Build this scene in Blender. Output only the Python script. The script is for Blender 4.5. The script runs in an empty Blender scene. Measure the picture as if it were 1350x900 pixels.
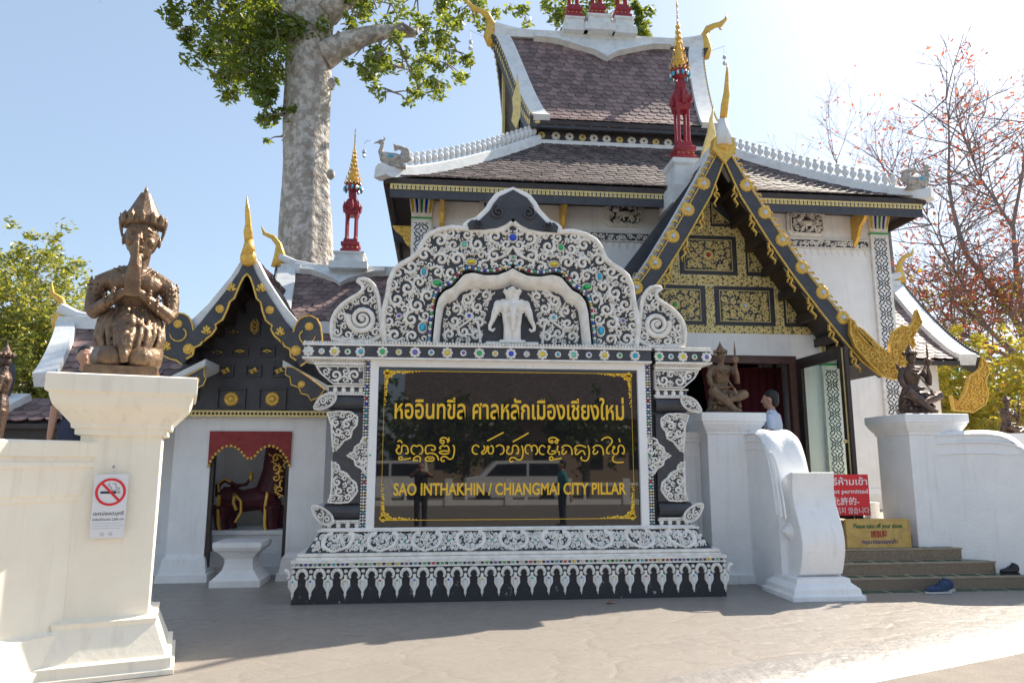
import bpy, bmesh, math, random
import numpy as np
from mathutils import Vector as V, Matrix as M
from mathutils.geometry import tessellate_polygon
R = math.radians; PI = math.pi
sc = bpy.context.scene; COL = sc.collection
# ---------------- camera, sky, sun, exposure ----------------
YAW, PITCH, FPX = R(6), R(9.5), 950.0
cd = bpy.data.cameras.new('camera'); cam = bpy.data.objects.new('camera', cd); COL.objects.link(cam)
cam.location = (0, 0, 1.6); cam.rotation_euler = (R(90)+PITCH, 0, -YAW)
cd.sensor_width = 36; cd.lens = 36*FPX/1350; cd.clip_start = .05; cd.clip_end = 3000
sc.camera = cam
SUN_EL, SUN_AZ = R(44), R(57)
w = bpy.data.worlds.new('World'); sc.world = w; w.use_nodes = True
nt = w.node_tree; bg = nt.nodes['Background']; sky = nt.nodes.new('ShaderNodeTexSky')
sky.sky_type = 'NISHITA'; sky.sun_disc = False; sky.sun_elevation = SUN_EL; sky.sun_rotation = SUN_AZ
sky.air_density = 1.0; sky.dust_density = 1.6; sky.ozone_density = 1.0
vm = nt.nodes.new('ShaderNodeMix'); vm.data_type = 'RGBA'; vm.inputs[0].default_value = .6; vm.inputs[7].default_value = (1.4, 1.78, 2.2, 1)
nt.links.new(sky.outputs[0], vm.inputs[6]); nt.links.new(vm.outputs[2], bg.inputs[0]); bg.inputs[1].default_value = 0.125
sd = bpy.data.lights.new('sun', 'SUN'); sd.energy = 3.9; sd.angle = R(.6); sd.color = (1, .91, .77)
so = bpy.data.objects.new('sun', sd); COL.objects.link(so)
sv = V((math.sin(SUN_AZ)*math.cos(SUN_EL), math.cos(SUN_AZ)*math.cos(SUN_EL), math.sin(SUN_EL)))
so.rotation_euler = sv.to_track_quat('Z', 'Y').to_euler()
sc.view_settings.view_transform = 'Standard'; sc.view_settings.look = 'None'
sc.view_settings.exposure = 1.32; sc.view_settings.gamma = 1
# ---------------- survey helpers: a sight line through the photograph met with a real plane ----------------
_f = V((math.sin(YAW)*math.cos(PITCH), math.cos(YAW)*math.cos(PITCH), math.sin(PITCH)))
_r = V((math.cos(YAW), -math.sin(YAW), 0)); _u = _r.cross(_f); C0 = V((0, 0, 1.6))
def W(x, y, Y):
    d = _f + _r*((x-675)/FPX) + _u*((450-y)/FPX); return C0 + d*(Y/d.y)
def XZ(x, y, Y): p = W(x, y, Y); return (p.x, p.z)
# ---------------- materials ----------------
MATS = {}
def mat(name, col, rough=.6, metal=0, col2=None, nscale=4, namt=(.35, .7), bump=0, bscale=30, isl=0, spec=.5, distort=0, detail=5, bdist=.02):
    m = bpy.data.materials.new(name); m.use_nodes = True; t = m.node_tree; b = t.nodes['Principled BSDF']
    b.inputs['Base Color'].default_value = (*col, 1); b.inputs['Roughness'].default_value = rough
    b.inputs['Metallic'].default_value = metal; b.inputs['Specular IOR Level'].default_value = spec
    tc = t.nodes.new('ShaderNodeTexCoord'); src = None
    if col2:
        n = t.nodes.new('ShaderNodeTexNoise'); n.inputs['Scale'].default_value = nscale; n.inputs['Detail'].default_value = detail
        n.inputs['Roughness'].default_value = .65; n.inputs['Distortion'].default_value = distort
        t.links.new(tc.outputs['Object'], n.inputs['Vector'])
        r = t.nodes.new('ShaderNodeMapRange'); r.inputs[1].default_value = namt[0]; r.inputs[2].default_value = namt[1]
        t.links.new(n.outputs[0], r.inputs[0])
        mx = t.nodes.new('ShaderNodeMix'); mx.data_type = 'RGBA'
        mx.inputs[6].default_value = (*col, 1); mx.inputs[7].default_value = (*col2, 1)
        t.links.new(r.outputs[0], mx.inputs[0]); src = mx.outputs[2]
    if isl:
        g = t.nodes.new('ShaderNodeNewGeometry'); oi = t.nodes.new('ShaderNodeObjectInfo')
        a = t.nodes.new('ShaderNodeMath'); a.operation = 'ADD'
        t.links.new(g.outputs['Random Per Island'], a.inputs[0]); t.links.new(oi.outputs['Random'], a.inputs[1])
        fr = t.nodes.new('ShaderNodeMath'); fr.operation = 'FRACT'; t.links.new(a.outputs[0], fr.inputs[0])
        mr = t.nodes.new('ShaderNodeMapRange'); mr.inputs[3].default_value = 1-isl; mr.inputs[4].default_value = 1+isl
        t.links.new(fr.outputs[0], mr.inputs[0])
        hv = t.nodes.new('ShaderNodeHueSaturation'); t.links.new(mr.outputs[0], hv.inputs['Value'])
        if src: t.links.new(src, hv.inputs['Color'])
        else: hv.inputs['Color'].default_value = (*col, 1)
        src = hv.outputs[0]
    if src: t.links.new(src, b.inputs['Base Color'])
    if bump:
        n = t.nodes.new('ShaderNodeTexNoise'); n.inputs['Scale'].default_value = bscale; n.inputs['Detail'].default_value = 6
        t.links.new(tc.outputs['Object'], n.inputs['Vector'])
        bp = t.nodes.new('ShaderNodeBump'); bp.inputs['Strength'].default_value = bump; bp.inputs['Distance'].default_value = bdist
        t.links.new(n.outputs[0], bp.inputs['Height']); t.links.new(bp.outputs[0], b.inputs['Normal'])
    MATS[name] = m; return m
def streak(m, dark, zlo, zhi, amt=.5, sx=14, sz=.8):
    """weather stains: vertical drips of grime, in object space"""
    t = m.node_tree; b = t.nodes['Principled BSDF']; old = b.inputs['Base Color'].links
    tc = t.nodes.new('ShaderNodeTexCoord'); mp = t.nodes.new('ShaderNodeMapping'); mp.inputs['Scale'].default_value = (sx, sx, sz)
    n = t.nodes.new('ShaderNodeTexNoise'); n.inputs['Scale'].default_value = 1; n.inputs['Detail'].default_value = 6
    t.links.new(tc.outputs['Object'], mp.inputs[0]); t.links.new(mp.outputs[0], n.inputs['Vector'])
    r = t.nodes.new('ShaderNodeMapRange'); r.inputs[1].default_value = zlo; r.inputs[2].default_value = zhi; r.inputs[4].default_value = amt
    t.links.new(n.outputs[0], r.inputs[0])
    mx = t.nodes.new('ShaderNodeMix'); mx.data_type = 'RGBA'; mx.inputs[7].default_value = (*dark, 1)
    if old: t.links.new(old[0].from_socket, mx.inputs[6])
    else: mx.inputs[6].default_value = b.inputs['Base Color'].default_value
    t.links.new(r.outputs[0], mx.inputs[0]); t.links.new(mx.outputs[2], b.inputs['Base Color'])
white = mat('white_plaster', (.91, .90, .89), .6, col2=(.82, .81, .80), nscale=2.2, bump=.3, bscale=28); streak(white, (.50, .48, .44), .56, .85, .34)
cream = mat('cream_plaster', (.93, .86, .72), .65, col2=(.86, .78, .64), nscale=2, bump=.12, bscale=22); streak(cream, (.5, .44, .36), .55, .85, .40)
wlight = mat('white_roof_mortar', (.74, .75, .75), .6, col2=(.52, .54, .54), nscale=5, namt=(.45, .8), bump=.2, bscale=40)
stucco = mat('carved_white_stucco', (.88, .85, .80), .6, col2=(.62, .57, .50), nscale=9, namt=(.42, .8), bump=.15, bscale=80)
blackp = mat('black_paint', (.04, .04, .048), .45, col2=(.065, .065, .075), nscale=6, bump=.08, bscale=60)
blackbase = mat('worn_black_plinth', (.02, .02, .026), .55, col2=(.42, .42, .45), nscale=17, namt=(.63, .72), bump=.15, bscale=50, detail=8)
gold = mat('gold_leaf', (.86, .56, .12), .34, .35, col2=(.55, .30, .05), nscale=25, bump=.25, bscale=60)
goldsten = mat('gilt_stencil_work', (.86, .71, .32), .42, .08, col2=(.03, .025, .02), nscale=17, namt=(.54, .58), detail=1.5, distort=2.2)
goldflat = mat('gold_paint', (.84, .68, .30), .42, .12, col2=(.66, .50, .18), nscale=14, bump=.1)
yellow = mat('yellow_gilt_lettering', (.88, .53, .03), .4, .1)
tile = mat('clay_roof_tile', (.15, .092, .088), .6, col2=(.25, .175, .165), nscale=3, bump=.3, bscale=50, isl=.38)
tiledark = mat('weathered_flat_tile', (.075, .055, .055), .6, col2=(.25, .19, .165), nscale=6, namt=(.45, .8), bump=.3, bscale=50, isl=.45)
bronze = mat('brown_bronze', (.13, .08, .055), .42, .4, col2=(.28, .18, .10), nscale=7, bump=.4, bscale=38)
bronzed = mat('dark_bronze', (.07, .05, .045), .4, .5, col2=(.20, .12, .08), nscale=8, bump=.6, bscale=40)
stone = mat('weathered_stone', (.46, .43, .40), .8, col2=(.20, .18, .16), nscale=16, namt=(.45, .65), bump=.5)
red = mat('red_lacquer', (.34, .02, .035), .38, col2=(.20, .012, .02), nscale=14, bump=.15)
maroon = mat('maroon_paint', (.10, .012, .02), .5, col2=(.05, .008, .012), nscale=6, bump=.2)
redband = mat('red_valance_cloth', (.33, .05, .05), .8, col2=(.22, .03, .03), nscale=10)
darkwood = mat('dark_wood', (.028, .020, .018), .5, col2=(.06, .04, .034), nscale=7, bump=.2)
brownwood = mat('brown_door_wood', (.12, .055, .045), .5, col2=(.07, .03, .025), nscale=8, bump=.2)
silver = mat('silver_tin', (.55, .56, .58), .35, .7)
greentrim = mat('green_trim', (.03, .35, .10), .3, spec=.6)
GEM = [mat('glass_'+n, c, .12, .25, spec=.8) for n, c in (('blue', (.02, .06, .55)), ('green', (.02, .42, .10)), ('yellow', (.75, .55, .03)), ('cyan', (.03, .38, .55)), ('red', (.55, .02, .03)), ('mint', (.15, .55, .38)), ('violet', (.16, .12, .45)), ('clear', (.65, .68, .70)))]
skin = mat('skin', (.50, .27, .18), .5); hair = mat('black_hair', (.015, .012, .012), .5)
glass = mat('door_glass', (.8, .95, .9), .03); glass.node_tree.nodes['Principled BSDF'].inputs['Transmission Weight'].default_value = 1; glass.node_tree.nodes['Principled BSDF'].inputs['IOR'].default_value = 1.05
board = mat('polished_black_granite', (.012, .012, .014), .02, spec=.9)
# ---------------- object helpers ----------------
OFF = {}
def tag(o, label=None, cat=None, group=None, kind=None):
    if label: o['label'] = label
    if cat: o['category'] = cat
    if group: o['group'] = group
    if kind: o['kind'] = kind
    return o
def thing(name, label, cat, loc=(0, 0, 0), group=None):
    o = bpy.data.objects.new(name, None); COL.objects.link(o); o.location = loc; o.empty_display_size = .2
    OFF[o.name] = V(loc); return tag(o, label, cat, group)
def link(name, me, parent=None, mtx=None):
    o = bpy.data.objects.new(name, me); COL.objects.link(o)
    off = OFF[parent.name] if parent else V((0, 0, 0))
    if parent: o.parent = parent
    OFF[o.name] = off.copy()
    if mtx is not None: o.matrix_basis = M.Translation(-off) @ mtx
    return o
def copy_tree(o, parent=None):
    c = o.copy(); COL.objects.link(c); OFF[c.name] = OFF.get(o.name, V((0, 0, 0))).copy()
    if parent: c.parent = parent
    for ch in list(o.children): copy_tree(ch, c)
    return c
class MB:
    def __init__(s, m=0): s.v = []; s.f = []; s.mi = []; s.m = m; s.T = None
    def add(s, vs, fs):
        n = len(s.v); s.v += [tuple(s.T(V(p))) if s.T else tuple(p) for p in vs]
        s.f += [tuple(i+n for i in f) for f in fs]; s.mi += [s.m]*len(fs); return s
    def box(s, x0, x1, y0, y1, z0, z1):
        return s.add([(x0, y0, z0), (x1, y0, z0), (x1, y1, z0), (x0, y1, z0), (x0, y0, z1), (x1, y0, z1), (x1, y1, z1), (x0, y1, z1)],
                     [(0, 3, 2, 1), (4, 5, 6, 7), (0, 1, 5, 4), (1, 2, 6, 5), (2, 3, 7, 6), (3, 0, 4, 7)])
    def prism(s, poly, mp, w0, w1):
        n = len(poly); a = [mp(u, v, w0) for u, v in poly]; b = [mp(u, v, w1) for u, v in poly]
        tr = tessellate_polygon([[V((u, v, 0)) for u, v in poly]])
        fs = [tuple(t) for t in tr] + [tuple(n+i for i in reversed(t)) for t in tr]
        fs += [(i, (i+1) % n, n+(i+1) % n, n+i) for i in range(n)]
        return s.add(a+b, fs)
    def tube(s, pts, rad, n=6, flat=1.0, ref=None):
        pts = [V(p) for p in pts]; k = len(pts)
        if not hasattr(rad, '__len__'): rad = [rad]*k
        vs = []; fs = []; ref = V(ref) if ref else V((0, 1, 0)); pr = None
        for i, p in enumerate(pts):
            t = (pts[min(i+1, k-1)]-pts[max(i-1, 0)]).normalized()
            a = (pr if pr is not None else ref); a = a - t*a.dot(t)
            if a.length < 1e-4: a = V((1, 0, 0)) - t*t.x
            a.normalize(); pr = a; b = t.cross(a)
            for j in range(n):
                q = 2*PI*j/n; vs.append(p + a*math.cos(q)*rad[i]*flat + b*math.sin(q)*rad[i])
        for i in range(k-1):
            for j in range(n):
                fs.append((i*n+j, i*n+(j+1) % n, (i+1)*n+(j+1) % n, (i+1)*n+j))
        fs.append(tuple(range(n-1, -1, -1))); fs.append(tuple((k-1)*n+j for j in range(n)))
        return s.add(vs, fs)
    def ell(s, c, r, rot=None, n=10, m=7):
        c = V(c); r = (r, r, r) if not hasattr(r, '__len__') else r; vs = [(0, 0, -1)]; 
        for i in range(1, m):
            a = PI*i/m - PI/2
            for j in range(n): vs.append((math.cos(a)*math.cos(2*PI*j/n), math.cos(a)*math.sin(2*PI*j/n), math.sin(a)))
        vs.append((0, 0, 1)); q = rot if rot else M.Identity(3)
        vs = [c + q @ V((x*r[0], y*r[1], z*r[2])) for x, y, z in vs]; fs = []
        for j in range(n):
            fs.append((0, 1+(j+1) % n, 1+j)); L = 1+(m-2)*n; fs.append((L+j, L+(j+1) % n, len(vs)-1))
            for i in range(m-2):
                A = 1+i*n; fs.append((A+j, A+(j+1) % n, A+n+(j+1) % n, A+n+j))
        return s.add(vs, fs)
    def lathe(s, prof, c=(0, 0, 0), n=12, sq=False, rot=0):
        """prof: (radius, z) from bottom to top; sq: four-sided, radius = half width"""
        c = V(c)
        if sq: n = 4; rot = PI/4; k = math.sqrt(2)
        else: k = 1
        vs = [c+V((math.cos(2*PI*j/n+rot)*r*k, math.sin(2*PI*j/n+rot)*r*k, z)) for r, z in prof for j in range(n)]
        fs = [(i*n+j, i*n+(j+1) % n, (i+1)*n+(j+1) % n, (i+1)*n+j) for i in range(len(prof)-1) for j in range(n)]
        fs += [tuple(range(n-1, -1, -1)), tuple((len(prof)-1)*n+j for j in range(n))]
        return s.add(vs, fs)
    def molded(s, x0, x1, y0, y1, prof):
        """stack of rectangles: prof = (z, outset)"""
        vs = []
        for z, o in prof: vs += [(x0-o, y0-o, z), (x1+o, y0-o, z), (x1+o, y1+o, z), (x0-o, y1+o, z)]
        k = len(prof); fs = [(i*4+j, i*4+(j+1) % 4, (i+1)*4+(j+1) % 4, (i+1)*4+j) for i in range(k-1) for j in range(4)]
        return s.add(vs, fs+[(3, 2, 1, 0), tuple(k*4-4+j for j in range(4))])
    def ribbon(s, pts, wd, mp, h=.012, w0=0, closed=False, top=.68):
        k = len(pts); pts = [V((p[0], p[1])) for p in pts]
        if not hasattr(wd, '__len__'): wd = [wd]*k
        vs = []; fs = []
        for i, p in enumerate(pts):
            if closed: t = pts[(i+1) % k]-pts[i-1]
            else: t = pts[min(i+1, k-1)]-pts[max(i-1, 0)]
            if t.length < 1e-9: t = V((1, 0))
            t.normalize(); nn = V((-t.y, t.x)); a = wd[i]/2
            for q, ww in ((a, w0), (a*top, w0+h), (-a*top, w0+h), (-a, w0)):
                z = p+nn*q; vs.append(mp(z.x, z.y, ww))
        for i in range(k if closed else k-1):
            j = (i+1) % k
            for e in range(3): fs.append((i*4+e, i*4+e+1, j*4+e+1, j*4+e))
        return s.add(vs, fs)
    def disc(s, c, r, mp, h=.012, w0=0, n=8, ry=None):
        ry = ry or r; vs = [mp(c[0]+math.cos(2*PI*j/n)*r, c[1]+math.sin(2*PI*j/n)*ry, w0) for j in range(n)]
        vs += [mp(c[0]+math.cos(2*PI*j/n)*r*.6, c[1]+math.sin(2*PI*j/n)*ry*.6, w0+h) for j in range(n)]
        return s.add(vs, [(j, (j+1) % n, n+(j+1) % n, n+j) for j in range(n)]+[tuple(n+j for j in range(n))])
    def build(s, name, mats, parent=None, smooth=False, stuff=False, bevel=0):
        mats = mats if isinstance(mats, (list, tuple)) else [mats]
        off = OFF[parent.name] if parent else V((0, 0, 0))
        me = bpy.data.meshes.new(name); me.from_pydata([(x-off.x, y-off.y, z-off.z) for x, y, z in s.v], [], s.f)
        for m in mats: me.materials.append(m)
        me.polygons.foreach_set('material_index', s.mi); me.polygons.foreach_set('use_smooth', [smooth]*len(s.f))
        bm = bmesh.new(); bm.from_mesh(me); bmesh.ops.recalc_face_normals(bm, faces=bm.faces)
        bm.to_mesh(me); bm.free(); me.update()
        o = bpy.data.objects.new(name, me); COL.objects.link(o); OFF[o.name] = off.copy()
        if parent: o.parent = parent
        if stuff: o['kind'] = 'stuff'
        if bevel:
            b = o.modifiers.new('bevel', 'BEVEL'); b.width = bevel; b.segments = 2; b.limit_method = 'ANGLE'; b.angle_limit = R(40)
        return o
def baked(o):
    dg = bpy.context.evaluated_depsgraph_get(); me = bpy.data.meshes.new_from_object(o.evaluated_get(dg)); old = o.data
    o.modifiers.clear(); o.data = me; return o
def blob(mb, name, mats, parent, voxel=.012, smooth=2, T=None):
    """fuses overlapping volumes into one continuous skin"""
    o = mb.build(name, mats, parent); m = o.modifiers.new('r', 'REMESH'); m.mode = 'VOXEL'; m.voxel_size = voxel; m.use_smooth_shade = True
    if smooth: q = o.modifiers.new('s', 'SMOOTH'); q.iterations = smooth; q.factor = .5
    return baked(o)
def front(Y): return lambda u, v, w: (u, Y-w, v)
def mirror_x(pts, c): return [(2*c-x, z) for x, z in pts]
def smoothpoly(pts, it=2, closed=True):
    for _ in range(it):
        q = []; n = len(pts)
        for i in range(n if closed else n-1):
            a, b = pts[i], pts[(i+1) % n]
            q += [(a[0]*.75+b[0]*.25, a[1]*.75+b[1]*.25), (a[0]*.25+b[0]*.75, a[1]*.25+b[1]*.75)]
        if not closed: q = [pts[0]]+q+[pts[-1]]
        pts = q
    return pts
def spiral(mb, c, r, a0, d, mp, h, turns=1.15, fat=.34, bulb=True, n=15):
    pts = []; wd = []
    for i in range(n):
        t = i/(n-1); rad = r*(.92-.70*t**.85); a = a0+d*t*turns*2*PI
        pts.append((c[0]+rad*math.cos(a), c[1]+rad*math.sin(a))); wd.append(r*fat*(1-.35*t)*min(1, .25+t*5))
    mb.ribbon(pts, wd, mp, h)
    if bulb: mb.disc(pts[-1], r*.24, mp, h*1.3, n=6)
def pack(poly, rmax, rmin, seed, holes=(), levels=7, tries=700, cx=None, pad=.9):
    rng = np.random.default_rng(seed); P = np.array(poly); A = P; B = np.roll(P, -1, 0)
    lo, hi = P.min(0), P.max(0); circ = [tuple(h) for h in holes]; n0 = len(circ)
    for k in range(levels):
        r = rmax*(rmin/rmax)**(k/(levels-1)); N = int(tries*(1+k*2.6)); q = lo+(hi-lo)*rng.random((N, 2))
        ins = np.zeros(N, bool); dm = np.full(N, 1e9)
        for a, b in zip(A, B):
            cond = (a[1] > q[:, 1]) != (b[1] > q[:, 1])
            with np.errstate(all='ignore'): xi = (b[0]-a[0])*(q[:, 1]-a[1])/(b[1]-a[1])+a[0]
            ins ^= cond & (q[:, 0] < xi)
            ab = b-a; L = (ab@ab) or 1e-9; t = np.clip(((q-a)@ab)/L, 0, 1); dm = np.minimum(dm, np.hypot(*(q-(a+t[:, None]*ab)).T))
        ok = ins & (dm > r*pad)
        for x, z in q[ok]:
            if cx is not None and x > cx-r*pad: continue
            if all((x-u)**2+(z-v)**2 > (r+s)**2*.80 for u, v, s in circ): circ.append((x, z, r))
    return circ[n0:]
def scrollfill(mb, poly, mp, rmax, rmin, h, seed, holes=(), cx=None, levels=7, tries=700, fat=.36, border=0, leaf=.6):
    rng = random.Random(seed)
    for x, z, r in pack(poly, rmax, rmin, seed, holes, levels, tries, cx):
        a = rng.random()*2*PI; d = rng.choice((-1, 1)); hh = h*(.75+.4*rng.random()); lf = rng.random() < leaf
        for sgn in ((1, -1) if cx is not None else (1,)):
            X = x if sgn == 1 else 2*cx-x; aa = a if sgn == 1 else PI-a
            if r > rmin*1.5:
                spiral(mb, (X, z), r, aa, d*sgn, mp, hh, fat=fat*1.18)
                if lf:
                    for q in (.4, 1.1, 1.8, 2.5, 3.2):
                        b = aa+d*sgn*q; p0 = (X+r*.75*math.cos(b), z+r*.75*math.sin(b)); b2 = b+d*sgn*.35
                        p1 = (X+r*1.12*math.cos(b2), z+r*1.12*math.sin(b2)); mb.ribbon([p0, ((p0[0]+p1[0])/2, (p0[1]+p1[1])/2), p1], [r*.42, r*.38, r*.06], mp, hh*.9)
            else:
                pts = [(X+r*.9*math.cos(aa+d*sgn*q), z+r*.9*math.sin(aa+d*sgn*q)) for q in (0, .9, 1.8, 2.7)]
                mb.ribbon(pts, [r*.2, r*.6, r*.75, r*.5], mp, hh)
    if border: mb.ribbon(poly, border, mp, h*1.1, closed=True)
    return mb
def rosette(mb, c, r, mp, n=8, h=.02, m=0, mc=None, rc=.36):
    mb.m = m
    for j in range(n):
        a = 2*PI*j/n; mb.disc((c[0]+math.cos(a)*r*.68, c[1]+math.sin(a)*r*.68), r*.34, mp, h*.8, n=6)
    mb.disc(c, r*.72, mp, h, n=10)
    if mc is not None: mb.m = mc; mb.disc(c, r*rc, mp, h*.8, w0=h*.8, n=8); mb.m = m
    return mb
def text(s, x0, x1, z0, z1, y, m, parent, name='lettering', off=0.0, shear=0, depth=.004, label=None):
    c = bpy.data.curves.new(name, 'FONT'); c.body = s; c.size = 1; c.offset = off; c.extrude = .01; c.shear = shear; c.resolution_u = 3
    o = bpy.data.objects.new(name+'_tmp', c); COL.objects.link(o)
    me = bpy.data.meshes.new_from_object(o.evaluated_get(bpy.context.evaluated_depsgraph_get()))
    bpy.data.objects.remove(o); bpy.data.curves.remove(c)
    co = np.array([v.co[:] for v in me.vertices]); lo, hi = co.min(0), co.max(0); sx = (x1-x0)/(hi[0]-lo[0]); sz = (z1-z0)/(hi[1]-lo[1])
    poff = OFF[parent.name] if parent else V((0, 0, 0))
    for v in me.vertices:
        v.co = (x0+(v.co.x-lo[0])*sx-poff.x, y-(v.co.z-lo[2])/.02*depth-poff.y, z0+(v.co.y-lo[1])*sz-poff.z)
    me.materials.clear(); me.materials.append(m)
    bm = bmesh.new(); bm.from_mesh(me); bmesh.ops.recalc_face_normals(bm, faces=bm.faces); bm.to_mesh(me); bm.free()
    q = link(name, me, parent)
    if label: q['label'] = label
    return q
# roofs: profile = [(y, z)] from ridge to eave, tiles laid in courses
def resample(prof, n):
    P = [V(p) for p in prof]; L = [0]
    for a, b in zip(P, P[1:]): L.append(L[-1]+(b-a).length)
    out = []
    for i in range(n+1):
        s = L[-1]*i/n; k = max(j for j in range(len(L)-1) if L[j] <= s+1e-9); t = (s-L[k])/(L[k+1]-L[k]); out.append(P[k].lerp(P[k+1], t))
    return out, L[-1]
def curve_prof(y0, z0, y1, z1, sag=.25, n=14, p=1.5):
    """ridge (y0,z0) to eave (y1,z1), steeper at the ridge"""
    return [(y0+(y1-y0)*t, z1+(z0-z1)*(1-t)**p) for t in [i/n for i in range(n+1)]]
def tile_mesh(wd, ln, th=.018, pointed=False):
    a = wd*.485
    o = [(-a, 0), (a, 0), (a, ln*.72), (a*.62, ln*.93), (0, ln), (-a*.62, ln*.93), (-a, ln*.72)]
    z = lambda d: th*(.35+.9*d/ln)
    top = [(x, d, z(d)) for x, d in o]; bot = [(x, d, z(d)-th) for x, d in o[2:]]
    fs = [tuple(range(7))] + [(2+i, 3+i, 8+i, 7+i) for i in range(4)] + [(1, 2, 7), (0, 11, 6)]
    return top+bot, fs
_tm = {}
def tiled(prof, xr, rows, tw, T, parent, mt=None, nobj=0, name='roof_tile', seed=0, over=1.55, zs=1):
    """xr(v)->(x0,x1); T maps (x,y,z) local to world; nobj nearest tiles become objects of their own"""
    mt = mt or tile; rng = random.Random(seed); P, L = resample(prof, rows); rh = L/rows; key = (round(tw, 3), round(rh, 3), mt.name)
    tv, tf = tile_mesh(tw, rh*over)
    if key not in _tm:
        me = bpy.data.meshes.new('roof_tile'); me.from_pydata(tv, [], tf); me.materials.append(mt); _tm[key] = me
    mats = []
    for i in range(rows):
        a, b = P[i], P[i+1]; t = (b-a).normalized(); v = (i+.5)/rows; x0, x1 = xr(v); n = max(1, int(round((x1-x0)/tw)))
        s = a - t*rh*(over-1)
        for k in range(n + (i % 2)):
            x = x0 + (k+.5*(1-i % 2))*(x1-x0)/n
            if i % 2 and (k == 0 or k == n): x += (.25 if k == 0 else -.25)*tw
            tv3 = V((0, t.x, t.y)); nv = V((1, 0, 0)).cross(tv3); nv = nv if nv.z > 0 else -nv
            ax = tv3.cross(nv)
            j = rng.uniform(-.012, .012); e = M(((ax.x, tv3.x, nv.x, x+rng.uniform(-.004, .004)), (ax.y, tv3.y, nv.y, s.x), (ax.z, tv3.z, nv.z, s.y+.004), (0, 0, 0, 1)))
            e = e @ M.Rotation(rng.uniform(-.03, .03), 4, 'Z') @ M.Translation((0, j, rng.uniform(0, .006)))
            mats.append(T @ e)
    mats.reverse()
    off = OFF[parent.name]
    for e in mats[:nobj]:
        o = bpy.data.objects.new(name, _tm[key]); COL.objects.link(o); o.parent = parent; o.matrix_basis = M.Translation(-off) @ e
    if len(mats) > nobj:
        mb = MB()
        for e in mats[nobj:]: mb.add([e @ V(p) for p in tv], tf)
        mb.build('roof_tiles', mt, parent, stuff=True)
def sheet(prof, xr, T, th=.06, drop=.03):
    mb = MB(); n = len(prof)-1; vs = []
    for i, (y, z) in enumerate(prof):
        x0, x1 = xr(i/n)
        for dz in (-drop, -drop-th): vs += [T @ V((x0, y, z+dz)), T @ V((x1, y, z+dz))]
    fs = []
    for i in range(n):
        a = i*4; b = a+4; fs += [(a, a+1, b+1, b), (a+2, b+2, b+3, a+3), (a, b, b+2, a+2), (a+1, a+3, b+3, b+1)]
    fs += [(0, 2, 3, 1), (n*4, n*4+1, n*4+3, n*4+2)]
    return mb.add(vs, fs)
def band(prof, x0f, x1f, T, up=.1, dn=.05, n0=0):
    """a bar that follows the slope: verge, fascia"""
    mb = MB(); n = len(prof)-1; vs = []
    for i, (y, z) in enumerate(prof):
        q = V(prof[min(i+1, n)])-V(prof[max(i-1, 0)]); q.normalize(); nn = V((-q.y, q.x)); nn = nn if nn.y > 0 else -nn
        for x in (x0f(i/n), x1f(i/n)):
            for s_ in (up, -dn): vs.append(T @ V((x, y+nn.x*s_, z+nn.y*s_)))
    fs = []
    for i in range(n):
        a = i*4; b = a+4; fs += [(a, b, b+2, a+2), (a+1, a+3, b+3, b+1), (a, a+1, b+1, b), (a+2, b+2, b+3, a+3)]
    fs += [(0, 2, 3, 1), (n*4, n*4+1, n*4+3, n*4+2)]
    return mb.add(vs, fs)
I4 = M.Identity(4)
def mstretch(pts): return [V(p) for p in pts]
def interp(poly, t):
    """point at fraction t along polyline (2D or 3D)"""
    P = [V(p) for p in poly]; L = [0]
    for a, b in zip(P, P[1:]): L.append(L[-1]+(b-a).length)
    s = L[-1]*t; k = max(j for j in range(len(L)-1) if L[j] <= s+1e-9); k = min(k, len(P)-2)
    return P[k].lerp(P[k+1], (s-L[k])/max(1e-9, L[k+1]-L[k]))
# ================= ground =================
grd = bpy.data.materials.new('stamped_concrete'); grd.use_nodes = True; t = grd.node_tree; b = t.nodes['Principled BSDF']
tc = t.nodes.new('ShaderNodeTexCoord')
def N(ty, **k):
    n = t.nodes.new(ty)
    for a, v in k.items(): n.inputs[a].default_value = v
    return n
n1 = N('ShaderNodeTexNoise', Scale=.9, Detail=6.0, Roughness=.6); n2 = N('ShaderNodeTexNoise', Scale=5.0, Detail=8.0, Roughness=.7, Distortion=1.2)
vo = N('ShaderNodeTexVoronoi', Scale=1.1); vo.feature = 'DISTANCE_TO_EDGE'
mp_ = N('ShaderNodeMapping'); mp_.inputs['Scale'].default_value = (1, 1.6, 1)
ws = N('ShaderNodeTexNoise', Scale=1.5, Detail=5.0); ad = t.nodes.new('ShaderNodeVectorMath'); ad.operation = 'MULTIPLY_ADD'; ad.inputs[1].default_value = (.9, .9, .9)
t.links.new(tc.outputs['Object'], mp_.inputs[0]); t.links.new(mp_.outputs[0], ws.inputs['Vector']); t.links.new(ws.outputs['Color'], ad.inputs[0]); t.links.new(mp_.outputs[0], ad.inputs[2])
for n in (n1, n2): t.links.new(mp_.outputs[0], n.inputs['Vector'])
t.links.new(ad.outputs[0], vo.inputs['Vector'])
mx = t.nodes.new('ShaderNodeMix'); mx.data_type = 'RGBA'; mx.inputs[6].default_value = (.25, .222, .195, 1); mx.inputs[7].default_value = (.325, .29, .255, 1); t.links.new(n1.outputs[0], mx.inputs[0])
mr = N('ShaderNodeMapRange'); mr.inputs[1].default_value = .45; mr.inputs[2].default_value = .75; mr.inputs[4].default_value = .5; t.links.new(n2.outputs[0], mr.inputs[0])
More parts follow.
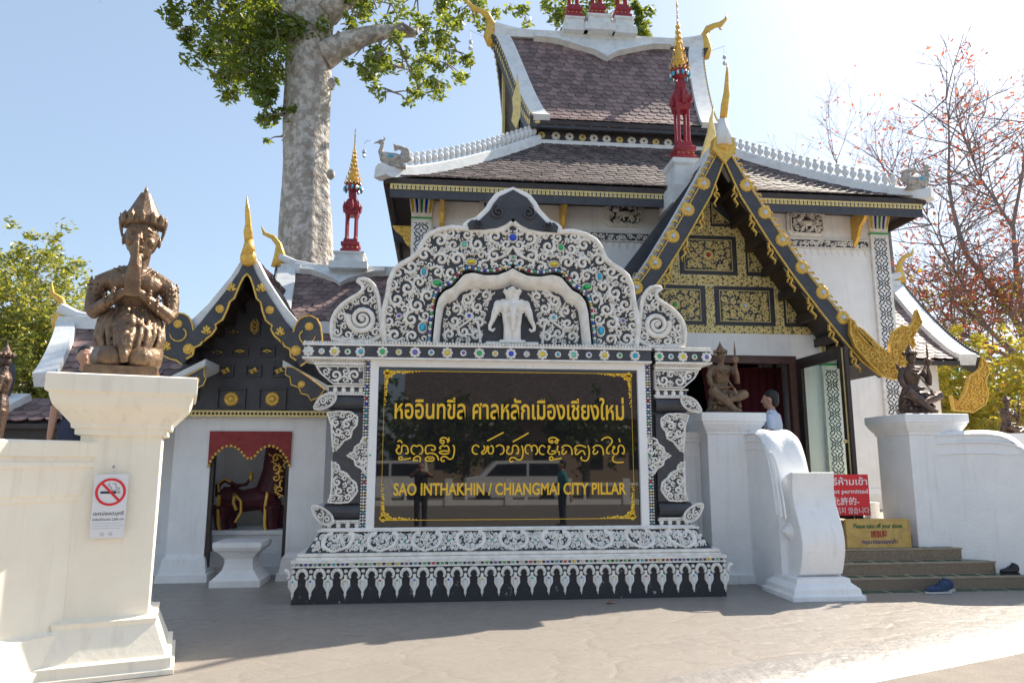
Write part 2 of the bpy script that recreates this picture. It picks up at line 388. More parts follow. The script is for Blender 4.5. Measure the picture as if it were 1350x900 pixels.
m2 = t.nodes.new('ShaderNodeMix'); m2.data_type = 'RGBA'; m2.inputs[7].default_value = (.21, .185, .17, 1); t.links.new(mx.outputs[2], m2.inputs[6]); t.links.new(mr.outputs[0], m2.inputs[0])
cr_ = N('ShaderNodeMapRange'); cr_.inputs[1].default_value = 0; cr_.inputs[2].default_value = .028; cr_.inputs[3].default_value = .28; cr_.inputs[4].default_value = 0; t.links.new(vo.outputs['Distance'], cr_.inputs[0])
m3 = t.nodes.new('ShaderNodeMix'); m3.data_type = 'RGBA'; m3.inputs[7].default_value = (.20, .16, .135, 1); t.links.new(m2.outputs[2], m3.inputs[6]); t.links.new(cr_.outputs[0], m3.inputs[0]); t.links.new(m3.outputs[2], b.inputs['Base Color'])
rr = N('ShaderNodeMapRange'); rr.inputs[3].default_value = .18; rr.inputs[4].default_value = .62; t.links.new(n2.outputs[0], rr.inputs[0]); t.links.new(rr.outputs[0], b.inputs['Roughness'])
hs = t.nodes.new('ShaderNodeMath'); hs.operation = 'MINIMUM'; hs.inputs[1].default_value = .09; t.links.new(vo.outputs['Distance'], hs.inputs[0])
ha = t.nodes.new('ShaderNodeMath'); ha.operation = 'MULTIPLY_ADD'; ha.inputs[1].default_value = .22; t.links.new(n2.outputs[0], ha.inputs[0]); t.links.new(hs.outputs[0], ha.inputs[2])
bp = N('ShaderNodeBump', Strength=.5, Distance=.10); t.links.new(ha.outputs[0], bp.inputs['Height']); t.links.new(bp.outputs[0], b.inputs['Normal'])
asph = mat('asphalt', (.16, .15, .14), .8, col2=(.22, .20, .18), nscale=3, bump=.5, bscale=70)
grass = mat('grass_ground', (.07, .09, .03), .9, col2=(.13, .12, .05), nscale=1)
# sheets: earth to the horizon, the paved forecourt, the road strip in front of it
q = MB(); q.box(-600, 600, -600, 600, -.6, -.112); tag(q.build('ground', grass), kind='structure')
e0, e1 = W(1080, 893, 5.4), None
edge = [(-30, -6.0), (2.75, 5.42), (5.35, 6.38), (14, 9.6), (40, 19), (40, 60), (-30, 60)]
en = V((.36, -.93, 0)).normalized()
edge = [(-30, -5), (-3.3, 2.8), (2.75, 5.42), (5.35, 6.38), (14, 9.2), (40, 16), (40, 60), (-30, 60)]
inner = [(x-en.x*.55, y-en.y*.55) for x, y in edge[:6]]+edge[6:]
q = MB(); kk_ = [(0, 0), (.18, -.010), (.34, -.036), (.46, -.074), (.55, -.125)]; L_ = inner[:6]; sub_ = []
for a_, b_ in zip(L_, L_[1:]):
    n_ = max(1, int(math.hypot(b_[0]-a_[0], b_[1]-a_[1])/.25)); sub_ += [(a_[0]+(b_[0]-a_[0])*i/n_, a_[1]+(b_[1]-a_[1])*i/n_) for i in range(n_)]
vs = [(x+en.x*s_, y+en.y*s_, z) for x, y in sub_ for s_, z in kk_]; q.add(vs, [(i*5+j, i*5+j+1, i*5+6+j, i*5+5+j) for i in range(len(sub_)-1) for j in range(4)])
edgem = mat('glossy_sealed_edge', (.28, .26, .24), .42, col2=(.20, .18, .17), nscale=4, bump=.7, bscale=11, spec=.5)
tag(q.build('forecourt_edge', edgem, smooth=True), kind='structure')
q = MB(); q.prism(inner, lambda u, v, w_: (u, v, w_), -.10, 0); tag(q.build('paved_forecourt', grd), kind='structure')
q = MB(); q.prism([(-60, -28), (60, -28), (60, 30), (-60, 30)], lambda u, v, w_: (u, v, w_), -.3, -.11); tag(q.build('road', mat('tan_road', (.27, .23, .19), .9, col2=(.19, .165, .145), nscale=2.5, bump=.5, bscale=45)), kind='structure')
# ================= steps =================
stepm = mat('exposed_aggregate', (.22, .15, .10), .7, col2=(.30, .24, .17), nscale=45, namt=(.4, .65), bump=.4, bscale=90)
stepedge = mat('step_nosing_concrete', (.40, .32, .23), .7, col2=(.30, .24, .17), nscale=10, bump=.2)
greentile = mat('green_glazed_tile', (.03, .09, .06), .25, col2=(.05, .13, .09), nscale=9)
greentile2 = mat('tile_grout_border', (.42, .37, .30), .5)
stp = tag(MB().box(3.5, 12, 9.97, 26, -.05, .745).build('terrace', stepedge), kind='structure')
ST0 = 8.98; RUN = .25
st = thing('entrance_steps', 'five broad brown pebble-faced entrance steps with green tile strips between the white curved walls', 'steps', (5.8, 9.5, 0))
for i in range(5):
    y = ST0+i*RUN; z0, z1_ = i*.15, (i+1)*.15
    xr2 = 6.92+(4-i)*.32 if i else 9.0
    o = MB().box(4.42, xr2, y+.01, y+RUN+.3, z0-.02, z1_-.022).build('step', stepm, st)
    MB().box(4.42, xr2+.01, y, y+RUN+.3, z1_-.022, z1_).build('nosing', stepedge, o)
    k = 0; x = 4.5
    if i < 4:
        while x < xr2-.1:
            MB().box(x, x+.27, y+.05, y+.2, z1_, z1_+.003).build('green_tile', greentile, o, ); x += .33
x = 5.3; k = 0
while x < 9:
    tag(MB().box(x, x+.34, 8.80, 8.95, 0, .004).build('green_tile', greentile, stp), None); x += .4
# ================= boundary walls, pillars =================
def pillar(nm, label, x0, x1, y0, y1, prof, m=white):
    o = MB().molded(x0, x1, y0, y1, prof).build(nm, m, None, bevel=.006)
    return tag(o, label, 'pillar')
x0, x1, y0, y1 = -2.80, -2.22, 6.07, 6.65
pil = pillar('gate_pillar', 'tall cream gate pillar with moulded cap carrying the kneeling praying statue', x0, x1, y0, y1,
  [(0, .215), (.04, .215), (.045, .19), (.12, .19), (.13, .15), (.36, .06), (.40, .07), (.405, .03), (.42, .0), (1.81, -.0), (1.815, .04), (1.86, .04), (1.865, .065), (1.90, .07), (1.96, .12), (2.04, .19), (2.10, .21), (2.13, .215), (2.14, .24), (2.27, .24), (2.28, .22)], cream)
PC = V((-2.60, 6.42, 0)); PR = R(18)
def turn_about(o, c, a):
    c = V(c); o.location = c+M.Rotation(a, 3, 'Z') @ (V(o.location)-c); o.rotation_euler.z += a; bpy.context.view_layer.update(); return o
for v_ in pil.data.vertices: v_.co.x += PC.x-(x0+x1)/2; v_.co.y += PC.y-(y0+y1)/2
turn_about(pil, PC, PR)
# low wall that leaves the pillar towards the camera
wd = V((-.60, -.80, 0)); wn = V((.8, -.6, 0)); ws0 = V((-2.78, 6.35, 0))
def lowwall(nm, label, start, d, n, L, H_, th, m, prof):
    q = MB(); vs = []; pr_ = prof; k = len(pr_)
    for s_ in (0, L):
        for z, o_ in pr_: vs.append(start+d*s_+n*(th/2+o_)+V((0, 0, z)))
        for z, o_ in reversed(pr_): vs.append(start+d*s_-n*(th/2+o_)+V((0, 0, z)))
    m2_ = 2*k; q.add(vs, [(i, (i+1) % m2_, m2_+(i+1) % m2_, m2_+i) for i in range(m2_)]+[tuple(range(m2_)), tuple(m2_+i for i in range(m2_))])
    return tag(q.build(nm, m, None, bevel=.005), label, 'wall')
wp = [(-.02, .10), (.10, .10), (.11, .075), (.30, .05), (.33, .05), (.34, .02), (.36, 0), (1.30, 0), (1.31, .02), (1.34, .02), (1.35, .035), (1.48, .045), (1.55, .05), (1.56, .07), (1.60, .07), (1.605, .05), (1.64, .055), (1.645, .075), (1.75, .08), (1.765, .06)]
lowwall('boundary_wall', 'moulded cream boundary wall running from the left gate pillar towards the road', ws0, wd, wn, 3.2, 1.76, .34, cream, wp)
# stair pillars
sp = [(.0, .12), (.12, .12), (.125, .06), (1.98, .06), (1.985, .08), (2.02, .08), (2.03, .095), (2.07, .12), (2.12, .15), (2.15, .155), (2.155, .17), (2.265, .17), (2.275, .16)]
pa = pillar('stair_pillar', 'white stair pillar under the seated sword-bearing statue right of the monument', 3.78, 4.36, 9.72, 10.3, [(z, o_) for z, o_ in sp])
pb = pillar('stair_pillar', 'white stair pillar on the right of the entrance steps under a seated statue', 6.70, 7.32, 9.66, 10.3, [(z, o_) for z, o_ in sp])
# panelled wall behind the monument
wp2 = [(0, .05), (.30, .05), (.31, .02), (.55, .02), (.56, 0), (1.88, 0), (1.885, .03), (1.93, .03), (1.935, .045), (2.02, .045)]
lw = lowwall('terrace_wall', 'white panelled terrace wall between the monument and the stair pillar', V((1.2, 10.1, 0)), V((1, 0, 0)), V((0, -1, 0)), 2.52, 2, .28, white, wp2)
q = MB()
for z0_, z1_ in ((.62, 1.70),):
    for a, b_ in (((3.1, 3.68), 1),): 
        x0, x1 = a; 
        for bb in ((x0, x1, z0_, z0_+.03), (x0, x1, z1_-.03, z1_), (x0, x0+.03, z0_+.03, z1_-.03), (x1-.03, x1, z0_+.03, z1_-.03)): q.box(bb[0], bb[1], 9.945, 9.965, bb[2], bb[3])
q.build('panel_moulding', white, lw)
lowwall('terrace_wall', 'long white terrace wall running off to the right behind the stair pillar', V((7.3, 10.15, 0)), V((1, -.02, 0)), V((.02, 1, 0)), 7.5, 2, .28, white, wp2)
# curved stair cheeks with raised roll mouldings
def cheek(label, org, d, L, top, th, rolls):
    """org: foot at the pillar; d: unit direction down the stair; top: [(s,z)] profile"""
    d = V(d); n = V((d.y, -d.x, 0)); n = n if n.x < 0 else -n   # n points to the camera's side (left)
    mp = lambda s_, z, w_: tuple(V(org)+d*s_+n*w_+V((0, 0, z)))
    t_ = smoothpoly(top, 2, False); poly = [(0, 0)]+t_+[(L, 0)]
    root = thing('curved_stair_wall', label, 'stair wall', org)
    MB().prism(poly, mp, 0, -th).build('wall_body', white, root, bevel=.02)
    for dz, wd_, h_ in rolls:
        pts = []
        for i, p in enumerate(t_):
            a = V(t_[max(i-1, 0)]); c = V(t_[min(i+1, len(t_)-1)]); tt = (c-a).normalized(); nn = V((tt.y, -tt.x)); pts.append((p[0]+nn.x*dz*-1 if False else p[0]-abs(dz)*tt.y*-1*-1, p[1]-abs(dz)*tt.x))
        MB().ribbon(pts, wd_, mp, h_, w0=-.001, top=.35).build('roll_moulding', white, root)
    # crown roll along the top
    q = MB(); k = len(t_); vs = []; 
    for i, p in enumerate(t_):
        a = V(t_[max(i-1, 0)]); c = V(t_[min(i+1, k-1)]); tt = (c-a).normalized(); nn = V((-tt.y, tt.x)); 
        if nn.y < 0 and abs(tt.x) > .2: nn = -nn
        for j in range(9):
            f_ = j/8; w_ = .03-(th+.06)*f_; hgt = .055*math.sin(PI*f_)**.5+.018*math.sin(3*PI*f_)
            vs.append(mp(p[0]+nn.x*hgt, p[1]+nn.y*hgt, w_))
    q.add(vs, [(i*9+j, i*9+j+1, i*9+10+j, i*9+9+j) for i in range(k-1) for j in range(8)]).build('crown_moulding', white, root, smooth=True)
    return root
cheek('left white curving stair wall sweeping down behind the volute newel', (4.27, 9.80, 0), (0, -1, 0), .98,
      [(0, 1.96), (.30, 1.98), (.52, 1.98), (.68, 1.90), (.80, 1.70), (.88, 1.45), (.94, 1.2), (.98, .95)], .46, [(.09, .05, .03), (.2, .03, .018)])
_d = V((.74, -.67, 0)).normalized()
cheek('right white curving stair wall sweeping down at the edge of the steps', (6.92, 9.72, 0), tuple(_d), 2.3,
      [(0, 1.95), (.45, 1.98), (.85, 1.98), (1.05, 1.90), (1.25, 1.62), (1.42, 1.25), (1.6, .95), (1.85, .7), (2.3, .62)], .46, [(.10, .06, .03), (.26, .03, .02)])
# volute newel
nw = thing('volute_newel', 'white scroll-shaped newel block with round boss at the foot of the left stair wall', 'newel', (4.6, 8.8, 0))
prof = [(8.56, 1.50), (8.53, 1.495), (8.55, 1.42), (8.57, 1.25), (8.55, 1.1), (8.47, .92), (8.41, .75), (8.40, .6), (8.45, .42), (8.53, .24), (8.86, .24), (8.93, .42), (8.97, .6), (8.96, .85), (8.93, 1.05), (8.88, 1.25), (8.80, 1.42), (8.74, 1.5)]
MB().prism(smoothpoly(prof[1:-1], 1), lambda u, v, w_: (w_, u, v), 4.34, 4.88).build('scroll_body', white, nw, bevel=.012)
MB().molded(4.32, 4.88, 8.50, 8.98, [(0, .17), (.06, .17), (.065, .14), (.13, .13), (.19, .06), (.24, .05), (.25, .015)]).build('newel_base', white, nw, bevel=.006)
q = MB(); mpb = lambda u, v, w_: (4.34-w_, u, v)
q.disc((8.72, .76), .12, mpb, .03, n=20); q.disc((8.72, .76), .075, mpb, .035, w0=.02, n=16); q.disc((8.72, .76), .035, mpb, .03, w0=.05, n=10); q.build('round_boss', white, nw)
# ================= temple hall =================
def lerp(a, b, t): return a+(b-a)*t
hall = thing('temple_hall', 'tall white temple hall with stacked brown tiled roofs and patterned corner columns', 'temple', (4.1, 16.6, .745))
YF = 12.9; XL, XR_ = -.5, 8.8; XC = 4.12; ZE = 6.5
def strip_band(x0, x1, y, z0, z1, parent, n):
    return MB().box(x0, x1, y, y+.03, z0, z1)
q = MB(); q.box(XL, 3.0, YF, YF+.2, .75, 6.55); q.box(6.1, XR_, YF, YF+.2, .75, 6.55); q.box(3.0, 6.1, YF, YF+.2, 3.5, 6.55)
q.box(XL, XL+.2, YF+.2, 20.3, .75, 6.55); q.box(XR_-.2, XR_, YF+.2, 20.3, .75, 6.55); q.build('wall', white, hall)
q = MB(); q.box(6.6, 9.02, YF-.22, YF-.002, .75, 1.02); q.box(6.6, 8.95, YF-.13, YF-.002, 1.02, 1.12); q.build('wall_plinth', white, hall)
def lattice_column(xc, wd, Y, z0, z1, parent, capm=GEM, small=False, feet=True):
    o = MB().box(xc-wd/2, xc+wd/2, Y-.07, Y+.05, z0, z1-.45*wd/.37).build('corner_column', stucco, parent)
    ch = .45*wd/.37; zc = z1-ch
    q = MB(); mpc = front(Y-.071); iw = wd*.34
    q.box(xc-iw-.012, xc+iw+.012, Y-.0735, Y-.069, z0+.62 if feet else z0+.1, zc-.10)
    pn = q.build('column_panel', white, o)
    q = MB(); mpc = front(Y-.0735); zz0 = (z0+.66) if feet else z0+.12; n = max(1, int(round((zc-.13-zz0)/(iw*2.35)))); st_ = (zc-.13-zz0)/n
    for k in range(n):
        c = (xc, zz0+st_*(k+.5)); r = iw*.62
        pts = [(c[0]+r*(1+.3*math.cos(4*a))*math.cos(a), c[1]+r*(1+.3*math.cos(4*a))*math.sin(a)*1.08) for a in [2*PI*i/24 for i in range(24)]]
        q.ribbon(pts, iw*.17, mpc, .006, closed=True, top=.9); q.disc(c, iw*.2, mpc, .006, n=6)
        for sx in (-1, 1):
            for sz in (-1, 1):
                q.ribbon([(c[0]+sx*iw, c[1]+sz*st_*.1), (c[0]+sx*iw*.82, c[1]+sz*st_*.3), (c[0]+sx*iw*.3, c[1]+sz*st_*.42), (c[0]+sx*iw*.12, c[1]+sz*st_*.5)], iw*.2, mpc, .006, top=.9)
                q.ribbon([(c[0]+sx*iw, c[1]+sz*st_*.5), (c[0]+sx*iw*.6, c[1]+sz*st_*.47), (c[0]+sx*iw*.75, c[1]+sz*st_*.38)], iw*.12, mpc, .006, top=.9)
    q.build('lattice_pattern', blackp, pn, stuff=True)
    MB().box(xc-wd*.52, xc+wd*.52, Y-.085, Y+.05, zc-.05, zc-.02).build('green_band', greentrim, o)
    if feet:
        MB().box(xc-wd*.52, xc+wd*.52, Y-.085, Y+.05, z0+.50, z0+.54).build('green_band', greentrim, o)
        MB().box(xc-wd*.5, xc+wd*.5, Y-.076, Y+.05, z0+.12, z0+.40).build('dark_foot', blackp, o)
        q = MB()
        for k in range(5): u = xc-wd*.4+wd*.8*k/4; q.ribbon([(u, z0+.5), (u, z0+.42), (u, z0+.33)], [wd*.18, wd*.15, .01], front(Y-.078), .02)
        q.build('fringe', stucco, o)
    # lotus capital with glass strips
    q = MB(); cp = wd/.37
    pr_ = [(wd*.46, zc-.005), (wd*.5, zc+.02*cp), (wd*.52, zc+.12*cp), (wd*.62, zc+.33*cp), (wd*.72, z1)]
    q.lathe([(r, z) for r, z in pr_], (xc, Y-.07+wd*.5, 0), sq=True); ca = q.build('capital', stucco, o)
    for k in range(5):
        q = MB(); f_ = (k-2)/2; f2 = lambda z: lerp(.52, .72, max(0, (z-zc-.12*cp)/(z1-zc-.12*cp)))
        vs = []
        for z, hw_ in ((zc+.06*cp, wd*.04), (zc+.2*cp, wd*.055), (z1-.03, wd*.075)):
            g_ = f2(z)*wd; x = xc+f_*g_*.8; y = Y-.07+wd*.5-g_-.008
            vs += [(x-hw_, y, z), (x+hw_, y, z)]
        q.m = 0; q.add(vs, [(0, 1, 3, 2), (2, 3, 5, 4)])
        q.build('glass_strip', [GEM[[2, 0, 1, 0, 2][k]]], ca)
        q = MB(); q.tube([(xc+(f_+.25)*f2(z)*wd*.8, Y-.07+wd*.5-f2(z)*wd, z) for z in (zc+.05*cp, zc+.2*cp, z1)], [.012*cp, .02*cp, .03*cp], 5) if k < 4 else None
        if k < 4: q.build('flute', stucco, ca)
    return o
lattice_column(-.33, .37, YF, .75, 6.52, hall); lattice_column(8.63, .37, YF, .75, 6.52, hall)
# ornamental band with hanging fringe under the frieze panels
zb1 = W(1000, 319, YF).z
q = MB(); q.box(-.1, 8.4, YF-.03, YF-.001, zb1-.08, zb1+.08); bd = q.build('patterned_band', blackp, hall)
q = MB(); scrollfill(q, [(-.1, zb1-.08), (8.4, zb1-.08), (8.4, zb1+.08), (-.1, zb1+.08)], front(YF-.031), .06, .025, .012, 9, levels=4, tries=3000, fat=.5, border=.025); 
q.build('band_pattern', stucco, bd, stuff=True)
q = MB()
for k in range(62): u = -.05+8.4*k/61; q.ribbon([(u, zb1-.08), (u, zb1-.15), (u, zb1-.235)], [.1, .07, .005], front(YF-.001), .012)
q.build('band_fringe', stucco, bd, stuff=True)
def relief_panel(x0, x1, y0, y1, seed):
    a = XZ(x0, y1, YF); b = XZ(x1, y0, YF); c = ((a[0]+b[0])/2, (a[1]+b[1])/2); hw_, hh_ = (b[0]-a[0])/2, (b[1]-a[1])/2; k = .07
    pl = lambda f: [(c[0]+sx*(hw_*f-(k if i else 0)), c[1]+sz*(hh_*f-(0 if i else k))) for sx, sz, i in ((-1, -1, 0), (-1, -1, 1), (1, -1, 1), (1, -1, 0), (1, 1, 0), (1, 1, 1), (-1, 1, 1), (-1, 1, 0))]
    o = MB().prism(pl(1), front(YF), .05, -.01).build('relief_window', stucco, hall)
    MB().prism(pl(.8), front(YF-.05), .004, 0).build('relief_ground', blackp, o)
    q = MB(); m_ = front(YF-.054); scrollfill(q, pl(.8), m_, .06, .02, .03, seed, holes=[(c[0], c[1], .13)], levels=4, tries=400, fat=.5); q.ribbon(pl(.82), .03, m_, .03, closed=True); q.build('relief_scrolls', stucco, o, stuff=True)
    q = MB(); f_ = lambda x, z, d=.03: (c[0]+x, YF-.054-d, c[1]+z)
    q.ell(f_(0, .0), (.15, .035, .06)); q.ell(f_(-.16, .07), (.055, .035, .05)); q.tube([f_(.14, .02), f_(.22, .06), f_(.2, .12)], [.02, .015, .01], 5)
    for x, e in ((-.1, -.15), (-.05, -.02), (.08, .05), (.13, .18)): q.tube([f_(x, -.02), f_(x+.02, -.08), f_(e, -.13)], [.035, .022, .016], 5)
    q.build('relief_animal', stucco, o, smooth=True)
relief_panel(797, 848, 269, 299, 3); relief_panel(1037, 1086, 281, 311, 4); relief_panel(632, 683, 262, 290, 5); relief_panel(1007-70, 1056-70, 278, 306, 6)
# eaves: gilded fascia, dark soffit
X0, X1 = -.95, 9.2; YE = 12.18
q = MB(); q.box(X0+.12, X1-.12, YE+.05, YF+.05, 6.40, 6.44); q.box(X0+.12, XL, YE+.05, 20.9, 6.38, 6.42); q.box(XR_, X1-.12, YE+.05, 20.9, 6.38, 6.42); q.build('soffit', darkwood, hall)
fa = MB().box(X0+.08, X1-.08, YE+.02, YE+.06, 6.18, 6.54).build('fascia', blackp, hall)
q = MB(); q.box(X0+.081, X1-.081, YE+.008, YE+.018, 6.33, 6.43); q.build('gilded_strip', goldflat, fa)
q = MB()
for k in range(130):
    u = X0+.1+(X1-X0-.2)*k/129; q.m = 0; q.disc((u, 6.46), .012, front(YE+.02), .012, n=4); q.m = 1
    if k: q.box(u-.05, u-.028, YE+.004, YE+.008, 6.335, 6.405); q.disc((u, 6.38), .012, front(YE+.008), .006, n=5)
q.build('strip_pattern', [goldflat, blackp], fa, stuff=True)
for sgx in (-1, 1):
    q = MB(); x = X0+.06 if sgx < 0 else X1-.06; q.box(min(x, x-sgx*.04), max(x, x-sgx*.04), YE+.06, 21, 6.22, 6.5)
    q.build('side_fascia', darkwood, hall)
q = MB()
for sgx in (-1, 1):
    for y in (14.2, 16.2, 18.2): xx = XL if sgx < 0 else XR_; q.box(min(xx, xx+sgx*.38), max(xx, xx+sgx*.38), y-.1, y+.1, 6.0, 6.2)
q.build('eave_beams', blackp, hall)
# naga brackets
def bracket(x, y, z, w_, h_, dirx=0, diry=-1):
    q = MB(); mp = (lambda u, v, ww: (x+ww, y-u, v)) if dirx == 0 else (lambda u, v, ww: (x+dirx*u, y+ww, v))
    q.prism([(0, z), (w_, z), (w_*.8, z-h_*.25), (w_*.5, z-h_*.4), (w_*.35, z-h_*.7), (0, z-h_)], mp, -.035, .035)
    for k in range(4): q.disc((w_*(.6-.15*k), z-h_*(.15+.2*k)), .06, lambda u, v, ww: (mp(u, v, .035+ww) if dirx == 0 else mp(u, v, -.035-ww)), .02, n=6)
    q.build('eave_bracket', gold, hall)
for px, py in ((583, 262), (742, 264), (1130, 280)): p = W(px, py, YF-.2); bracket(p.x, YF-.0, 6.35, .55, .62)
for y in (13.25, 15.6, 18): bracket(XL, y, 6.0 if y < 14 else 5.95, .38, .45, -1)
# lower hipped roof
TOPY, TOPZ = 14.5, 8.40
lowp = curve_prof(TOPY, TOPZ, YE, 6.56, n=14, p=1.22)
lx = lambda v: (lerp(2.05, X0, v), lerp(6.15, X1, v))
lr = sheet(lowp, lx, I4, th=.10).build('lower_roof', darkwood, hall)
tiled(lowp, lambda v: (lx(v)[0]+.05, lx(v)[1]-.05), 20, .20, I4, lr, tiledark, nobj=0, seed=3, over=1.7)
# side slopes
for sg in (-1, 1):
    vs = []; 
    for i, (y, z) in enumerate(lowp):
        v = i/(len(lowp)-1); x = lx(v)[0] if sg < 0 else lx(v)[1]; vs += [(x, y, z-.03), (x, 33.2-y, z-.03), (x, y, z-.13), (x, 33.2-y, z-.13)]
    n = len(lowp)-1; q = MB(); q.add(vs, [f for i in range(n) for f in ((i*4, i*4+1, i*4+5, i*4+4), (i*4+2, i*4+3, i*4+7, i*4+6))]+[(n*4, n*4+1, n*4+3, n*4+2)]); q.build('side_roof', tiledark, hall)
q = MB()
for k in range(46): y = YE+.1+k*.19; q.box(X0-.05, X0+.02, y, y+.17, 6.46, 6.53)
q.build('eave_tile_ends', tiledark, hall, stuff=True)
# hip ridges with finials
fm = MB(); fm.lathe([(.028, 0), (.05, .02), (.03, .05), (.06, .085), (.072, .14), (.055, .19), (.03, .215), (.05, .235), (.045, .26), (.004, .30)], (0, 0, 0), 8); fme = None
for sg in (-1, 1):
    pts = [V((lx(i/14)[0 if sg < 0 else 1], lowp[i][0], lowp[i][1])) for i in range(15)]
    ex = pts[-1]; pts.append(ex+V((sg*.10, -.06, .03)))
    q = MB(); vs = []
    for i, p in enumerate(pts):
        for dx, dz in ((-.11, -.06), (-.09, .13), (-.05, .17), (.05, .17), (.09, .13), (.11, -.06)): vs.append(p+V((dx, sg*dx*.9, dz)))
    q.add(vs, [(i*6+j, i*6+(j+1) % 6, i*6+6+(j+1) % 6, i*6+6+j) for i in range(len(pts)-1) for j in range(6)]+[tuple(range(6)), tuple(len(vs)-6+j for j in range(6))])
    hr = q.build('hip_ridge', wlight, hall, smooth=False)
    for k in range(25):
        p = interp(pts, .02+.83*k/24)
        if fme is None: o = fm.build('ridge_finial', wlight, hr); fme = o.data; [setattr(v_, 'co', v_.co+OFF[hall.name]) for v_ in fme.vertices]
        else: o = link('ridge_finial', fme, hr)
        o.location = p+V((0, 0, .15))-OFF[hall.name]
# drum between the roofs: flower frieze
q = MB(); q.box(2.0, 6.2, TOPY+.06, 18.6, 8.2, 9.0); dr = q.build('drum_wall', blackp, hall)
MB().box(1.98, 6.22, TOPY-.08, TOPY+.055, 8.33, 8.44).build('white_ledge', wlight, hall)
for k, px in enumerate((714, 733, 751, 768, 783, 800, 817, 833, 849, 865, 881, 898)):
    u, v = XZ(px, 178+(px-714)*.062, TOPY+.05); q = MB(); big = k not in (0, 3, 6, 9)
    rosette(q, (u, v), .10 if big else .085, front(TOPY+.06), 8, .02, 0, 1, .3); q.build('wall_flower', [stucco if big else goldflat, blackp], dr)
# upper gabled roof
UE, UR = 14.28, 16.6
up = curve_prof(UR, 12.2, UE, 8.84, n=16, p=1.28)
ux = lambda v: (lerp(1.62, 2.32, v**.7), lerp(6.36, 5.68, v**.7))
ur = sheet(up, lambda v: (ux(v)[0]-.2, ux(v)[1]+.2), I4, th=.08).build('upper_roof', darkwood, hall)
tiled(up, ux, 21, .205, I4, ur, tile, nobj=300, seed=7)
TB = M(((1, 0, 0, 0), (0, -1, 0, 2*UR), (0, 0, 1, 0), (0, 0, 0, 1)))
sheet(up, lambda v: (ux(v)[0]-.2, ux(v)[1]+.2), TB, th=.08).build('rear_roof', tiledark, hall)
for T_ in (I4, TB):
    for sg in (0, 1):
        a = (lambda v: ux(v)[0]-.36) if not sg else (lambda v: ux(v)[1]); c = (lambda v: ux(v)[0]) if not sg else (lambda v: ux(v)[1]+.36)
        band(up, a, c, T_, up=.10, dn=.08).build('verge', wlight, hall)
        s_ = -1 if not sg else 1; e = (lambda v: ux(v)[0]-.36) if not sg else (lambda v: ux(v)[1]+.36)
        band(up, (lambda v: e(v)-.06) if s_ < 0 else (lambda v: e(v)+.005), (lambda v: e(v)-.005) if s_ < 0 else (lambda v: e(v)+.06), T_, up=.06, dn=.30).build('bargeboard', blackp, hall)
        q = MB(); n = 26
        for k in range(n):
            p = interp(up, (k+.5)/n); v = (k+.5)/n; x = e(v)+s_*.07; q.T = lambda r, T_=T_: T_ @ r
            q.ell((x, p.x, p.y-.1), (.02, .06, .08), n=5, m=4); q.ell((x, p.x, p.y+.1), (.015, .04, .07), n=5, m=4)
        q.build('gilded_fringe', goldflat, hall, stuff=True)
gx0 = 2.05
tri = [(y, z-.15) for y, z in up]+[(2*UR-y, z-.15) for y, z in up[::-1]]
for x in (gx0, 6.0): MB().prism(tri, lambda u, v, w_: (x+w_, u, v), 0, .06).build('gable_wall', blackp, hall)
q = MB(); q.box(1.5, 1.56, 16.5, 16.7, 8.6, 11.8); q.build('gable_strut', goldflat, hall)
MB().box(1.9, 6.1, UE+.02, UE+.10, 8.66, 8.84).build('eave_beam', blackp, hall)
for k in range(11):
    q = MB(); u = 2.05+3.9*k/10; z = 8.76
    for a in (-50, -25, 0, 25, 50): q.ribbon([(u, z-.03), (u+.075*math.sin(R(a)), z-.03+.075*math.cos(R(a)))], [.02, .03], front(UE+.02), .015)
    q.build('gilded_leaf', goldflat, hall)
# ridge of the upper roof with hanging collar
q = MB(); q.box(1.3, 6.7, UR-.14, UR+.14, 12.12, 12.34)
for sg in (-1, 1): q.T = None; xx = 1.3 if sg < 0 else 6.7; q.tube([(xx+sg*-.9, UR, 12.36), (xx+sg*-.4, UR, 12.38), (xx, UR, 12.46)], [.05, .09, .1], 8)
q.build('ridge', wlight, hall)
sl = V((up[3][0], up[3][1]))-V((up[0][0], up[0][1])); sl.normalize(); nn_ = V((sl.y, -sl.x)); nn_ = nn_ if nn_.y > 0 else -nn_
def collar(xc, hw_, dp, Yr, Zr, m_, par, sl, nn_):
    q = MB(); mp = lambda u, v, w_: (u, Yr+sl.x*v+nn_.x*w_, Zr+sl.y*v+nn_.y*w_)
    cu = [(xc-hw_, 0), (xc-hw_, dp*.2), (xc-hw_*.72, dp*.24), (xc-hw_*.4, dp*.5), (xc-hw_*.15, dp*.72), (xc, dp)]; pl = cu+[(2*xc-x, v) for x, v in cu[:-1][::-1]]
    q.prism(pl, mp, -.02, .12); q.ribbon(cu+[(2*xc-x, v) for x, v in cu[:-1][::-1]][0:], .06, mp, .16); return q.build('ridge_collar', m_, par)
collar(4.05, 1.75, .95, UR, 12.22, wlight, hall, sl, nn_)
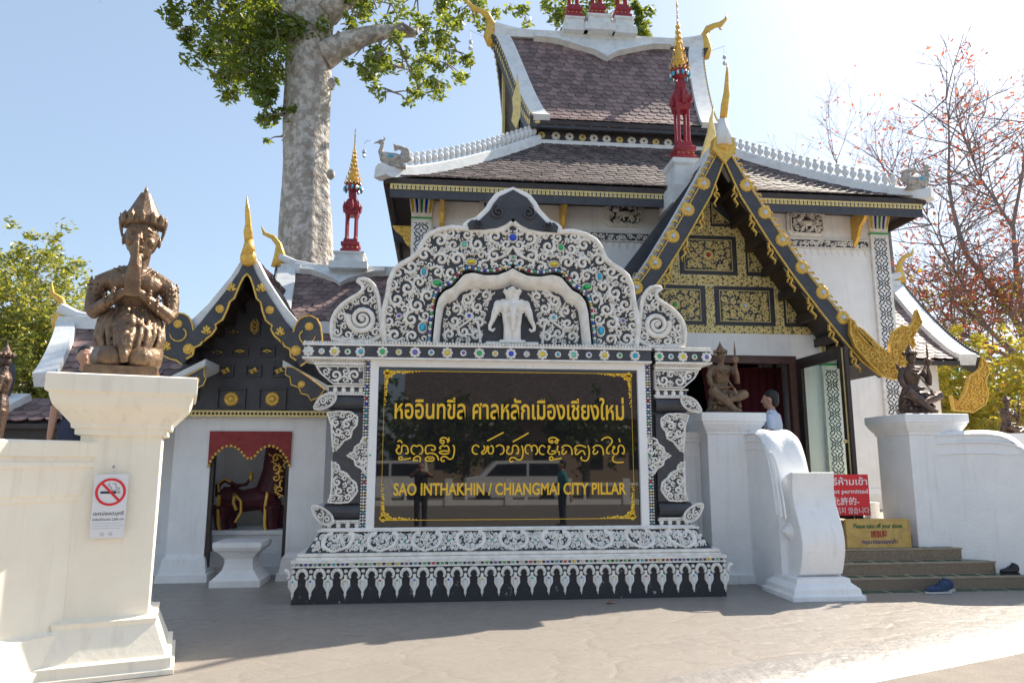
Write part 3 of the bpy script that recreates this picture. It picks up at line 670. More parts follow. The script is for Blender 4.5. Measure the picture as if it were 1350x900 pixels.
# vestibule: body, pediment, gabled roof
VX = 4.55; VY = 11.5; VB = 10.6
vest = thing('entrance_porch', 'projecting entrance porch with steep black and gold gable and gilded pediment panels', 'porch', (VX, VY, .745))
zp0 = 3.74; XW = 6.56
q = MB(); q.box(VX-(XW-VX), 3.06, VY, VY+.18, .75, zp0); q.box(6.05, XW, VY, VY+.18, .75, zp0); q.box(3.06, 6.05, VY, VY+.18, 3.37, zp0)
q.box(XW-.18, XW-.001, VY+.18, YF, .75, zp0); q.box(2.55, 2.73, VY+.18, YF, .75, zp0); q.build('front_wall', white, vest)
q = MB(); q.box(3.06, 6.05, VY+.03, VY+.13, 3.24, 3.369); q.box(5.93, 6.049, VY+.03, VY+.13, .75, 3.24); q.box(3.061, 3.18, VY+.03, VY+.13, .75, 3.24); q.build('door_frame', brownwood, vest)
lattice_column(6.60, .30, VY-.02, .75, 3.62, vest)
# hall interior seen through the door
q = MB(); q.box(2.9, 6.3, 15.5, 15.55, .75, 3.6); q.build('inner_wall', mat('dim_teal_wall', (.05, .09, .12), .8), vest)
q = MB(); q.box(2.8, 6.3, 12.9, 15.5, 3.5, 3.55); q.box(2.74, 2.8, 12.9, 15.5, .75, 3.5); q.box(6.3, 6.36, 12.9, 15.5, .75, 3.5); q.build('inner_shell', darkwood, vest)
q = MB(); n = 26; vs = []
for i in range(n+1):
    x = 5.05+1.2*i/n; y = 12.5+.035*math.sin(i*1.9); vs += [(x, y, .8), (x-.3 if i < 2 else x, y, 3.3)]
q.add(vs, [(i*2, i*2+2, i*2+3, i*2+1) for i in range(n)]); q.build('red_curtain', mat('crimson_curtain', (.10, .008, .015), .8), vest, smooth=True)
# pediment
apz = 6.42; rt = XZ(1084, 441, VY)
def rl(z): # roof line half width at height z
    t = (z-zp0)/(apz-zp0); return (XW-VX)*(1-t)**1.0*(1+.12*t*(1-t)*4*-.25)
ped = MB().prism([(VX-rl(zp0)-.25, zp0), (VX+rl(zp0)+.25, zp0), (VX+.02, apz+.25), (VX-.02, apz+.25)], front(VY), .0, -.1).build('pediment', blackp, vest)
rows = [(XZ(950, 442, VY)[1], XZ(950, 429, VY)[1]), (XZ(950, 377, VY)[1], XZ(950, 363, VY)[1]), (XZ(945, 311, VY)[1], XZ(945, 299, VY)[1])]
rows[0] = (zp0+.002, rows[0][1])
def clipx(x, z, m_=.03): r_ = rl(z)-m_+.06; return max(VX-r_, min(VX+r_, x))
cols = {0: [XZ(842, 400, VY)[0], XZ(936, 400, VY)[0], XZ(1026.5, 400, VY)[0]], 1: [XZ(889.5, 340, VY)[0], XZ(977, 340, VY)[0]], 2: [XZ(930, 275, VY)[0]]}
q = MB(); q2 = MB(); q3 = MB(); g1 = front(VY); g2 = front(VY-.014)
for z0_, z1_ in rows:
    q.prism([(VX-rl(z0_)-.05, z0_), (VX+rl(z0_)+.05, z0_), (VX+rl(z1_)+.05, z1_), (VX-rl(z1_)-.05, z1_)], g1, .012, 0)
    zc = (z0_+z1_)/2; r_ = rl(zc); n = int(2*r_/.17)
    for k in range(n): rosette(q3, (VX-r_+2*r_*(k+.5)/n, zc), .06, g2, 7, .01, 0, 1, .3)
    for k in range(n-1):
        u = VX-r_+2*r_*(k+1)/n; q3.m = 1; q3.disc((u, zc+.045), .02, g2, .006, n=4); q3.disc((u, zc-.045), .02, g2, .006, n=4)
for r, xs in cols.items():
    za = rows[r][1]; zb_ = rows[r+1][0] if r < 2 else apz-.25; 
    for x in xs:
        q.box(x-.075, x+.075, VY-.011, VY-.0, za, zb_); n = int((zb_-za)/.16)
        for k in range(n): rosette(q3, (x, za+(zb_-za)*(k+.5)/n), .05, g2, 6, .01, 0, 1, .3)
q.build('gilded_frame', goldsten, ped); q3.build('frame_rosettes', [goldflat, blackp], ped, stuff=True)
def goldpanel(poly, seed, gemc=None):
    o = MB().prism(poly, g1, .010, 0).build('gilded_panel', blackp, ped)
    cx_ = sum(p[0] for p in poly)/len(poly); cz = sum(p[1] for p in poly)/len(poly)
    q = MB(); s_ = [((x-cx_)*.88+cx_, (z-cz)*.86+cz) for x, z in poly]; mpp = front(VY-.010)
    q.ribbon(s_, .018, mpp, .008, closed=True, top=.9); s2_ = [((x-cx_)*.95+cx_, (z-cz)*.95+cz) for x, z in s_]
    scrollfill(q, s2_, mpp, .062, .015, .010, seed, holes=[(cx_, cz, .11)] if gemc is not None else (), levels=5, tries=900, fat=.55, leaf=.9)
    if gemc is not None: rosette(q, (cx_, cz), .10, mpp, 10, .02)
    q.build('gilded_scrolls', goldflat, o, stuff=True)
    if gemc is not None: q = MB(); q.disc((cx_, cz), .045, front(VY-.028), .02, n=8); q.build('gem', GEM[gemc], o)
mg = .035; c0 = cols[0]; c1 = cols[1]; zA, zB = rows[0][1]+mg, rows[1][0]-mg; zC, zD = rows[1][1]+mg, rows[2][0]-mg; zE = rows[2][1]+mg
def rect(a, b_, z0_, z1_): return [(a, z0_), (b_, z0_), (b_, z1_), (a, z1_)]
goldpanel(rect(c0[0]+.11, c0[1]-.11, zA, zB), 1, 1); goldpanel(rect(c0[1]+.11, c0[2]-.11, zA, zB), 2, 7); goldpanel(rect(c1[0]+.11, c1[1]-.11, zC, zD), 3, 4)
goldpanel([(c0[2]+.11, zA), (VX+rl(zA)-.06, zA), (VX+rl(zB)+.02, zB), (c0[2]+.11, zB)], 4)
goldpanel([(c1[1]+.11, zC), (VX+rl(zC)-.06, zC), (VX+rl(zD)+.02, zD), (c1[1]+.11, zD)], 5)
goldpanel([(VX-rl(zC)+.06, zC), (c1[0]-.11, zC), (c1[0]-.11, zD), (VX-rl(zD)-.02, zD)], 6)
goldpanel([(VX-rl(zA)+.06, zA), (c0[0]-.11, zA), (c0[0]-.11, zB), (VX-rl(zB)-.02, zB)], 6)
x_ = cols[2][0]; goldpanel([(x_+.10, zE), (VX+rl(zE)-.08, zE), (VX+.16, apz-.5), (x_+.10, apz-.35)], 7); goldpanel([(VX-rl(zE)+.06, zE), (x_-.10, zE), (x_-.10, apz-.55)], 8)
# porch roof
ro = [XZ(*p, VB) for p in [(951, 186), (985, 240), (1020, 295), (1055, 347), (1090, 392), (1120, 428), (1148, 458), (1175, 478)]]
ri = [XZ(*p, VB) for p in [(950, 214), (975, 262), (1010, 317), (1045, 367), (1080, 413), (1108, 448), (1134, 478), (1160, 498)]]
vp = [(x-VX, z-.05) for x, z in ro]; vp[0] = (0, vp[0][1]); vp = [(p.x, p.y) for p in [interp(vp, i/14) for i in range(15)]]
for sg in (1, -1):
    T_ = M(((0, sg, 0, VX), (1, 0, 0, 0), (0, 0, 1, 0), (0, 0, 0, 1))); xrv = lambda v: (VB+.12, 13.4)
    s_ = sheet(vp, xrv, T_, th=.07).build('roof_slope', darkwood, vest)
    tiled(vp, lambda v: (VB+.3, 13.4), 22, .2, T_, s_, tile, nobj=0, seed=5)
    band(vp, lambda v: VB+.06, lambda v: VB+.32, T_, up=.10, dn=.08).build('verge', wlight, vest)
    q = MB(); L_ = len(vp)
    for k in range(1, 9):
        p = interp(vp, k/9); q.T = lambda r, T_=T_: T_ @ r; q.box(VB+.15, VY+1.2, p.x-.05, p.x+.05, p.y-.26, p.y-.12)
    q.build('purlins', darkwood, vest)
    # bargeboard
    f_ = lambda p: (p[0], p[1]) if sg > 0 else (2*VX-p[0], p[1])
    o_ = [(VX, ro[0][1])]+ro[1:]; i_ = [(VX, ri[0][1])]+ri[1:]
    bb = MB().prism([f_(p) for p in o_+i_[::-1]], front(VB), .03, -.03).build('bargeboard', blackp, vest)
    q = MB(); q.ribbon([f_(p) for p in [(p[0]*.94+r_[0]*.06, p[1]*.94+r_[1]*.06) for p, r_ in zip(i_, o_)]], .03, front(VB-.03), .02)
    q.ribbon([f_(p) for p in [(p[0]*.08+r_[0]*.92, p[1]*.08+r_[1]*.92) for p, r_ in zip(i_, o_)]], .022, front(VB-.03), .015); q.build('gilt_edge', gold, bb)
    ros = [(983, 245), (1007, 281), (1030, 317), (1056, 353), (1083, 386), (1110, 419)]
    for p in ros:
        u, v = f_(XZ(*p, VB)); q = MB(); rosette(q, (u, v), .115, front(VB-.03), 12, .025); ro_ = q.build('gilded_rosette', gold, bb)
        q = MB(); q.disc((u, v), .045, front(VB-.055), .02); q.build('mirror_gem', silver, ro_)
    for k in range(34):
        t_ = .03+.86*k/33; p = interp(o_, t_); p2 = interp(o_, t_+.01); tt = (p2-p).normalized(); nn2 = V((-tt.y, tt.x)); nn2 = nn2 if nn2.y > 0 else -nn2
        pts = [p+nn2*-.01-tt*.02, p+nn2*.035-tt*.025, p+nn2*.07+tt*.0, p+nn2*.065+tt*.035, p+nn2*.045+tt*.025]
        q = MB(); q.ribbon([f_(z) for z in pts], [.035, .038, .03, .024, .014], front(VB-.0), .03); q.build('gilded_crest_leaf', gold, bb)
    for k in range(7):
        t_ = .13+.125*k; p = interp(i_, t_); p2 = interp(i_, t_+.02); tt = (p2-p).normalized(); nn2 = V((tt.y, -tt.x)); nn2 = nn2 if nn2.y < 0 else -nn2
        q = MB()
        q.ribbon([f_(z) for z in [p-tt*.12, p+nn2*.05-tt*.05, p+nn2*.03+tt*.04, p+nn2*.10+tt*.08, p+nn2*.08+tt*.18, p+nn2*.13+tt*.22]], [.025, .038, .03, .04, .028, .006], front(VB-.0), .04)
        q.ribbon([f_(z) for z in [p+nn2*.02-tt*.0, p+nn2*.09+tt*.0, p+nn2*.13+tt*.04]], [.028, .024, .008], front(VB-.0), .04)
        q.build('gilded_flame_hook', gold, bb)
    ng = [(1119, 421), (1124, 424), (1127, 431), (1135, 435), (1155, 455), (1173, 469), (1171, 455), (1176, 437), (1187, 430), (1196, 432), (1203, 424), (1206, 409), (1213, 426), (1206, 437), (1201, 446), (1204, 455), (1199, 462), (1203, 470), (1197, 476), (1193, 500), (1175, 500), (1161, 495), (1141, 475), (1126, 458), (1119, 440)]
    pl = [f_(XZ(*p, VB-.06)) for p in ng]; q = MB(); q.prism(pl, front(VB-.06), .03, -.03)
    scrollfill(q, pl, front(VB-.09), .06, .015, .025, 41, levels=5, tries=500, fat=.5, border=.03, leaf=.9)
    for k in range(7):
        a_ = f_(XZ(1124+k*3.4, 428+k*3.8, VB-.09)); b_ = f_(XZ(1134+k*4.2, 446+k*4.0, VB-.09)); q.ribbon([a_, b_], [.05, .015], front(VB-.09), .04)
    q.build('naga_finial', gold, vest)
# ridge boss and chofa of the porch
def chofa(name, pts, rad, par, m_=gold, spikes=True, flat=.55, rf=(0, 1, 0), base=None):
    q = MB(); q.tube(pts, rad, 8, flat=flat, ref=rf); n = len(pts)
    return q.build(name, m_, par, smooth=True)
c = V((VX, VB-.05, ro[0][1]))
q = MB(); q.prism([(VX-.2, c.z-.18), (VX, c.z-.42), (VX+.2, c.z-.18), (VX+.16, c.z+.02), (VX, c.z+.12), (VX-.16, c.z+.02)], front(VB-.03), .05, -.1); q.disc((VX, c.z-.12), .09, front(VB-.08), .05); q.build('ridge_boss', gold, vest)
q = MB(); q.tube([c+V((0, 0, -.1)), c+V((.0, 0, .12)), c+V((.0, -.02, .34))], [.14, .12, .07], 8); q.build('finial_neck', wlight, vest, smooth=True)
chofa('chofa_finial', [c+V((0, -.02, .30)), c+V((.01, -.1, .55)), c+V((.03, -.15, .72)), c+V((.05, -.12, .88)), c+V((.03, -.2, 1.02)), c+V((.02, -.26, 1.22))], [.06, .065, .055, .04, .028, .005], vest)
chofa('chofa_finial', [c+V((.08, 1.2, .1)), c+V((.16, 1.1, .35)), c+V((.24, 1.05, .62)), c+V((.22, 1.0, .85)), c+V((.27, .95, 1.1))], [.04, .08, .085, .035, .005], vest, goldflat)
q = MB(); q.box(VX-.07, VX+.07, VB+.1, 13.3, c.z-.08, c.z+.06); q.build('roof_ridge', wlight, vest)
# white stepped verge parapet between the gable and the hall
q = MB(); q.box(6.9, 7.0, VB+.3, YF, 3.18, 3.32); q.box(6.5, 6.62, VB+.3, VY-.1, 3.34, 3.50); q.build('eave_beam', darkwood, vest)
# open glazed door leaf
dl = thing('door_leaf', 'black framed glass door leaf standing open at the entrance', 'door', (6.03, 11.45, .78))
q = MB(); ya_, yb2 = 9.98, 11.44
q.box(6.0, 6.06, ya_, ya_+.17, .78, 3.30); q.box(6.0, 6.06, yb2-.15, yb2, .78, 3.30); q.box(6.001, 6.059, ya_+.17, yb2-.15, 3.13, 3.30); q.box(6.001, 6.059, ya_+.17, yb2-.15, .78, 1.0); q.build('leaf_frame', darkwood, dl)
MB().box(6.025, 6.032, ya_+.16, yb2-.14, .99, 3.14).build('pane', glass, dl)
MB().box(5.99, 6.0, ya_+.05, ya_+.07, .8, 3.28).build('brass_strip', goldflat, dl)
q = MB(); q.ell((5.96, ya_+.08, 1.9), .03); q.tube([(5.96, ya_+.08, 1.9), (6.0, ya_+.08, 1.9)], .015, 6); q.build('door_knob', goldflat, dl)
# side porches of the hall (west and east)
def side_porch(sg, label, xa, xb, spire_x=None):
    r = thing('side_porch', label, 'porch', ((xa+xb)/2, UR, .745))
    pz = 5.93; pr = curve_prof(UR, pz, 13.9, 3.72, n=14, p=1.25)
    e = lambda v: lerp(xb, xb-sg*.35, v**.8)
    xr = lambda v: (min(xa, e(v)), max(xa, e(v)))
    for T_ in (I4, TB):
        s_ = sheet(pr, xr, T_, th=.1).build('roof_slope', darkwood, r)
        if T_ is I4: tiled(pr, xr, 20, .21, T_, s_, tile, nobj=110 if sg < 0 else 60, seed=12)
        band(pr, (lambda v: e(v)-.02*sg) if sg > 0 else (lambda v: e(v)-.38), (lambda v: e(v)+.38) if sg > 0 else (lambda v: e(v)+.02), T_, up=.12, dn=.12).build('verge', wlight, r)
        band(pr, (lambda v: e(v)+.385) if sg > 0 else (lambda v: e(v)-.45), (lambda v: e(v)+.45) if sg > 0 else (lambda v: e(v)-.385), T_, up=.07, dn=.3).build('bargeboard', blackp, r)
    q = MB()
    for k in range(40): p = interp(pr, (k+.5)/40); q.ell((e((k+.5)/40)+sg*.42, p.x-.03, p.y+.13), (.03, .035, .045), n=5, m=4)
    q.build('verge_beads', blackp, r, stuff=True)
    x0_, x1_ = min(xa, xb+sg*.3), max(xa, xb+sg*.3)
    q = MB(); q.box(x0_, x1_, UR-.12, UR+.12, pz-.06, pz+.16)
    q.tube([(xb-sg*.5, UR, pz+.16), (xb+sg*.0, UR, pz+.2), (xb+sg*.36, UR, pz+.34)], [.04, .09, .1], 8); q.build('ridge', wlight, r)
    q = MB(); q.box(min(xa, xb-sg*.5), max(xa, xb-sg*.5), 14.4, 18.8, .75, 3.9); q.build('wall', white, r)
    c = V((xb+sg*.40, UR, pz+.1))
    chofa('chofa_finial', [c, c+V((sg*-.04, 0, .3)), c+V((sg*-.0, 0, .55)), c+V((sg*.14, 0, .72)), c+V((sg*.34, 0, .8)), c+V((sg*.42, 0, .98))], [.15, .13, .07, .06, .045, .006], r)
    f = V((e(1)+sg*.35, 13.9, 3.72))
    if sg > 0:
        pl = [(1250, 490), (1246, 470), (1256, 480), (1266, 462), (1270, 445), (1282, 437), (1287, 432), (1286, 420), (1294, 432), (1295, 440), (1290, 452), (1294, 468), (1290, 482), (1275, 492)]
        pl = [XZ(p[0]+6, p[1]+51, 13.9) for p in pl]; q = MB(); q.prism(pl, front(13.9), .04, -.04); scrollfill(q, pl, front(13.86), .08, .02, .03, 2, levels=4, tries=300, border=.04, fat=.5); q.build('naga_finial', gold, r)
    return r
wp_ = side_porch(-1, 'west side porch of the hall with brown tiles behind the small black gable', -.5, -3.3)
side_porch(1, 'east side porch of the hall with white verge sloping down at far right', 8.8, 11.25)
collar(-2.2, .95, .62, UR, 5.98, wlight, wp_, V((-.62, -.78)).normalized(), V((-.78, .62)).normalized())
# ---- tiered spires ----
def spire(label, p, ph, s=1.0, grp=None, pw=.27, vz=1.4):
    r = thing('tiered_spire', label, 'spire', p, grp); p = V(p)
    q = MB(); q.lathe([(pw*1.5*s, 0), (pw*1.45*s, ph*.4), (pw*1.15*s, ph*.45), (pw*1.05*s, ph*.85), (pw*1.2*s, ph*.9), (pw*1.2*s, ph)], p, sq=True); q.build('pedestal', wlight, r)
    b = p+V((0, 0, ph)); Z = lambda z: z*s*vz
    q = MB(); q.lathe([(a*s, Z(z)) for a, z in [(.20, 0), (.20, .07), (.165, .09), (.165, .13), (.195, .15), (.195, .20), (.15, .22), (.14, .27)]], b, sq=True); o = q.build('turret_base', red, r)
    q = MB()
    for k in range(12): sx = (-1, -.33, .33, 1)[k % 4]; side = k//4; u = sx*.15; q.disc((b.x+u*s, b.z+.11*s*vz), .018*s, front(b.y-.166*s), .012, n=5) if side == 0 else None
    q.build('gilt_studs', gold, o)
    for sx in (-1, 1):
        for sy in (-1, 1):
            q = MB(); q.lathe([(.045*s, Z(.26)), (.032*s, Z(.32)), (.032*s, Z(.68)), (.045*s, Z(.74))], b+V((sx*.095*s, sy*.095*s, 0)), 6); q.build('turret_post', red, r)
    q = MB(); q.lathe([(a*s, Z(z)) for a, z in [(.125, .72), (.15, .76), (.15, .80), (.12, .84), (.14, .88), (.10, .94), (.11, .98), (.07, 1.04), (.085, 1.08), (.055, 1.22)]], b, sq=True)
    for sx in (-1, 1):
        for sy in (-1, 1): q.tube([b+V((sx*.12*s, sy*.12*s, Z(.8))), b+V((sx*.16*s, sy*.16*s, Z(.86))), b+V((sx*.155*s, sy*.155*s, Z(.96)))], [.035*s, .03*s, .003], 5)
    for sx, sy in ((0, -1), (1, 0), (-1, 0)):
        q.tube([b+V((sx*.14*s, sy*.14*s, Z(.8))), b+V((sx*.17*s, sy*.17*s, Z(.9))), b+V((sx*.1*s, sy*.1*s, Z(1.05)))], [.06*s, .05*s, .004], 5)
    q.build('turret_roof', red, r)
    q = MB(); q.m = 0; q.lathe([(.03*s, Z(1.15)), (.10*s, Z(1.2)), (.17*s, Z(1.24)), (.14*s, Z(1.3)), (.06*s, Z(1.34))], b, 12)
    for k in range(12):
        a = 2*PI*k/12; q.m = 1+(k % 2); q.ell(b+V((.19*s*math.cos(a), .19*s*math.sin(a), Z(1.22))), (.034*s, .034*s, .055*s), n=5, m=4); q.m = 0; q.ell(b+V((.16*s*math.cos(a+.2), .16*s*math.sin(a+.2), Z(1.32))), .025*s, n=5, m=4)
    q.build('jewelled_canopy', [red, silver, GEM[3]], r)
    q = MB(); prof = []; z = 1.3; rr = .15
    for k in range(11):
        prof += [(rr*s, Z(z)), (rr*.98*s, Z(z+.045)), (rr*.72*s, Z(z+.055)), (rr*.7*s, Z(z+.075))]
        if k < 8:
            n = 10
            for j in range(n):
                a = 2*PI*(j+.5*(k % 2))/n; q.tube([b+V((rr*.9*math.cos(a)*s, rr*.9*math.sin(a)*s, Z(z+.02))), b+V((rr*1.28*math.cos(a)*s, rr*1.28*math.sin(a)*s, Z(z+.035))), b+V((rr*1.3*math.cos(a)*s, rr*1.3*math.sin(a)*s, Z(z+.1-.004*k)))], [.016*s, .013*s, .002], 4)
        z += .088-.001*k; rr *= .79
    prof += [(.014*s, Z(z)), (.02*s, Z(z+.04)), (.008*s, Z(z+.1)), (.014*s, Z(z+.14)), (.001, Z(z+.2))]
    q.lathe(prof, b, 10); q.build('gilded_spire', gold, r, smooth=False); return r
p = W(461, 368, UR); spire('gold and red tiered spire on the west porch ridge beside the big tree trunk', (p.x, UR, 5.95), .42, 1.08, vz=1.22)
p = W(903, 262, 12.1); spire('gold and red tiered spire on the porch roof just behind the black gable', (p.x, 12.1, 6.1), .88, .95, pw=.26, vz=1.5)
for px, lb in ((756, 'left one of three red turrets on white blocks on the top ridge'), (787, 'middle one of three red turrets on the top ridge'), (820, 'right one of three red turrets on white blocks on the top ridge')):
    p = W(px, 29, UR); spire(lb, (p.x, UR, 12.30), p.z-12.30+(.0 if px != 787 else .03), 1.05, 'three turrets on the top ridge', .20 if px != 787 else .25)
# chofas and hanging bells of the top roof
for sg in (-1, 1):
    x = 1.22 if sg < 0 else 6.78; c = V((x, UR, 12.25))
    t = thing('ridge_end_finial', ('gold and white horned finial on the left end of the topmost ridge', 'gold and white horned finial on the right end of the topmost ridge')[sg > 0], 'finial', c)
    chofa('finial_foot', [c+V((0, 0, -.35)), c+V((0, 0, -.1)), c+V((0, 0, .25)), c+V((sg*.06, 0, .42))], [.10, .20, .13, .08], t, gold)
    chofa('horn', [c+V((sg*.03, 0, .35)), c+V((sg*.12, 0, .52)), c+V((sg*.3, 0, .62)), c+V((sg*.45, 0, .66)), c+V((sg*.6, 0, .80)), c+V((sg*.68, 0, 1.02))], [.085, .09, .075, .08, .045, .006], t, gold)
    q = MB(); q.tube([c+V((sg*.42, 0, .6)), c+V((sg*.45, 0, .52)), c+V((sg*.5, 0, .5))], [.03, .025, .004], 5); q.build('beak', gold, t)
    q = MB(); q.tube([c+V((sg*.2, 0, -.1)), c+V((sg*.55, 0, .05))], .006, 4); q.tube([c+V((sg*.52, 0, .03)), c+V((sg*.52, 0, -.35))], .005, 4)
    q.lathe([(.05, 0), (.04, .06), (.01, .1)], c+V((sg*.52, 0, -.3)), 8); q.lathe([(.05, 0), (.06, .05), (.004, .12)], c+V((sg*.52, 0, -.48)), 4); q.build('wind_bell', silver, t)
for x, zt in ((2.1, 10.35),):
    p = W(684, 165, UE-.1)
    q = MB(); mpq = front(UE-.1); c = (p.x-.02, p.z)
    pl = [(c[0]-.03, c[1]-.08), (c[0]-.14, c[1]+.1), (c[0]-.10, c[1]+.35), (c[0]-.12, c[1]+.6), (c[0]-.04, c[1]+.9), (c[0]-.01, c[1]+1.2), (c[0]+.02, c[1]+.9), (c[0]+.06, c[1]+.6), (c[0]+.05, c[1]+.2)]
    q.prism(pl, mpq, .03, -.03); q.build('gilded_eave_flame', goldflat, hall)
# ================= small shrine on the left =================
shr = thing('small_shrine', 'small white shrine with black and gold gable and red-valanced doorway', 'shrine', (-2.6, 10.6, 0))
SX = -2.6; SY = 10.6; W0, W1 = -3.63, -1.56; D0, D1 = -3.13, -2.05; ZW = 2.24
q = MB(); q.box(W0, D0, SY, SY+.2, 0, ZW); q.box(D1, W1, SY, SY+.2, 0, ZW); q.box(D0, D1, SY, SY+.2, 2.0, ZW); q.box(W0, W0+.2, SY+.2, 12.6, 0, ZW); q.box(W1-.2, W1, SY+.2, 12.6, 0, ZW); q.box(W0+.2, W1-.2, 12.4, 12.6, 0, ZW)
q.build('wall', white, shr)
for a, b_, i in ((W0, D0, 0), (D1, W1, 1)):
    q = MB(); q.molded(a, b_, SY-.02, SY+.2, [(0, .09), (.1, .085), (.11, .06), (.3, .03), (.34, .0), (.36, -.01)] if True else []); q.build('wall_foot', white, shr)
q = MB(); q.box(D0, D0+.05, SY+.02, SY+.12, 0, 2.0); q.box(D1-.05, D1, SY+.02, SY+.12, 0, 2.0); q.box(D0+.05, D1-.05, SY+.02, SY+.12, 1.95, 1.999); q.build('door_frame', darkwood, shr)
q = MB(); q.box(-5.4, W0, 11.3, 11.45, 0, 2.3); q.box(-5.6, W0, 11.2, 11.3, 0, .28); q.box(-5.6, W0, 11.25, 11.3, .28, .4); q.build('wing_wall', white, shr)
# red valance with two scallops
ww = D1-D0; pts = [(D0-.02, 2.03), (D1+.02, 2.03), (D1+.02, 1.52)]
for k in range(1, 9): t_ = k/9; pts.append((D1+.02-(ww/2+.02)*t_, 1.52+.25*math.sin(PI*min(1, t_*1.08))**.7+ (.10*t_)))
pts.append((SX+.01, 1.63))
for k in range(1, 9): t_ = 1-k/9; pts.append((D0-.02+(ww/2+.02)*t_, 1.52+.25*math.sin(PI*min(1, t_*1.08))**.7+(.10*t_)))
pts.append((D0-.02, 1.52)); va = MB().prism(pts, front(SY-.02), .015, 0).build('valance', redband, shr)
q = MB(); cv = pts[2:]
for k in range(26): p = interp(cv, (k+.5)/26); q.disc((p.x, p.y+.01), .026, front(SY-.035), .015, n=5)
q.build('gilt_scallop_edge', gold, va)
# gable wall
gz = ZW+.04; GP = SY-.08
q = MB(); q.prism([(W0-.08, ZW), (W1+.08, ZW), (W1+.08, 2.75), (SX+.02, 4.2), (SX-.02, 4.2), (W0-.08, 2.75)], front(GP), 0, -.2); gw = q.build('gable_wall', blackp, shr)
q = MB(); q.box(W0-.12, W1+.12, GP-.05, GP+.0, ZW-.01, ZW+.075); gb = q.build('gilded_band', goldflat, gw)
q = MB()
for k in range(44): q.disc((W0-.1+2.27*k/43, ZW+.032), .022, front(GP-.05), .01, n=5)
q.build('band_pattern', darkwood, gb, stuff=True)
S3 = lambda x, y: XZ(200+x/3, 260+y/3, GP)
for (a, b_, c_, d_), kind in (((255, 375, 755, 840), 2), ((420, 535, 755, 840), 2), ((262, 327, 665, 710), 1), ((370, 437, 665, 710), 1), ((475, 535, 665, 710), 1), ((315, 385, 590, 630), 0), ((425, 490, 590, 630), 0), ((383, 433, 478, 548), 3), ((312, 338, 520, 548), 0), ((150, 190, 755, 800), 0), ((252, 272, 600, 628), 0)):
    p0 = S3(a, d_); p1 = S3(b_, c_); q = MB(); w_ = .022
    for r_ in ((p0[0], p1[0], p0[1], p0[1]+w_), (p0[0], p1[0], p1[1]-w_, p1[1]), (p0[0], p0[0]+w_, p0[1]+w_, p1[1]-w_), (p1[0]-w_, p1[0], p0[1]+w_, p1[1]-w_)): q.box(r_[0], r_[1], GP-.035, GP, r_[2], r_[3])
    fo = q.build('coffer_frame', blackp, gw); cx_, cz = (p0[0]+p1[0])/2, (p0[1]+p1[1])/2; q = MB(); mg_ = front(GP-.005)
    if kind == 2: rosette(q, (cx_, cz), .105, mg_, 12, .02); q.disc((cx_, cz), .05, front(GP-.025), .015)
    elif kind == 3:
        for s_ in (1, .6): q.ribbon([(cx_, cz-.11*s_), (cx_+.06*s_, cz-.03), (cx_+.05*s_, cz+.05*s_), (cx_, cz+.13*s_), (cx_-.05*s_, cz+.05*s_), (cx_-.06*s_, cz-.03)], .02, mg_, .02, closed=True)
        q.disc((cx_, cz), .02, mg_, .02)
    else:
        q.ribbon([(cx_-.07, cz), (cx_, cz+.012), (cx_+.07, cz)], [.004, .055, .004], mg_, .02); q.disc((cx_, cz), .03, mg_, .02, n=6)
        if kind == 1: q.disc((cx_+.02, cz+.035), .03, mg_, .02, n=5); q.disc((cx_-.02, cz-.02), .03, mg_, .02, n=5)
    q.build('gilt_motif', gold, fo)
# shrine gable boards
SB = 9.75; c3 = lambda x, y: XZ(200+x/3, 260+y/3, SB)
oL = [(381, 232), (365, 262), (345, 300), (300, 365), (240, 440), (200, 490), (168, 528), (162, 500), (150, 475), (130, 462), (105, 459), (78, 470), (58, 500), (48, 540), (38, 590), (45, 625), (75, 640), (100, 645), (122, 662)]
iL = [(140, 640), (165, 625), (172, 595), (195, 585), (212, 560), (205, 572), (240, 545), (258, 520), (255, 505), (283, 485), (300, 450), (312, 415), (330, 400), (350, 350), (365, 320), (379, 305)]
axx = c3(380, 300)[0]
bo = [c3(*p) for p in oL]; bi = [c3(*p) for p in iL]; bo[0] = (axx, bo[0][1]); bi[-1] = (axx, bi[-1][1])
pz0 = c3(381, 232)[1]; sp_prof = [(0, pz0-.05), (.15, pz0-.33), (.42, pz0-.72), (.72, pz0-1.06), (.95, pz0-1.3)]; sp_prof = [(p.x, p.y) for p in [interp(sp_prof, i/10) for i in range(11)]]
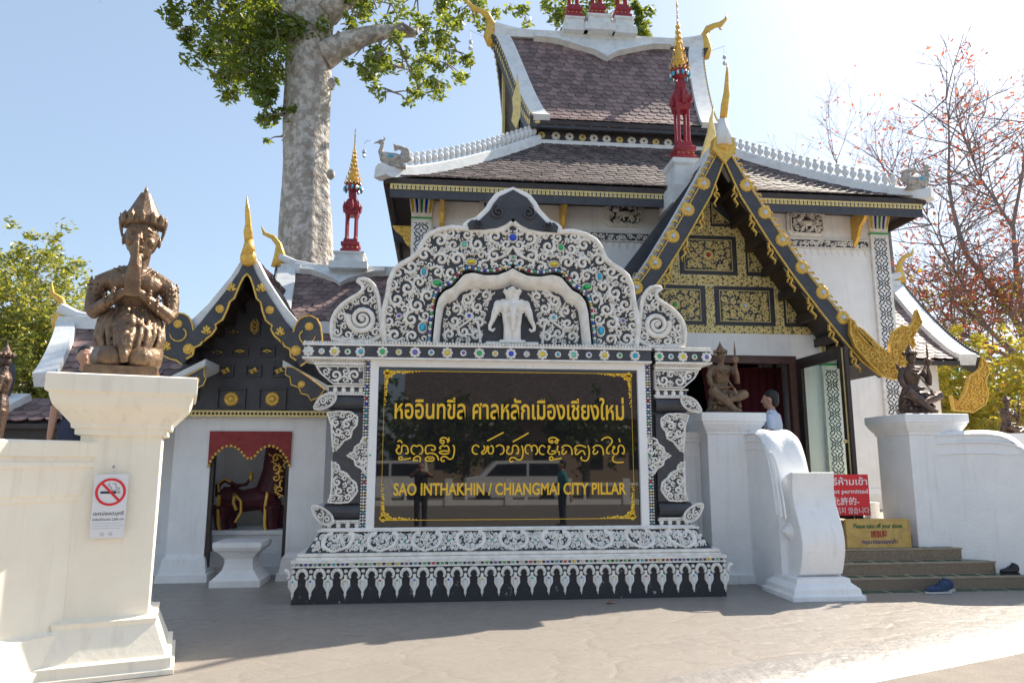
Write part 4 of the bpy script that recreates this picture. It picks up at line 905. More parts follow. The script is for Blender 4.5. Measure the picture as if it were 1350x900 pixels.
for sg in (-1, 1):
    f_ = (lambda p: p) if sg < 0 else (lambda p: (2*axx-p[0], p[1]))
    bb = MB().prism([f_(p) for p in bo+bi], front(SB), .025, -.025).build('bargeboard', blackp, shr)
    q = MB(); q.ribbon([f_(p) for p in bi], .028, front(SB-.025), .018); q.ribbon([f_(p) for p in bo[6:]], .022, front(SB-.025), .015)
    cc = c3(112, 540); q.ribbon([f_(p) for p in [(cc[0]+.09*math.cos(a)*(1-.1*a), cc[1]+.09*math.sin(a)*(1-.1*a)) for a in [.9-i*.5 for i in range(9)]]], [.02]*8+[.006], front(SB-.025), .018); q.build('gilt_edge', gold, bb)
    for (x, y), r in (((318, 358), .055), ((272, 443), .06), ((220, 527), .058), ((148, 601), .075), ((106, 502), .06), ((62, 590), .06)):
        u, v = f_(c3(x, y)); q = MB()
        if (x in (272, 148, 106)): rosette(q, (u, v), r, front(SB-.025), 10, .018)
        else:
            for k in range(5): q.ribbon([(u, v-.05), (u+.09*math.sin(R(k*36-72))*.7, v-.05+.11*math.cos(R(k*36-72)))], [.02, .035], front(SB-.025), .018)
        q.build('gilt_motif', gold, bb)
    T_ = M(((0, sg, 0, axx), (1, 0, 0, 0), (0, 0, 1, 0), (0, 0, 0, 1)))
    s_ = sheet(sp_prof, lambda v: (SB+.05, 12.5), T_, th=.06).build('roof_slope', darkwood, shr)
    band(sp_prof, lambda v: SB+.03, lambda v: SB+.32, T_, up=.09, dn=.03).build('verge', wlight, shr)
    tiled(sp_prof, lambda v: (SB+.32, 12.0), 8, .2, T_, s_, tile, seed=5)
    q = MB()
    for k in range(1, 7): p = interp(sp_prof, k/7); q.T = lambda r, T_=T_: T_ @ r; q.box(SB+.1, SY, p.x-.03, p.x+.03, p.y-.2, p.y-.1)
    q.build('purlins', darkwood, shr)
    # lower winglet
    pl = [(205, 668), (165, 690), (122, 712), (128, 735), (150, 742), (170, 762), (182, 750), (200, 742), (212, 718), (205, 700)] 
    pl = [f_(c3(*p)) for p in pl] if sg < 0 else [c3(*p) for p in [(530, 668), (560, 672), (620, 710), (682, 758), (660, 790), (628, 802), (615, 780), (590, 775), (580, 750), (550, 740), (545, 710), (527, 700)]]
    wl = MB().prism(pl, front(SB+.05), .02, -.02).build('winglet_board', blackp, shr); q = MB(); q.ribbon(pl, .018, front(SB+.03), .012, closed=True); cx_ = sum(p[0] for p in pl)/len(pl); cz = sum(p[1] for p in pl)/len(pl); rosette(q, (cx_, cz), .05, front(SB+.03), 8, .012); q.build('gilt_edge', gold, wl)
    xs = axx+sg*.52; s_ = MB(); s_.prism([(axx+sg*.5, 2.95), (axx+sg*1.28, 2.52), (axx+sg*1.28, 2.45), (axx+sg*.5, 2.86)], front(SB+.1), .0, -.7); s_.build('winglet_roof', wlight, shr)
c = V((axx, SB-.03, pz0))
q = MB(); q.ell(c+V((0, 0, -.03)), (.11, .09, .13)); q.tube([c+V((0, 0, .0)), c+V((0, 0, .22))], [.10, .055], 8); q.build('finial_neck', gold, shr, smooth=True)
chofa('chofa_finial', [c+V((0, 0, .15)), c+V((-.01, -.05, .32)), c+V((-.01, -.06, .42)), c+V((-.02, -.1, .58)), c+V((-.03, -.14, .78))], [.055, .06, .04, .035, .004], shr)
# cross wing of the shrine
def zr(y, Y, x=90): return W(x, y, Y).z
wing_ = thing('shrine_wing', 'long low tiled roof wing on the far left behind the praying statue', 'roof', (-4, 11.6, 0))
RY = 11.7; rz = W(90, 432, RY).z; pr = curve_prof(RY, rz, 10.35, 2.68, n=10, p=1.2)
e = lambda v: lerp(-5.62, -5.18, v**.8)
s_ = sheet(pr, lambda v: (-1.5, -.7), I4, th=.08).build('roof_slope', darkwood, wing_); tiled(pr, lambda v: (-1.5, -.7), 8, .2, I4, s_, tile); s_ = sheet(pr, lambda v: (e(v), -3.66), I4, th=.08).build('roof_slope', darkwood, wing_); tiled(pr, lambda v: (e(v), -3.68), 8, .2, I4, s_, tile, nobj=200, seed=9)
band(pr, lambda v: e(v)-.26, lambda v: e(v)+.02, I4, up=.12, dn=.08).build('verge', wlight, wing_)
q = MB(); q.box(-5.85, -.7, RY-.1, RY+.1, rz-.03, rz+.16); q.tube([(-5.3, RY, rz+.16), (-5.6, RY, rz+.18), (-5.86, RY, rz+.3)], [.05, .09, .1], 8); q.build('ridge', wlight, wing_)
c = V((-5.9, RY, rz+.02)); chofa('chofa_finial', [c+V((-.0, 0, -.1)), c+V((.0, 0, .12)), c+V((.08, 0, .28)), c+V((.02, 0, .42)), c+V((-.12, 0, .52)), c+V((-.14, 0, .72))], [.04, .10, .07, .06, .045, .006], wing_)
pr2 = curve_prof(10.5, 2.42, 10.0, 2.12, n=6, p=1.1)
s_ = sheet(pr2, lambda v: (-5.75+.3*-v, -3.8), I4, th=.06).build('lower_roof_slope', darkwood, wing_); tiled(pr2, lambda v: (-5.6, -3.8), 4, .2, I4, s_, tile, nobj=30, seed=2)
band(pr2, lambda v: -5.75-.2*v, lambda v: -5.5-.2*v, I4, up=.12, dn=.06).build('verge', wlight, wing_)
q = MB(); q.prism([(-5.52, .0), (-5.2, .0), (-5.2, 2.1), (-5.52, 2.1)], front(10.5), 0, -.2); q.box(-5.8, -3.8, 10.1, 10.2, 1.9, 2.08); q.build('dark_post', darkwood, wing_)
q = MB()
for x, z, r in ((-5.72, 2.7, .16), (-5.95, 2.15, .14)): q.disc((x, z), r*.5, front(10.3), .04, ry=r*1.6, n=12)
q.build('board_curl', blackp, wing_)
# ================= the carved name monument =================
cX = .965; YA = 9.10; YG = 9.13; YB = 8.80
mon = thing('name_monument', 'black and white carved name monument with arched top and gold-lettered panel', 'monument', (cX, 9.3, 0))
def zz(y, Y=YA): return W(674, y, Y).z
def A(x, y, Y=YA):
    a = XZ(x, y, Y)[0]; c = XZ(671, y, Y)[0]; return (cX-(c-a), zz(y, Y))
def mir(p): return [(2*cX-x, z) for x, z in p]
HB = 2.56
z1, z2, z3, z4 = zz(744, YB), zz(737, YB), zz(727, YB), zz(699, 9.0)
MB().molded(cX-HB, cX+HB, YB, 9.85, [(0, .012), (z1*.5, .004), (z1, 0)]).build('plinth', blackbase, mon)
b = MB(); b.molded(cX-HB, cX+HB, YB, 9.85, [(z1, .004), (z1, .022), (z1+.018, .022), (z1+.018, .004), (z2-.012, .004), (z2-.012, .03), (z2+.02, .03), (z2+.02, -.02), (z2+.045, -.02), (z2+.05, -.05), (z3-.03, -.05), (z3-.03, -.03), (z3, -.03), (z3, -.09)])
b.build('base_moulding', stucco, mon)
# row of little glass gems and studs in the strip
g = MB(); n = 98; F8 = front(YB-.004)
for i in range(n):
    u = cX-HB+.03+(2*HB-.06)*i/(n-1)
    g.m = 8 if i % 2 else random.Random(i).randrange(8); g.disc((u, (z1+.018+z2-.012)/2), .02, F8, .014, n=6)
g.build('gem_row', GEM+[blackp], mon, stuff=True)
d = MB()
for i in range(150):
    u = cX-HB+.1+(2*HB-.2)*i/149; d.disc((u, z3-.045), .012, front(YB+.05), .02, n=5); 
d.build('bead_row', stucco, mon, stuff=True)
# pendants hanging over the plinth
npd = 26; sp = 2*HB/npd; pm = MB(); F0 = lambda u, v, w_: (u, -w_, v); hh = z1/.46*.36
def arcpts(cx_, cz, r, a0, a1, n=8, ry=None): return [(cx_+r*math.cos(R(a0+(a1-a0)*i/n)), cz+(ry or r)*math.sin(R(a0+(a1-a0)*i/n))) for i in range(n+1)]
s2 = sp/2
for sg in (-1, 1):
    pm.ribbon([(sg*x, z) for x, z in [(s2*1.0, -.028), (s2*.72, -.034), (s2*.5, -.06), (s2*.42, -.095), (s2*.55, -.12), (s2*.68, -.105)]], [.045, .045, .042, .036, .03, .012], F0, .03)
    pm.ribbon([(sg*x, z) for x, z in [(s2*.05, -.13), (s2*.36, -.15), (s2*.4, -.2), (s2*.1, -.26)]], [.02, .04, .035, .02], F0, .022)
pm.disc((0, -.045), .024, F0, .03); pm.disc((0, -.30), .018, F0, .025, ry=.03); pm.ribbon([(0, -.08), (0, -.17), (0, -.23), (0, -.345)], [.03, .055, .05, .004], F0, .028)
pme = None
for i in range(npd+1):
    u = cX-HB+sp*i
    if pme is None:
        pm.T = None; o = pm.build('pendant', stucco, mon, smooth=True); pme = o; o.location = V((u, YB-.002, z1))-OFF[mon.name]
        for v_ in o.data.vertices: v_.co += OFF[mon.name]
    else: o = link('pendant', pme.data, mon); o.location = V((u, YB-.002, z1))-OFF[mon.name]
    OFF[o.name] = V((u, YB-.002, z1))
    q = MB(); q.disc((u, z1-.15), .016, front(YB-.026), .012, n=6)
    q.build('gem', GEM[(i*5+3) % 8], o)
# sloping frieze with heart medallions
ya, yb_ = YB+.10, YB+.26
def FR(u, v, w_): t = (v-z3)/(z4-z3); return (cX+(u-cX)*(1-.035*t), ya+(yb_-ya)*t-w_*.9, v+w_*.35)
fb = MB(); vs = []
for t, o_ in ((0, HB-.1), (1, HB-.24)):
    z = z3+(z4-z3)*t; y = ya+(yb_-ya)*t; vs += [(cX-o_, y, z), (cX+o_, y, z), (cX+o_, 9.75, z), (cX-o_, 9.75, z)]
fb.add(vs, [(0, 1, 5, 4), (1, 2, 6, 5), (2, 3, 7, 6), (3, 0, 4, 7), (4, 5, 6, 7)]); fb.build('frieze_ground', blackp, mon)
H = z4-z3; zm = (z3+z4)/2; spm = .535
hm = MB()
def heart(mb, cu, mp):
    for sg in (-1, 1):
        hp = smoothpoly([(cu+sg*x, z) for x, z in [(.09, z4-.025), (.15, z4-.03), (.175, zm+.04), (.155, zm-.04), (.09, z3+.04), (0, z3+.012)]], 2, False); mb.ribbon(hp, [.055*(.5+.5*math.sin(PI*min(1, (i+2)/len(hp)*1.15)**.8)) for i in range(len(hp))], mp, .03)
        spiral(mb, (cu+sg*.055, zm+.045), .05, R(90), sg, mp, .022, fat=.42); spiral(mb, (cu+sg*.035, zm-.05), .035, R(-90), -sg, mp, .02, fat=.42)
    mb.disc((cu, zm+.005), .018, mp, .03); mb.ribbon([(cu, z4-.02), (cu, z4-.07), (cu, z4-.1)], [.03, .04, .01], mp, .025)
for k in range(-4, 5):
    q = MB(); heart(q, cX+k*spm, FR); q.build('heart_medallion', stucco, mon, smooth=True)
q = MB()
for k in range(-5, 5):
    cu = cX+(k+.5)*spm
    for sg in (-1, 1):
        w_ = .055
        if abs(cu+sg*.05-cX) > HB-.12: continue
        for dz, r in ((.065, .038), (-.062, .042)):
            spiral(q, (cu+sg*w_, zm+dz), r, R(0 if sg > 0 else 180), -sg if dz > 0 else sg, FR, .022, fat=.42)
        q.disc((cu+sg*.035, zm), .022, FR, .026)
    q.disc((cu, zm+.035), .022, FR, .026); q.disc((cu, zm-.035), .022, FR, .026)
scrollfill(q, [(cX-HB+.14, z3+.01), (cX+HB-.14, z3+.01), (cX+HB-.2, z4-.01), (cX-HB+.2, z4-.01)], FR, .03, .013, .016, 77, levels=4, tries=2600, fat=.55, leaf=.5)
q.build('frieze_scrolls', stucco, mon, stuff=True, smooth=True)
for k in range(-4, 4):
    q = MB(); q.disc((cX+(k+.5)*spm, zm), .015, FR, .03, n=6); q.build('gem', GEM[5], mon)
b = MB(); b.molded(cX-HB+.24, cX+HB-.24, YB+.26, 9.75, [(z4, 0), (z4, .03), (z4+.022, .03), (z4+.022, 0), (z4+.04, -.01)]); b.build('base_cornice', stucco, mon)
d = MB()
for i in range(120): d.disc((cX-HB+.26+(2*HB-.52)*i/119, z4+.011), .014, front(YB+.235), .014, n=5)
d.build('bead_row', stucco, mon, stuff=True)
# panel body and frame
xl, xr_ = XZ(500, 590, YG)[0], XZ(845, 590, YG)[0]; xm = (xl+xr_)/2; hw = (xr_-xl)/2; xl, xr_ = cX-.03-hw, cX-.03+hw
zb, zt = zz(694, YG), zz(486, YG); zc0, zc1 = zz(476), zz(459); ztop = zz(452)
MB().box(cX-2.1, cX+2.1, YG+.06, 9.6, z4+.03, zc0).build('core', blackp, mon)
MB().box(xl, xr_, YG, YG+.05, zb, zt).build('black_panel', board, mon)
f = MB(); f.box(xl-.10, xl-.001, YG-.05, YG+.07, zb-.02, zc0); f.box(xr_+.001, xr_+.10, YG-.05, YG+.07, zb-.02, zc0); f.box(xl-.099, xr_+.099, YG-.047, YG+.07, zt, zc0-.002); f.box(xl-.099, xr_+.099, YG-.044, YG+.07, zb-.05, zb)
f.build('panel_frame', white, mon)
for sg, x0 in ((-1, xl-.10), (1, xr_+.10)):
    st = MB(); a0, a1 = (x0-.075, x0-.001) if sg < 0 else (x0+.001, x0+.075)
    st.box(a0, a1, YG-.02, YG+.08, zb-.03, zc1+.03); so_ = st.build('bead_strip', blackp, mon)
    q = MB(); N = 62
    for i in range(N):
        z = zb+(zc1-zb)*i/(N-1); q.m = random.Random(i*3).randrange(8) if i % 2 else 8; q.disc(((a0+a1)/2, z), .017, front(YG-.021), .012, n=6)
        for e in (a0+.008, a1-.008): q.m = 8; q.disc((e, z), .013, front(YG-.021), .02, n=5)
    q.build('strip_gems', GEM+[stucco], so_, stuff=True)
# cornice with flowers
b = MB(); b.box(xl-.17, xr_+.17, YA-.08, 9.55, zc0, zc1); cor = b.build('cornice', blackp, mon)
b = MB(); b.box(xl-.172, xr_+.172, YA-.105, 9.5, zc0-.012, zc0+.012); b.box(xl-.172, xr_+.172, YA-.105, 9.5, zc1-.012, zc1+.014); b.build('fillet', stucco, cor)
d = MB()
for i in range(92): d.disc((xl-.15+(xr_-xl+.3)*i/91, zc1+.03), .02, front(YA-.09), .02, n=6)
d.build('bead_row', stucco, cor, stuff=True)
zf = (zc0+zc1)/2; FC = front(YA-.081); kk = 17; gseq = [1, 2, 6, 3, 2, 6, 1, 2, 0, 7, 2, 3, 5, 6, 2, 1, 3]
for i in range(kk):
    u = xl+.045+(xr_-xl-.09)*i/(kk-1); q = MB()
    if i % 2 == 0:
        rosette(q, (u, zf), .072, FC, 8, .02); o = q.build('flower', stucco, cor); rr = .036
    else: q.disc((u, zf), .042, FC, .014); o = q.build('stud', stucco, cor); rr = .022
    q = MB(); q.disc((u, zf), rr, front(YA-.1), .014, n=8); q.build('gem', GEM[gseq[i]], o)
# side wings (built for the left, mirrored for the right)
def wing(sg):
    S = lambda u: u if sg < 0 else 2*cX-u
    def mp(u, v, w_): return (S(u), YA+.02-w_, v)
    X = lambda x, y: A(x, y)[0]-.0; xi = xl-.176
    wg = MB(); pl = [A(430, 545), A(433, 570), A(433, 640), A(427, 662), (xi, zz(662)), (xi, zz(545))]
    wg.prism(pl, mp, 0, -.45); bd = wg.build('wing_body', blackp, mon)
    # cornice
    q = MB(); x0 = A(397, 462)[0]; q.prism([(x0, zc0+.01), (xi, zc0+.01), (xi, zc1), (x0, zc1)], mp, .07, -.42); c = q.build('wing_cornice', blackp, mon)
    q = MB(); q.prism([(x0-.02, zc0-.01), (xi, zc0-.01), (xi, zc0+.014), (x0-.02, zc0+.014)], mp, .09, -.43); q.prism([(x0-.02, zc1-.01), (xi, zc1-.01), (xi, zc1+.016), (x0-.02, zc1+.016)], mp, .09, -.43)
    for i in range(24): q.disc((x0+(xi-x0)*i/23, zc1+.03), .018, lambda u, v, w_: mp(u, v, w_+.06), .02, n=6)
    q.build('fillet', stucco, c)
    gs = ([7, 7, 2, 1, 3] if sg < 0 else [6, 1, 2, 3, 1])
    for i in range(5):
        u = x0+.05+(xi-x0-.1)*i/4; q = MB(); m2 = lambda a, b_, w_: mp(a, b_, w_+.071)
        if i % 2 == 0: rosette(q, (u, zf), .07, m2, 8, .02); o = q.build('flower', stucco, c); rr = .034
        else: q.disc((u, zf), .04, m2, .014); o = q.build('stud', stucco, c); rr = .02
        q = MB(); q.disc((u, zf), rr, lambda a, b_, w_: mp(a, b_, w_+.088), .012, n=8); q.build('gem', GEM[gs[i]], o)
    # capital: flaring carved piece in two courses
    q = MB(); p = [A(400, 476), A(410, 481), A(411, 487), A(416, 495), A(432, 505), A(434, 510), (xi, zz(510)), (xi, zz(476))]
    q.prism(p, mp, .0, -.42); cp = q.build('wing_capital', stucco, mon)
    q = MB()
    q.prism([A(401, 474.5), (xi, zz(474.5)), (xi, zz(478)), A(401, 478)], mp, .06, -.4); q.prism([A(409, 481), (xi, zz(481)), (xi, zz(484)), A(409, 484)], mp, .04, -.4)
    for i in range(20): q.disc((A(408, 480)[0]+(xi-A(408, 480)[0]-.03)*i/19, zz(479.6)), .018, lambda u, v, w_: mp(u, v, w_+.02), .02, n=5, ry=.02)
    q.build('capital_moulding', stucco, cp)
    q = MB(); q.prism([A(414, 486), A(420, 496), A(434, 507), (xi-.02, zz(507)), (xi-.02, zz(486))], mp, .006, .001); q.build('capital_ground', blackp, cp)
    q = MB(); m3 = lambda u, v, w_: mp(u, v, w_+.006)
    scrollfill(q, [A(414, 486), A(419, 496), A(434, 508), (xi-.01, zz(508)), (xi-.01, zz(486))], m3, .085, .022, .03, 5 if sg < 0 else 8, fat=.42, border=.02); q.build('capital_scrolls', stucco, cp, stuff=True)
    # neck course
    q = MB(); q.prism([A(428, 511), (xi, zz(511)), (xi, zz(521)), A(428, 521)], mp, .0, -.4); nk = q.build('neck', blackp, mon)
    q = MB()
    for yy in (510.5, 521): q.prism([A(427, yy), (xi, zz(yy)), (xi, zz(yy+1.6)), A(427, yy+1.6)], mp, .03, -.4)
    for i in range(14): q.disc((A(430, 515)[0]+(xi-A(430, 515)[0])*i/13, zz(519.5)), .02, mp, .02, n=5)
    for i in range(4):
        u = A(432, 516)[0]+.04+(xi-A(432, 516)[0]-.08)*i/3; q.disc((u, zz(516)), .03, mp, .022, ry=.045)
    q.build('neck_beads', stucco, nk)
    # upper and lower rolls
    for ya_, yb2, xx, nm in ((522, 541, 415, 'roll'), (663, 682, 407, 'roll')):
        up = ya_ < 600
        q = MB(); zu, zl = zz(ya_), zz(yb2); n = 7
        pr_ = [(-.02+.07*math.sin(PI*i/n)**.7, zl+(zu-zl)*i/n) for i in range(n+1)]
        u0 = A(425, 600)[0]; vs = []; 
        for wv, z in pr_: vs += [mp(u0, z, wv), mp(xi, z, wv), mp(xi, z, -.4), mp(u0, z, -.4)]
        fs = []
        for i in range(n): a = i*4; fs += [(a, a+1, a+5, a+4), (a, a+4, a+7, a+3)]
        fs += [(0, 3, 2, 1), (n*4, n*4+1, n*4+2, n*4+3)]; q.add(vs, fs); ro = q.build(nm, blackp, mon)
        # leaf bracket curling at the outer end
        q = MB()
        if up: pl = [(408, 541), (412, 532), (418, 525), (428, 520), (438, 521), (439, 527), (434, 535), (425, 540), (415, 542)]
        else: pl = [(405, 665), (414, 664), (424, 669), (433, 676), (436, 686), (430, 690), (420, 688), (411, 680)]
        pl = smoothpoly([A(*p) for p in pl], 1); q.prism(pl, mp, .05, -.38); q.ribbon(pl, .02, lambda u, v, w_: mp(u, v, w_+.05), .02, closed=True)
        br = q.build('leaf_bracket', stucco, mon)
        q = MB(); q.prism([((x-sum(p[0] for p in pl)/len(pl))*.72+sum(p[0] for p in pl)/len(pl), (z-sum(p[1] for p in pl)/len(pl))*.72+sum(p[1] for p in pl)/len(pl)) for x, z in pl], mp, .054, .051); q.build('bracket_ground', blackp, br)
        q = MB(); scrollfill(q, pl, lambda u, v, w_: mp(u, v, w_+.054), .05, .014, .016, 3, fat=.45, levels=4); q.build('bracket_scrolls', stucco, br)
    # foot course
    q = MB(); q.prism([A(424, 684), (xi, zz(684)), (xi, zz(696)), A(424, 696)], mp, 0, -.4); ft = q.build('foot', blackp, mon)
    q = MB()
    for yy in (683.5, 695): q.prism([A(422, yy), (xi, zz(yy)), (xi, zz(yy+1.8)), A(422, yy+1.8)], mp, .03, -.4)
    for i in range(14): q.disc((A(425, 690)[0]+(xi-A(425, 690)[0])*i/13, zz(686.5)), .02, mp, .022, n=5)
    for i in range(4):
        u = A(425, 690)[0]+.03+(xi-A(425, 690)[0]-.06)*i/3; q.disc((u, zz(690)), .03, mp, .022, ry=.05)
    q.build('foot_beads', stucco, ft)
    # three filigree corners on the body
    for k, pl in enumerate(([(424, 543), (440, 541), (458, 542), (468, 549), (467, 560), (460, 568), (458, 578), (448, 583), (441, 592), (433, 600), (431, 580), (430, 560)],
               [(489, 570), (473, 576), (470, 583), (462, 588), (460, 595), (450, 600), (461, 606), (463, 614), (472, 619), (477, 627), (489, 634)],
               [(431, 604), (440, 610), (442, 618), (452, 622), (458, 630), (466, 636), (468, 647), (462, 656), (455, 663), (440, 664), (425, 663), (430, 650), (431, 625)])):
        pl = [A(*p) for p in pl]; gx_ = sum(p[0] for p in pl)/len(pl); gz_ = sum(p[1] for p in pl)/len(pl); pl = [(p[0]+(gx_-p[0])*.10, p[1]+(gz_-p[1])*.10) for p in pl]; q = MB(); scrollfill(q, pl, mp, .062, .012, .028, 11+k, fat=.5, levels=7, leaf=1, border=.026)
        # lobed edge
        for a_, b_ in zip(pl, pl[1:]+pl[:1]):
            L = math.hypot(b_[0]-a_[0], b_[1]-a_[1]); n = max(1, int(L/.05))
            for j in range(n): q.disc((a_[0]+(b_[0]-a_[0])*(j+.5)/n, a_[1]+(b_[1]-a_[1])*(j+.5)/n), .019, mp, .03, n=6)
        q.build('filigree_corner', stucco, mon, smooth=True)
    q = MB(); q.disc(A(483, 600), .02, lambda u, v, w_: mp(u, v, w_+.03), .012, n=6); q.build('gem', GEM[1], mon)
    # scroll volute standing on the wing
    pl = [(433, 454), (431, 440), (432, 425), (440, 411), (455, 399), (467, 393), (474, 386), (472, 379), (464, 374), (478, 372), (488, 380), (493, 392), (495, 405), (497, 420), (499, 454)]
    pl = smoothpoly([A(*p) for p in pl], 1)
    q = MB(); q.prism(pl, mp, .0, -.3); vo = q.build('scroll_volute', stucco, mon)
    q = MB(); c_ = A(472, 424); q.prism([((x-c_[0])*.86+c_[0], (z-c_[1])*.86+c_[1]) for x, z in pl], mp, .005, .001); q.build('volute_ground', blackp, vo)
    q = MB(); m5 = lambda u, v, w_: mp(u, v, w_+.005); q.ribbon(pl, .05, lambda u, v, w_: mp(u, v, w_), .05, closed=True)
    sp_ = [(c_[0]+(.03+.145*t)*math.cos(R(200)-t*2.1*2*PI), c_[1]+(.03+.145*t)*math.sin(R(200)-t*2.1*2*PI)) for t in [i/30 for i in range(31)]]
    q.ribbon(sp_, [.03+.05*i/30 for i in range(31)], m5, .05); q.disc(c_, .04, m5, .05)
    q.build('volute_scroll', stucco, vo, smooth=True)
    q = MB(); scrollfill(q, pl, m5, .07, .016, .03, 31+sg, holes=[(c_[0], c_[1], .2)], fat=.42, levels=6, tries=500, leaf=.9); q.build('volute_filigree', stucco, vo, stuff=True, smooth=True)
wing(-1); wing(1)
# ---- arch ----
out = [A(*p) for p in [(500, 455), (498, 430), (499, 410), (504, 392), (507, 372), (513, 359), (522, 351), (535, 344), (544, 336), (549, 324), (557, 313), (570, 306), (588, 302), (610, 303), (632, 306), (650, 303), (662, 297)]]+[(cX, zz(289))]
nic = [A(*p) for p in [(563, 455), (566, 425), (568, 405), (572, 391), (581, 382), (592, 378), (598, 370), (606, 360), (618, 357), (635, 361), (652, 360), (663, 355)]]+[(cX, zz(350))]
inn = [A(*p) for p in [(574, 455), (577, 425), (580, 405), (586, 397), (597, 394), (602, 385), (612, 380), (630, 379), (650, 379), (662, 376)]]+[(cX, zz(372))]
body = out+nic[::-1]
bk = MB(); full = [(out[0][0], zc1)]+out+mir(out[:-1])[::-1]+[(2*cX-out[0][0], zc1)]
bk.prism(full, front(YA+.16), .0, -.2); bk.build('arch_back', blackp, mon)
ab = MB()
for fn in (lambda p: p, mir): ab.prism(fn([(out[0][0], zc1)]+body+[(nic[0][0], zc1)]), front(YA), 0, -.155)
ab.build('arch_ground', blackp, mon)
# plain moulding round the niche, stepping back
q = MB(); e = nic+mir(nic[:-1])[::-1]; i_ = inn+mir(inn[:-1])[::-1]; ne = 40
P1 = [interp([(a_[0]*.8+b_[0]*.2, a_[1]*.8+b_[1]*.2) for a_, b_ in zip(nic, [interp(inn, j/(len(nic)-1)) for j in range(len(nic))])], t/ne) for t in range(ne+1)]; P2 = [interp(inn, t/ne) for t in range(ne+1)]
for sg in (0, 1):
    vs = []
    for a_, b_ in zip(P1, P2):
        c_ = a_.lerp(b_, .25); d_ = a_.lerp(b_, .8)
        for p, y in ((a_, YA-.03), (c_, YA-.035), (d_, YA+.06), (b_, YA+.158)): vs.append(((2*cX-p.x) if sg else p.x, y, p.y))
    q.add(vs, [(i*4+j, i*4+j+1, i*4+5+j, i*4+4+j) for i in range(ne) for j in range(3)])
q.build('niche_moulding', stucco, mon, smooth=True)
q = MB()
for sg in (0, 1):
    P3 = [interp(nic, t/44) for t in range(45)]
    for i, p in enumerate(P3):
        q.m = [0, 3, 1, 6, 4, 5, 2][i % 7] if i % 2 else 8; q.disc(((2*cX-p.x+.028) if sg else p.x-.028, p.y+.02), .022, front(YA-.045), .02, n=5)
q.build('niche_gems', GEM+[stucco], mon, stuff=True); q = MB()
for sg in (0, 1): q.ribbon([((2*cX-p.x+.028) if sg else p.x-.028, p.y+.02) for p in P3], .075, front(YA), .045, top=.8)
q.build('gem_strip', blackp, mon)
rim = MB()
for fn in (lambda p: p, mir): rim.ribbon([(x+.02, z-.015) for x, z in fn(out)] if fn is not mir else [(x-.02, z-.015) for x, z in fn(out)], .07, front(YA), .06)
rim.build('arch_rim', stucco, mon, smooth=True)
gl = [((554, 362), .030, .05, 3, 3), ((571, 376), .055, .04, 1, 1), ((616, 347), .062, .036, 2, 2), ((607, 325), .035, .04, 5, 1), ((552, 434), .042, .058, 3, 3), ((521, 420), .024, .024, 6, 6)]
holes = [(*A(*p), max(a_, b_)+.025) for p, a_, b_, c1, c2 in gl]
q = MB(); inset = body
scrollfill(q, inset, front(YA), .105, .017, .045, 21, holes=holes, cx=cX, levels=10, tries=1500, fat=.42, leaf=.95)
q.build('arch_filigree', stucco, mon, stuff=True, smooth=True)
for p, a_, b_, c1, c2 in gl:
    u, v = A(*p)
    for uu, cc in ((u, c1), (2*cX-u, c2)):
        s_ = MB(); s_.disc((uu, v), a_+.022, front(YA), .03, n=12, ry=b_+.022); so_ = s_.build('gem_setting', stucco, mon)
        s_ = MB(); s_.disc((uu, v), a_, front(YA-.03), .025, n=10, ry=b_); s_.build('gem', GEM[cc], so_)
for (x, y), r, c1 in (((671, 314), .05, 0), ((671, 340), .02, 1)):
    u, v = cX, zz(y); s_ = MB(); s_.disc((u, v), r+.02, front(YA), .035, n=12); so_ = s_.build('gem_setting', stucco, mon)
    s_ = MB(); s_.disc((u, v), r, front(YA-.035), .025, n=10); s_.build('gem', GEM[c1], so_)
# ogee line above the niche point
q = MB()
for sg in (1, -1):
    q.ribbon([(cX+sg*x, zz(y)) for x, y in ((.0, 326), (.06, 334), (.15, 340), (.26, 344))], [.02, .035, .035, .015], front(YA), .05)
    q.ribbon([(cX+sg*x, zz(y)) for x, y in ((.0, 291), (.05, 299), (.13, 305), (.25, 309))], [.02, .04, .04, .02], front(YA), .05)
q.build('ogee_moulding', stucco, mon)
# crest: dark scrolled cap with a pale rim
cp = [A(*p) for p in [(613, 307), (611, 299), (616, 294), (627, 294), (633, 288), (640, 281), (645, 272), (653, 262), (661, 258)]]+[(cX, zz(252.5))]
low = [(cX, zz(290)), A(661, 298), A(650, 303), A(632, 306)]
q = MB(); h_ = cp+mir(cp[:-1])[::-1]+mir(low[1:])[::-1][0:]+low[1:][::-1] if False else None
cl = cp+low
for fn in (lambda p: p, mir): q.prism(fn(cl), front(YA-.02), .05, -.16)
cr = q.build('crest', blackp, mon)
q = MB(); off_ = [(x-(.055 if i < 9 else 0), z+(.045 if i > 2 else .0)) for i, (x, z) in enumerate(cp)]
for fn in (lambda p: p, mir): q.prism(fn(off_+low[:1]+low[1:]), front(YA-.02), .03, -.18)
q.build('crest_rim', white, cr)
q = MB()
for sg in (1, -1):
    for (x, y), r, a0 in (((651, 283), .11, 100), ((626, 299), .07, 120)):
        u, v = A(x, y); u = u if sg > 0 else 2*cX-u
        q = MB(); spiral(q, (u, v), r, R(a0 if sg > 0 else 180-a0), sg, front(YA-.07), .04, turns=1.5, fat=.34); q.build('crest_swirl', blackp, cr, smooth=True)
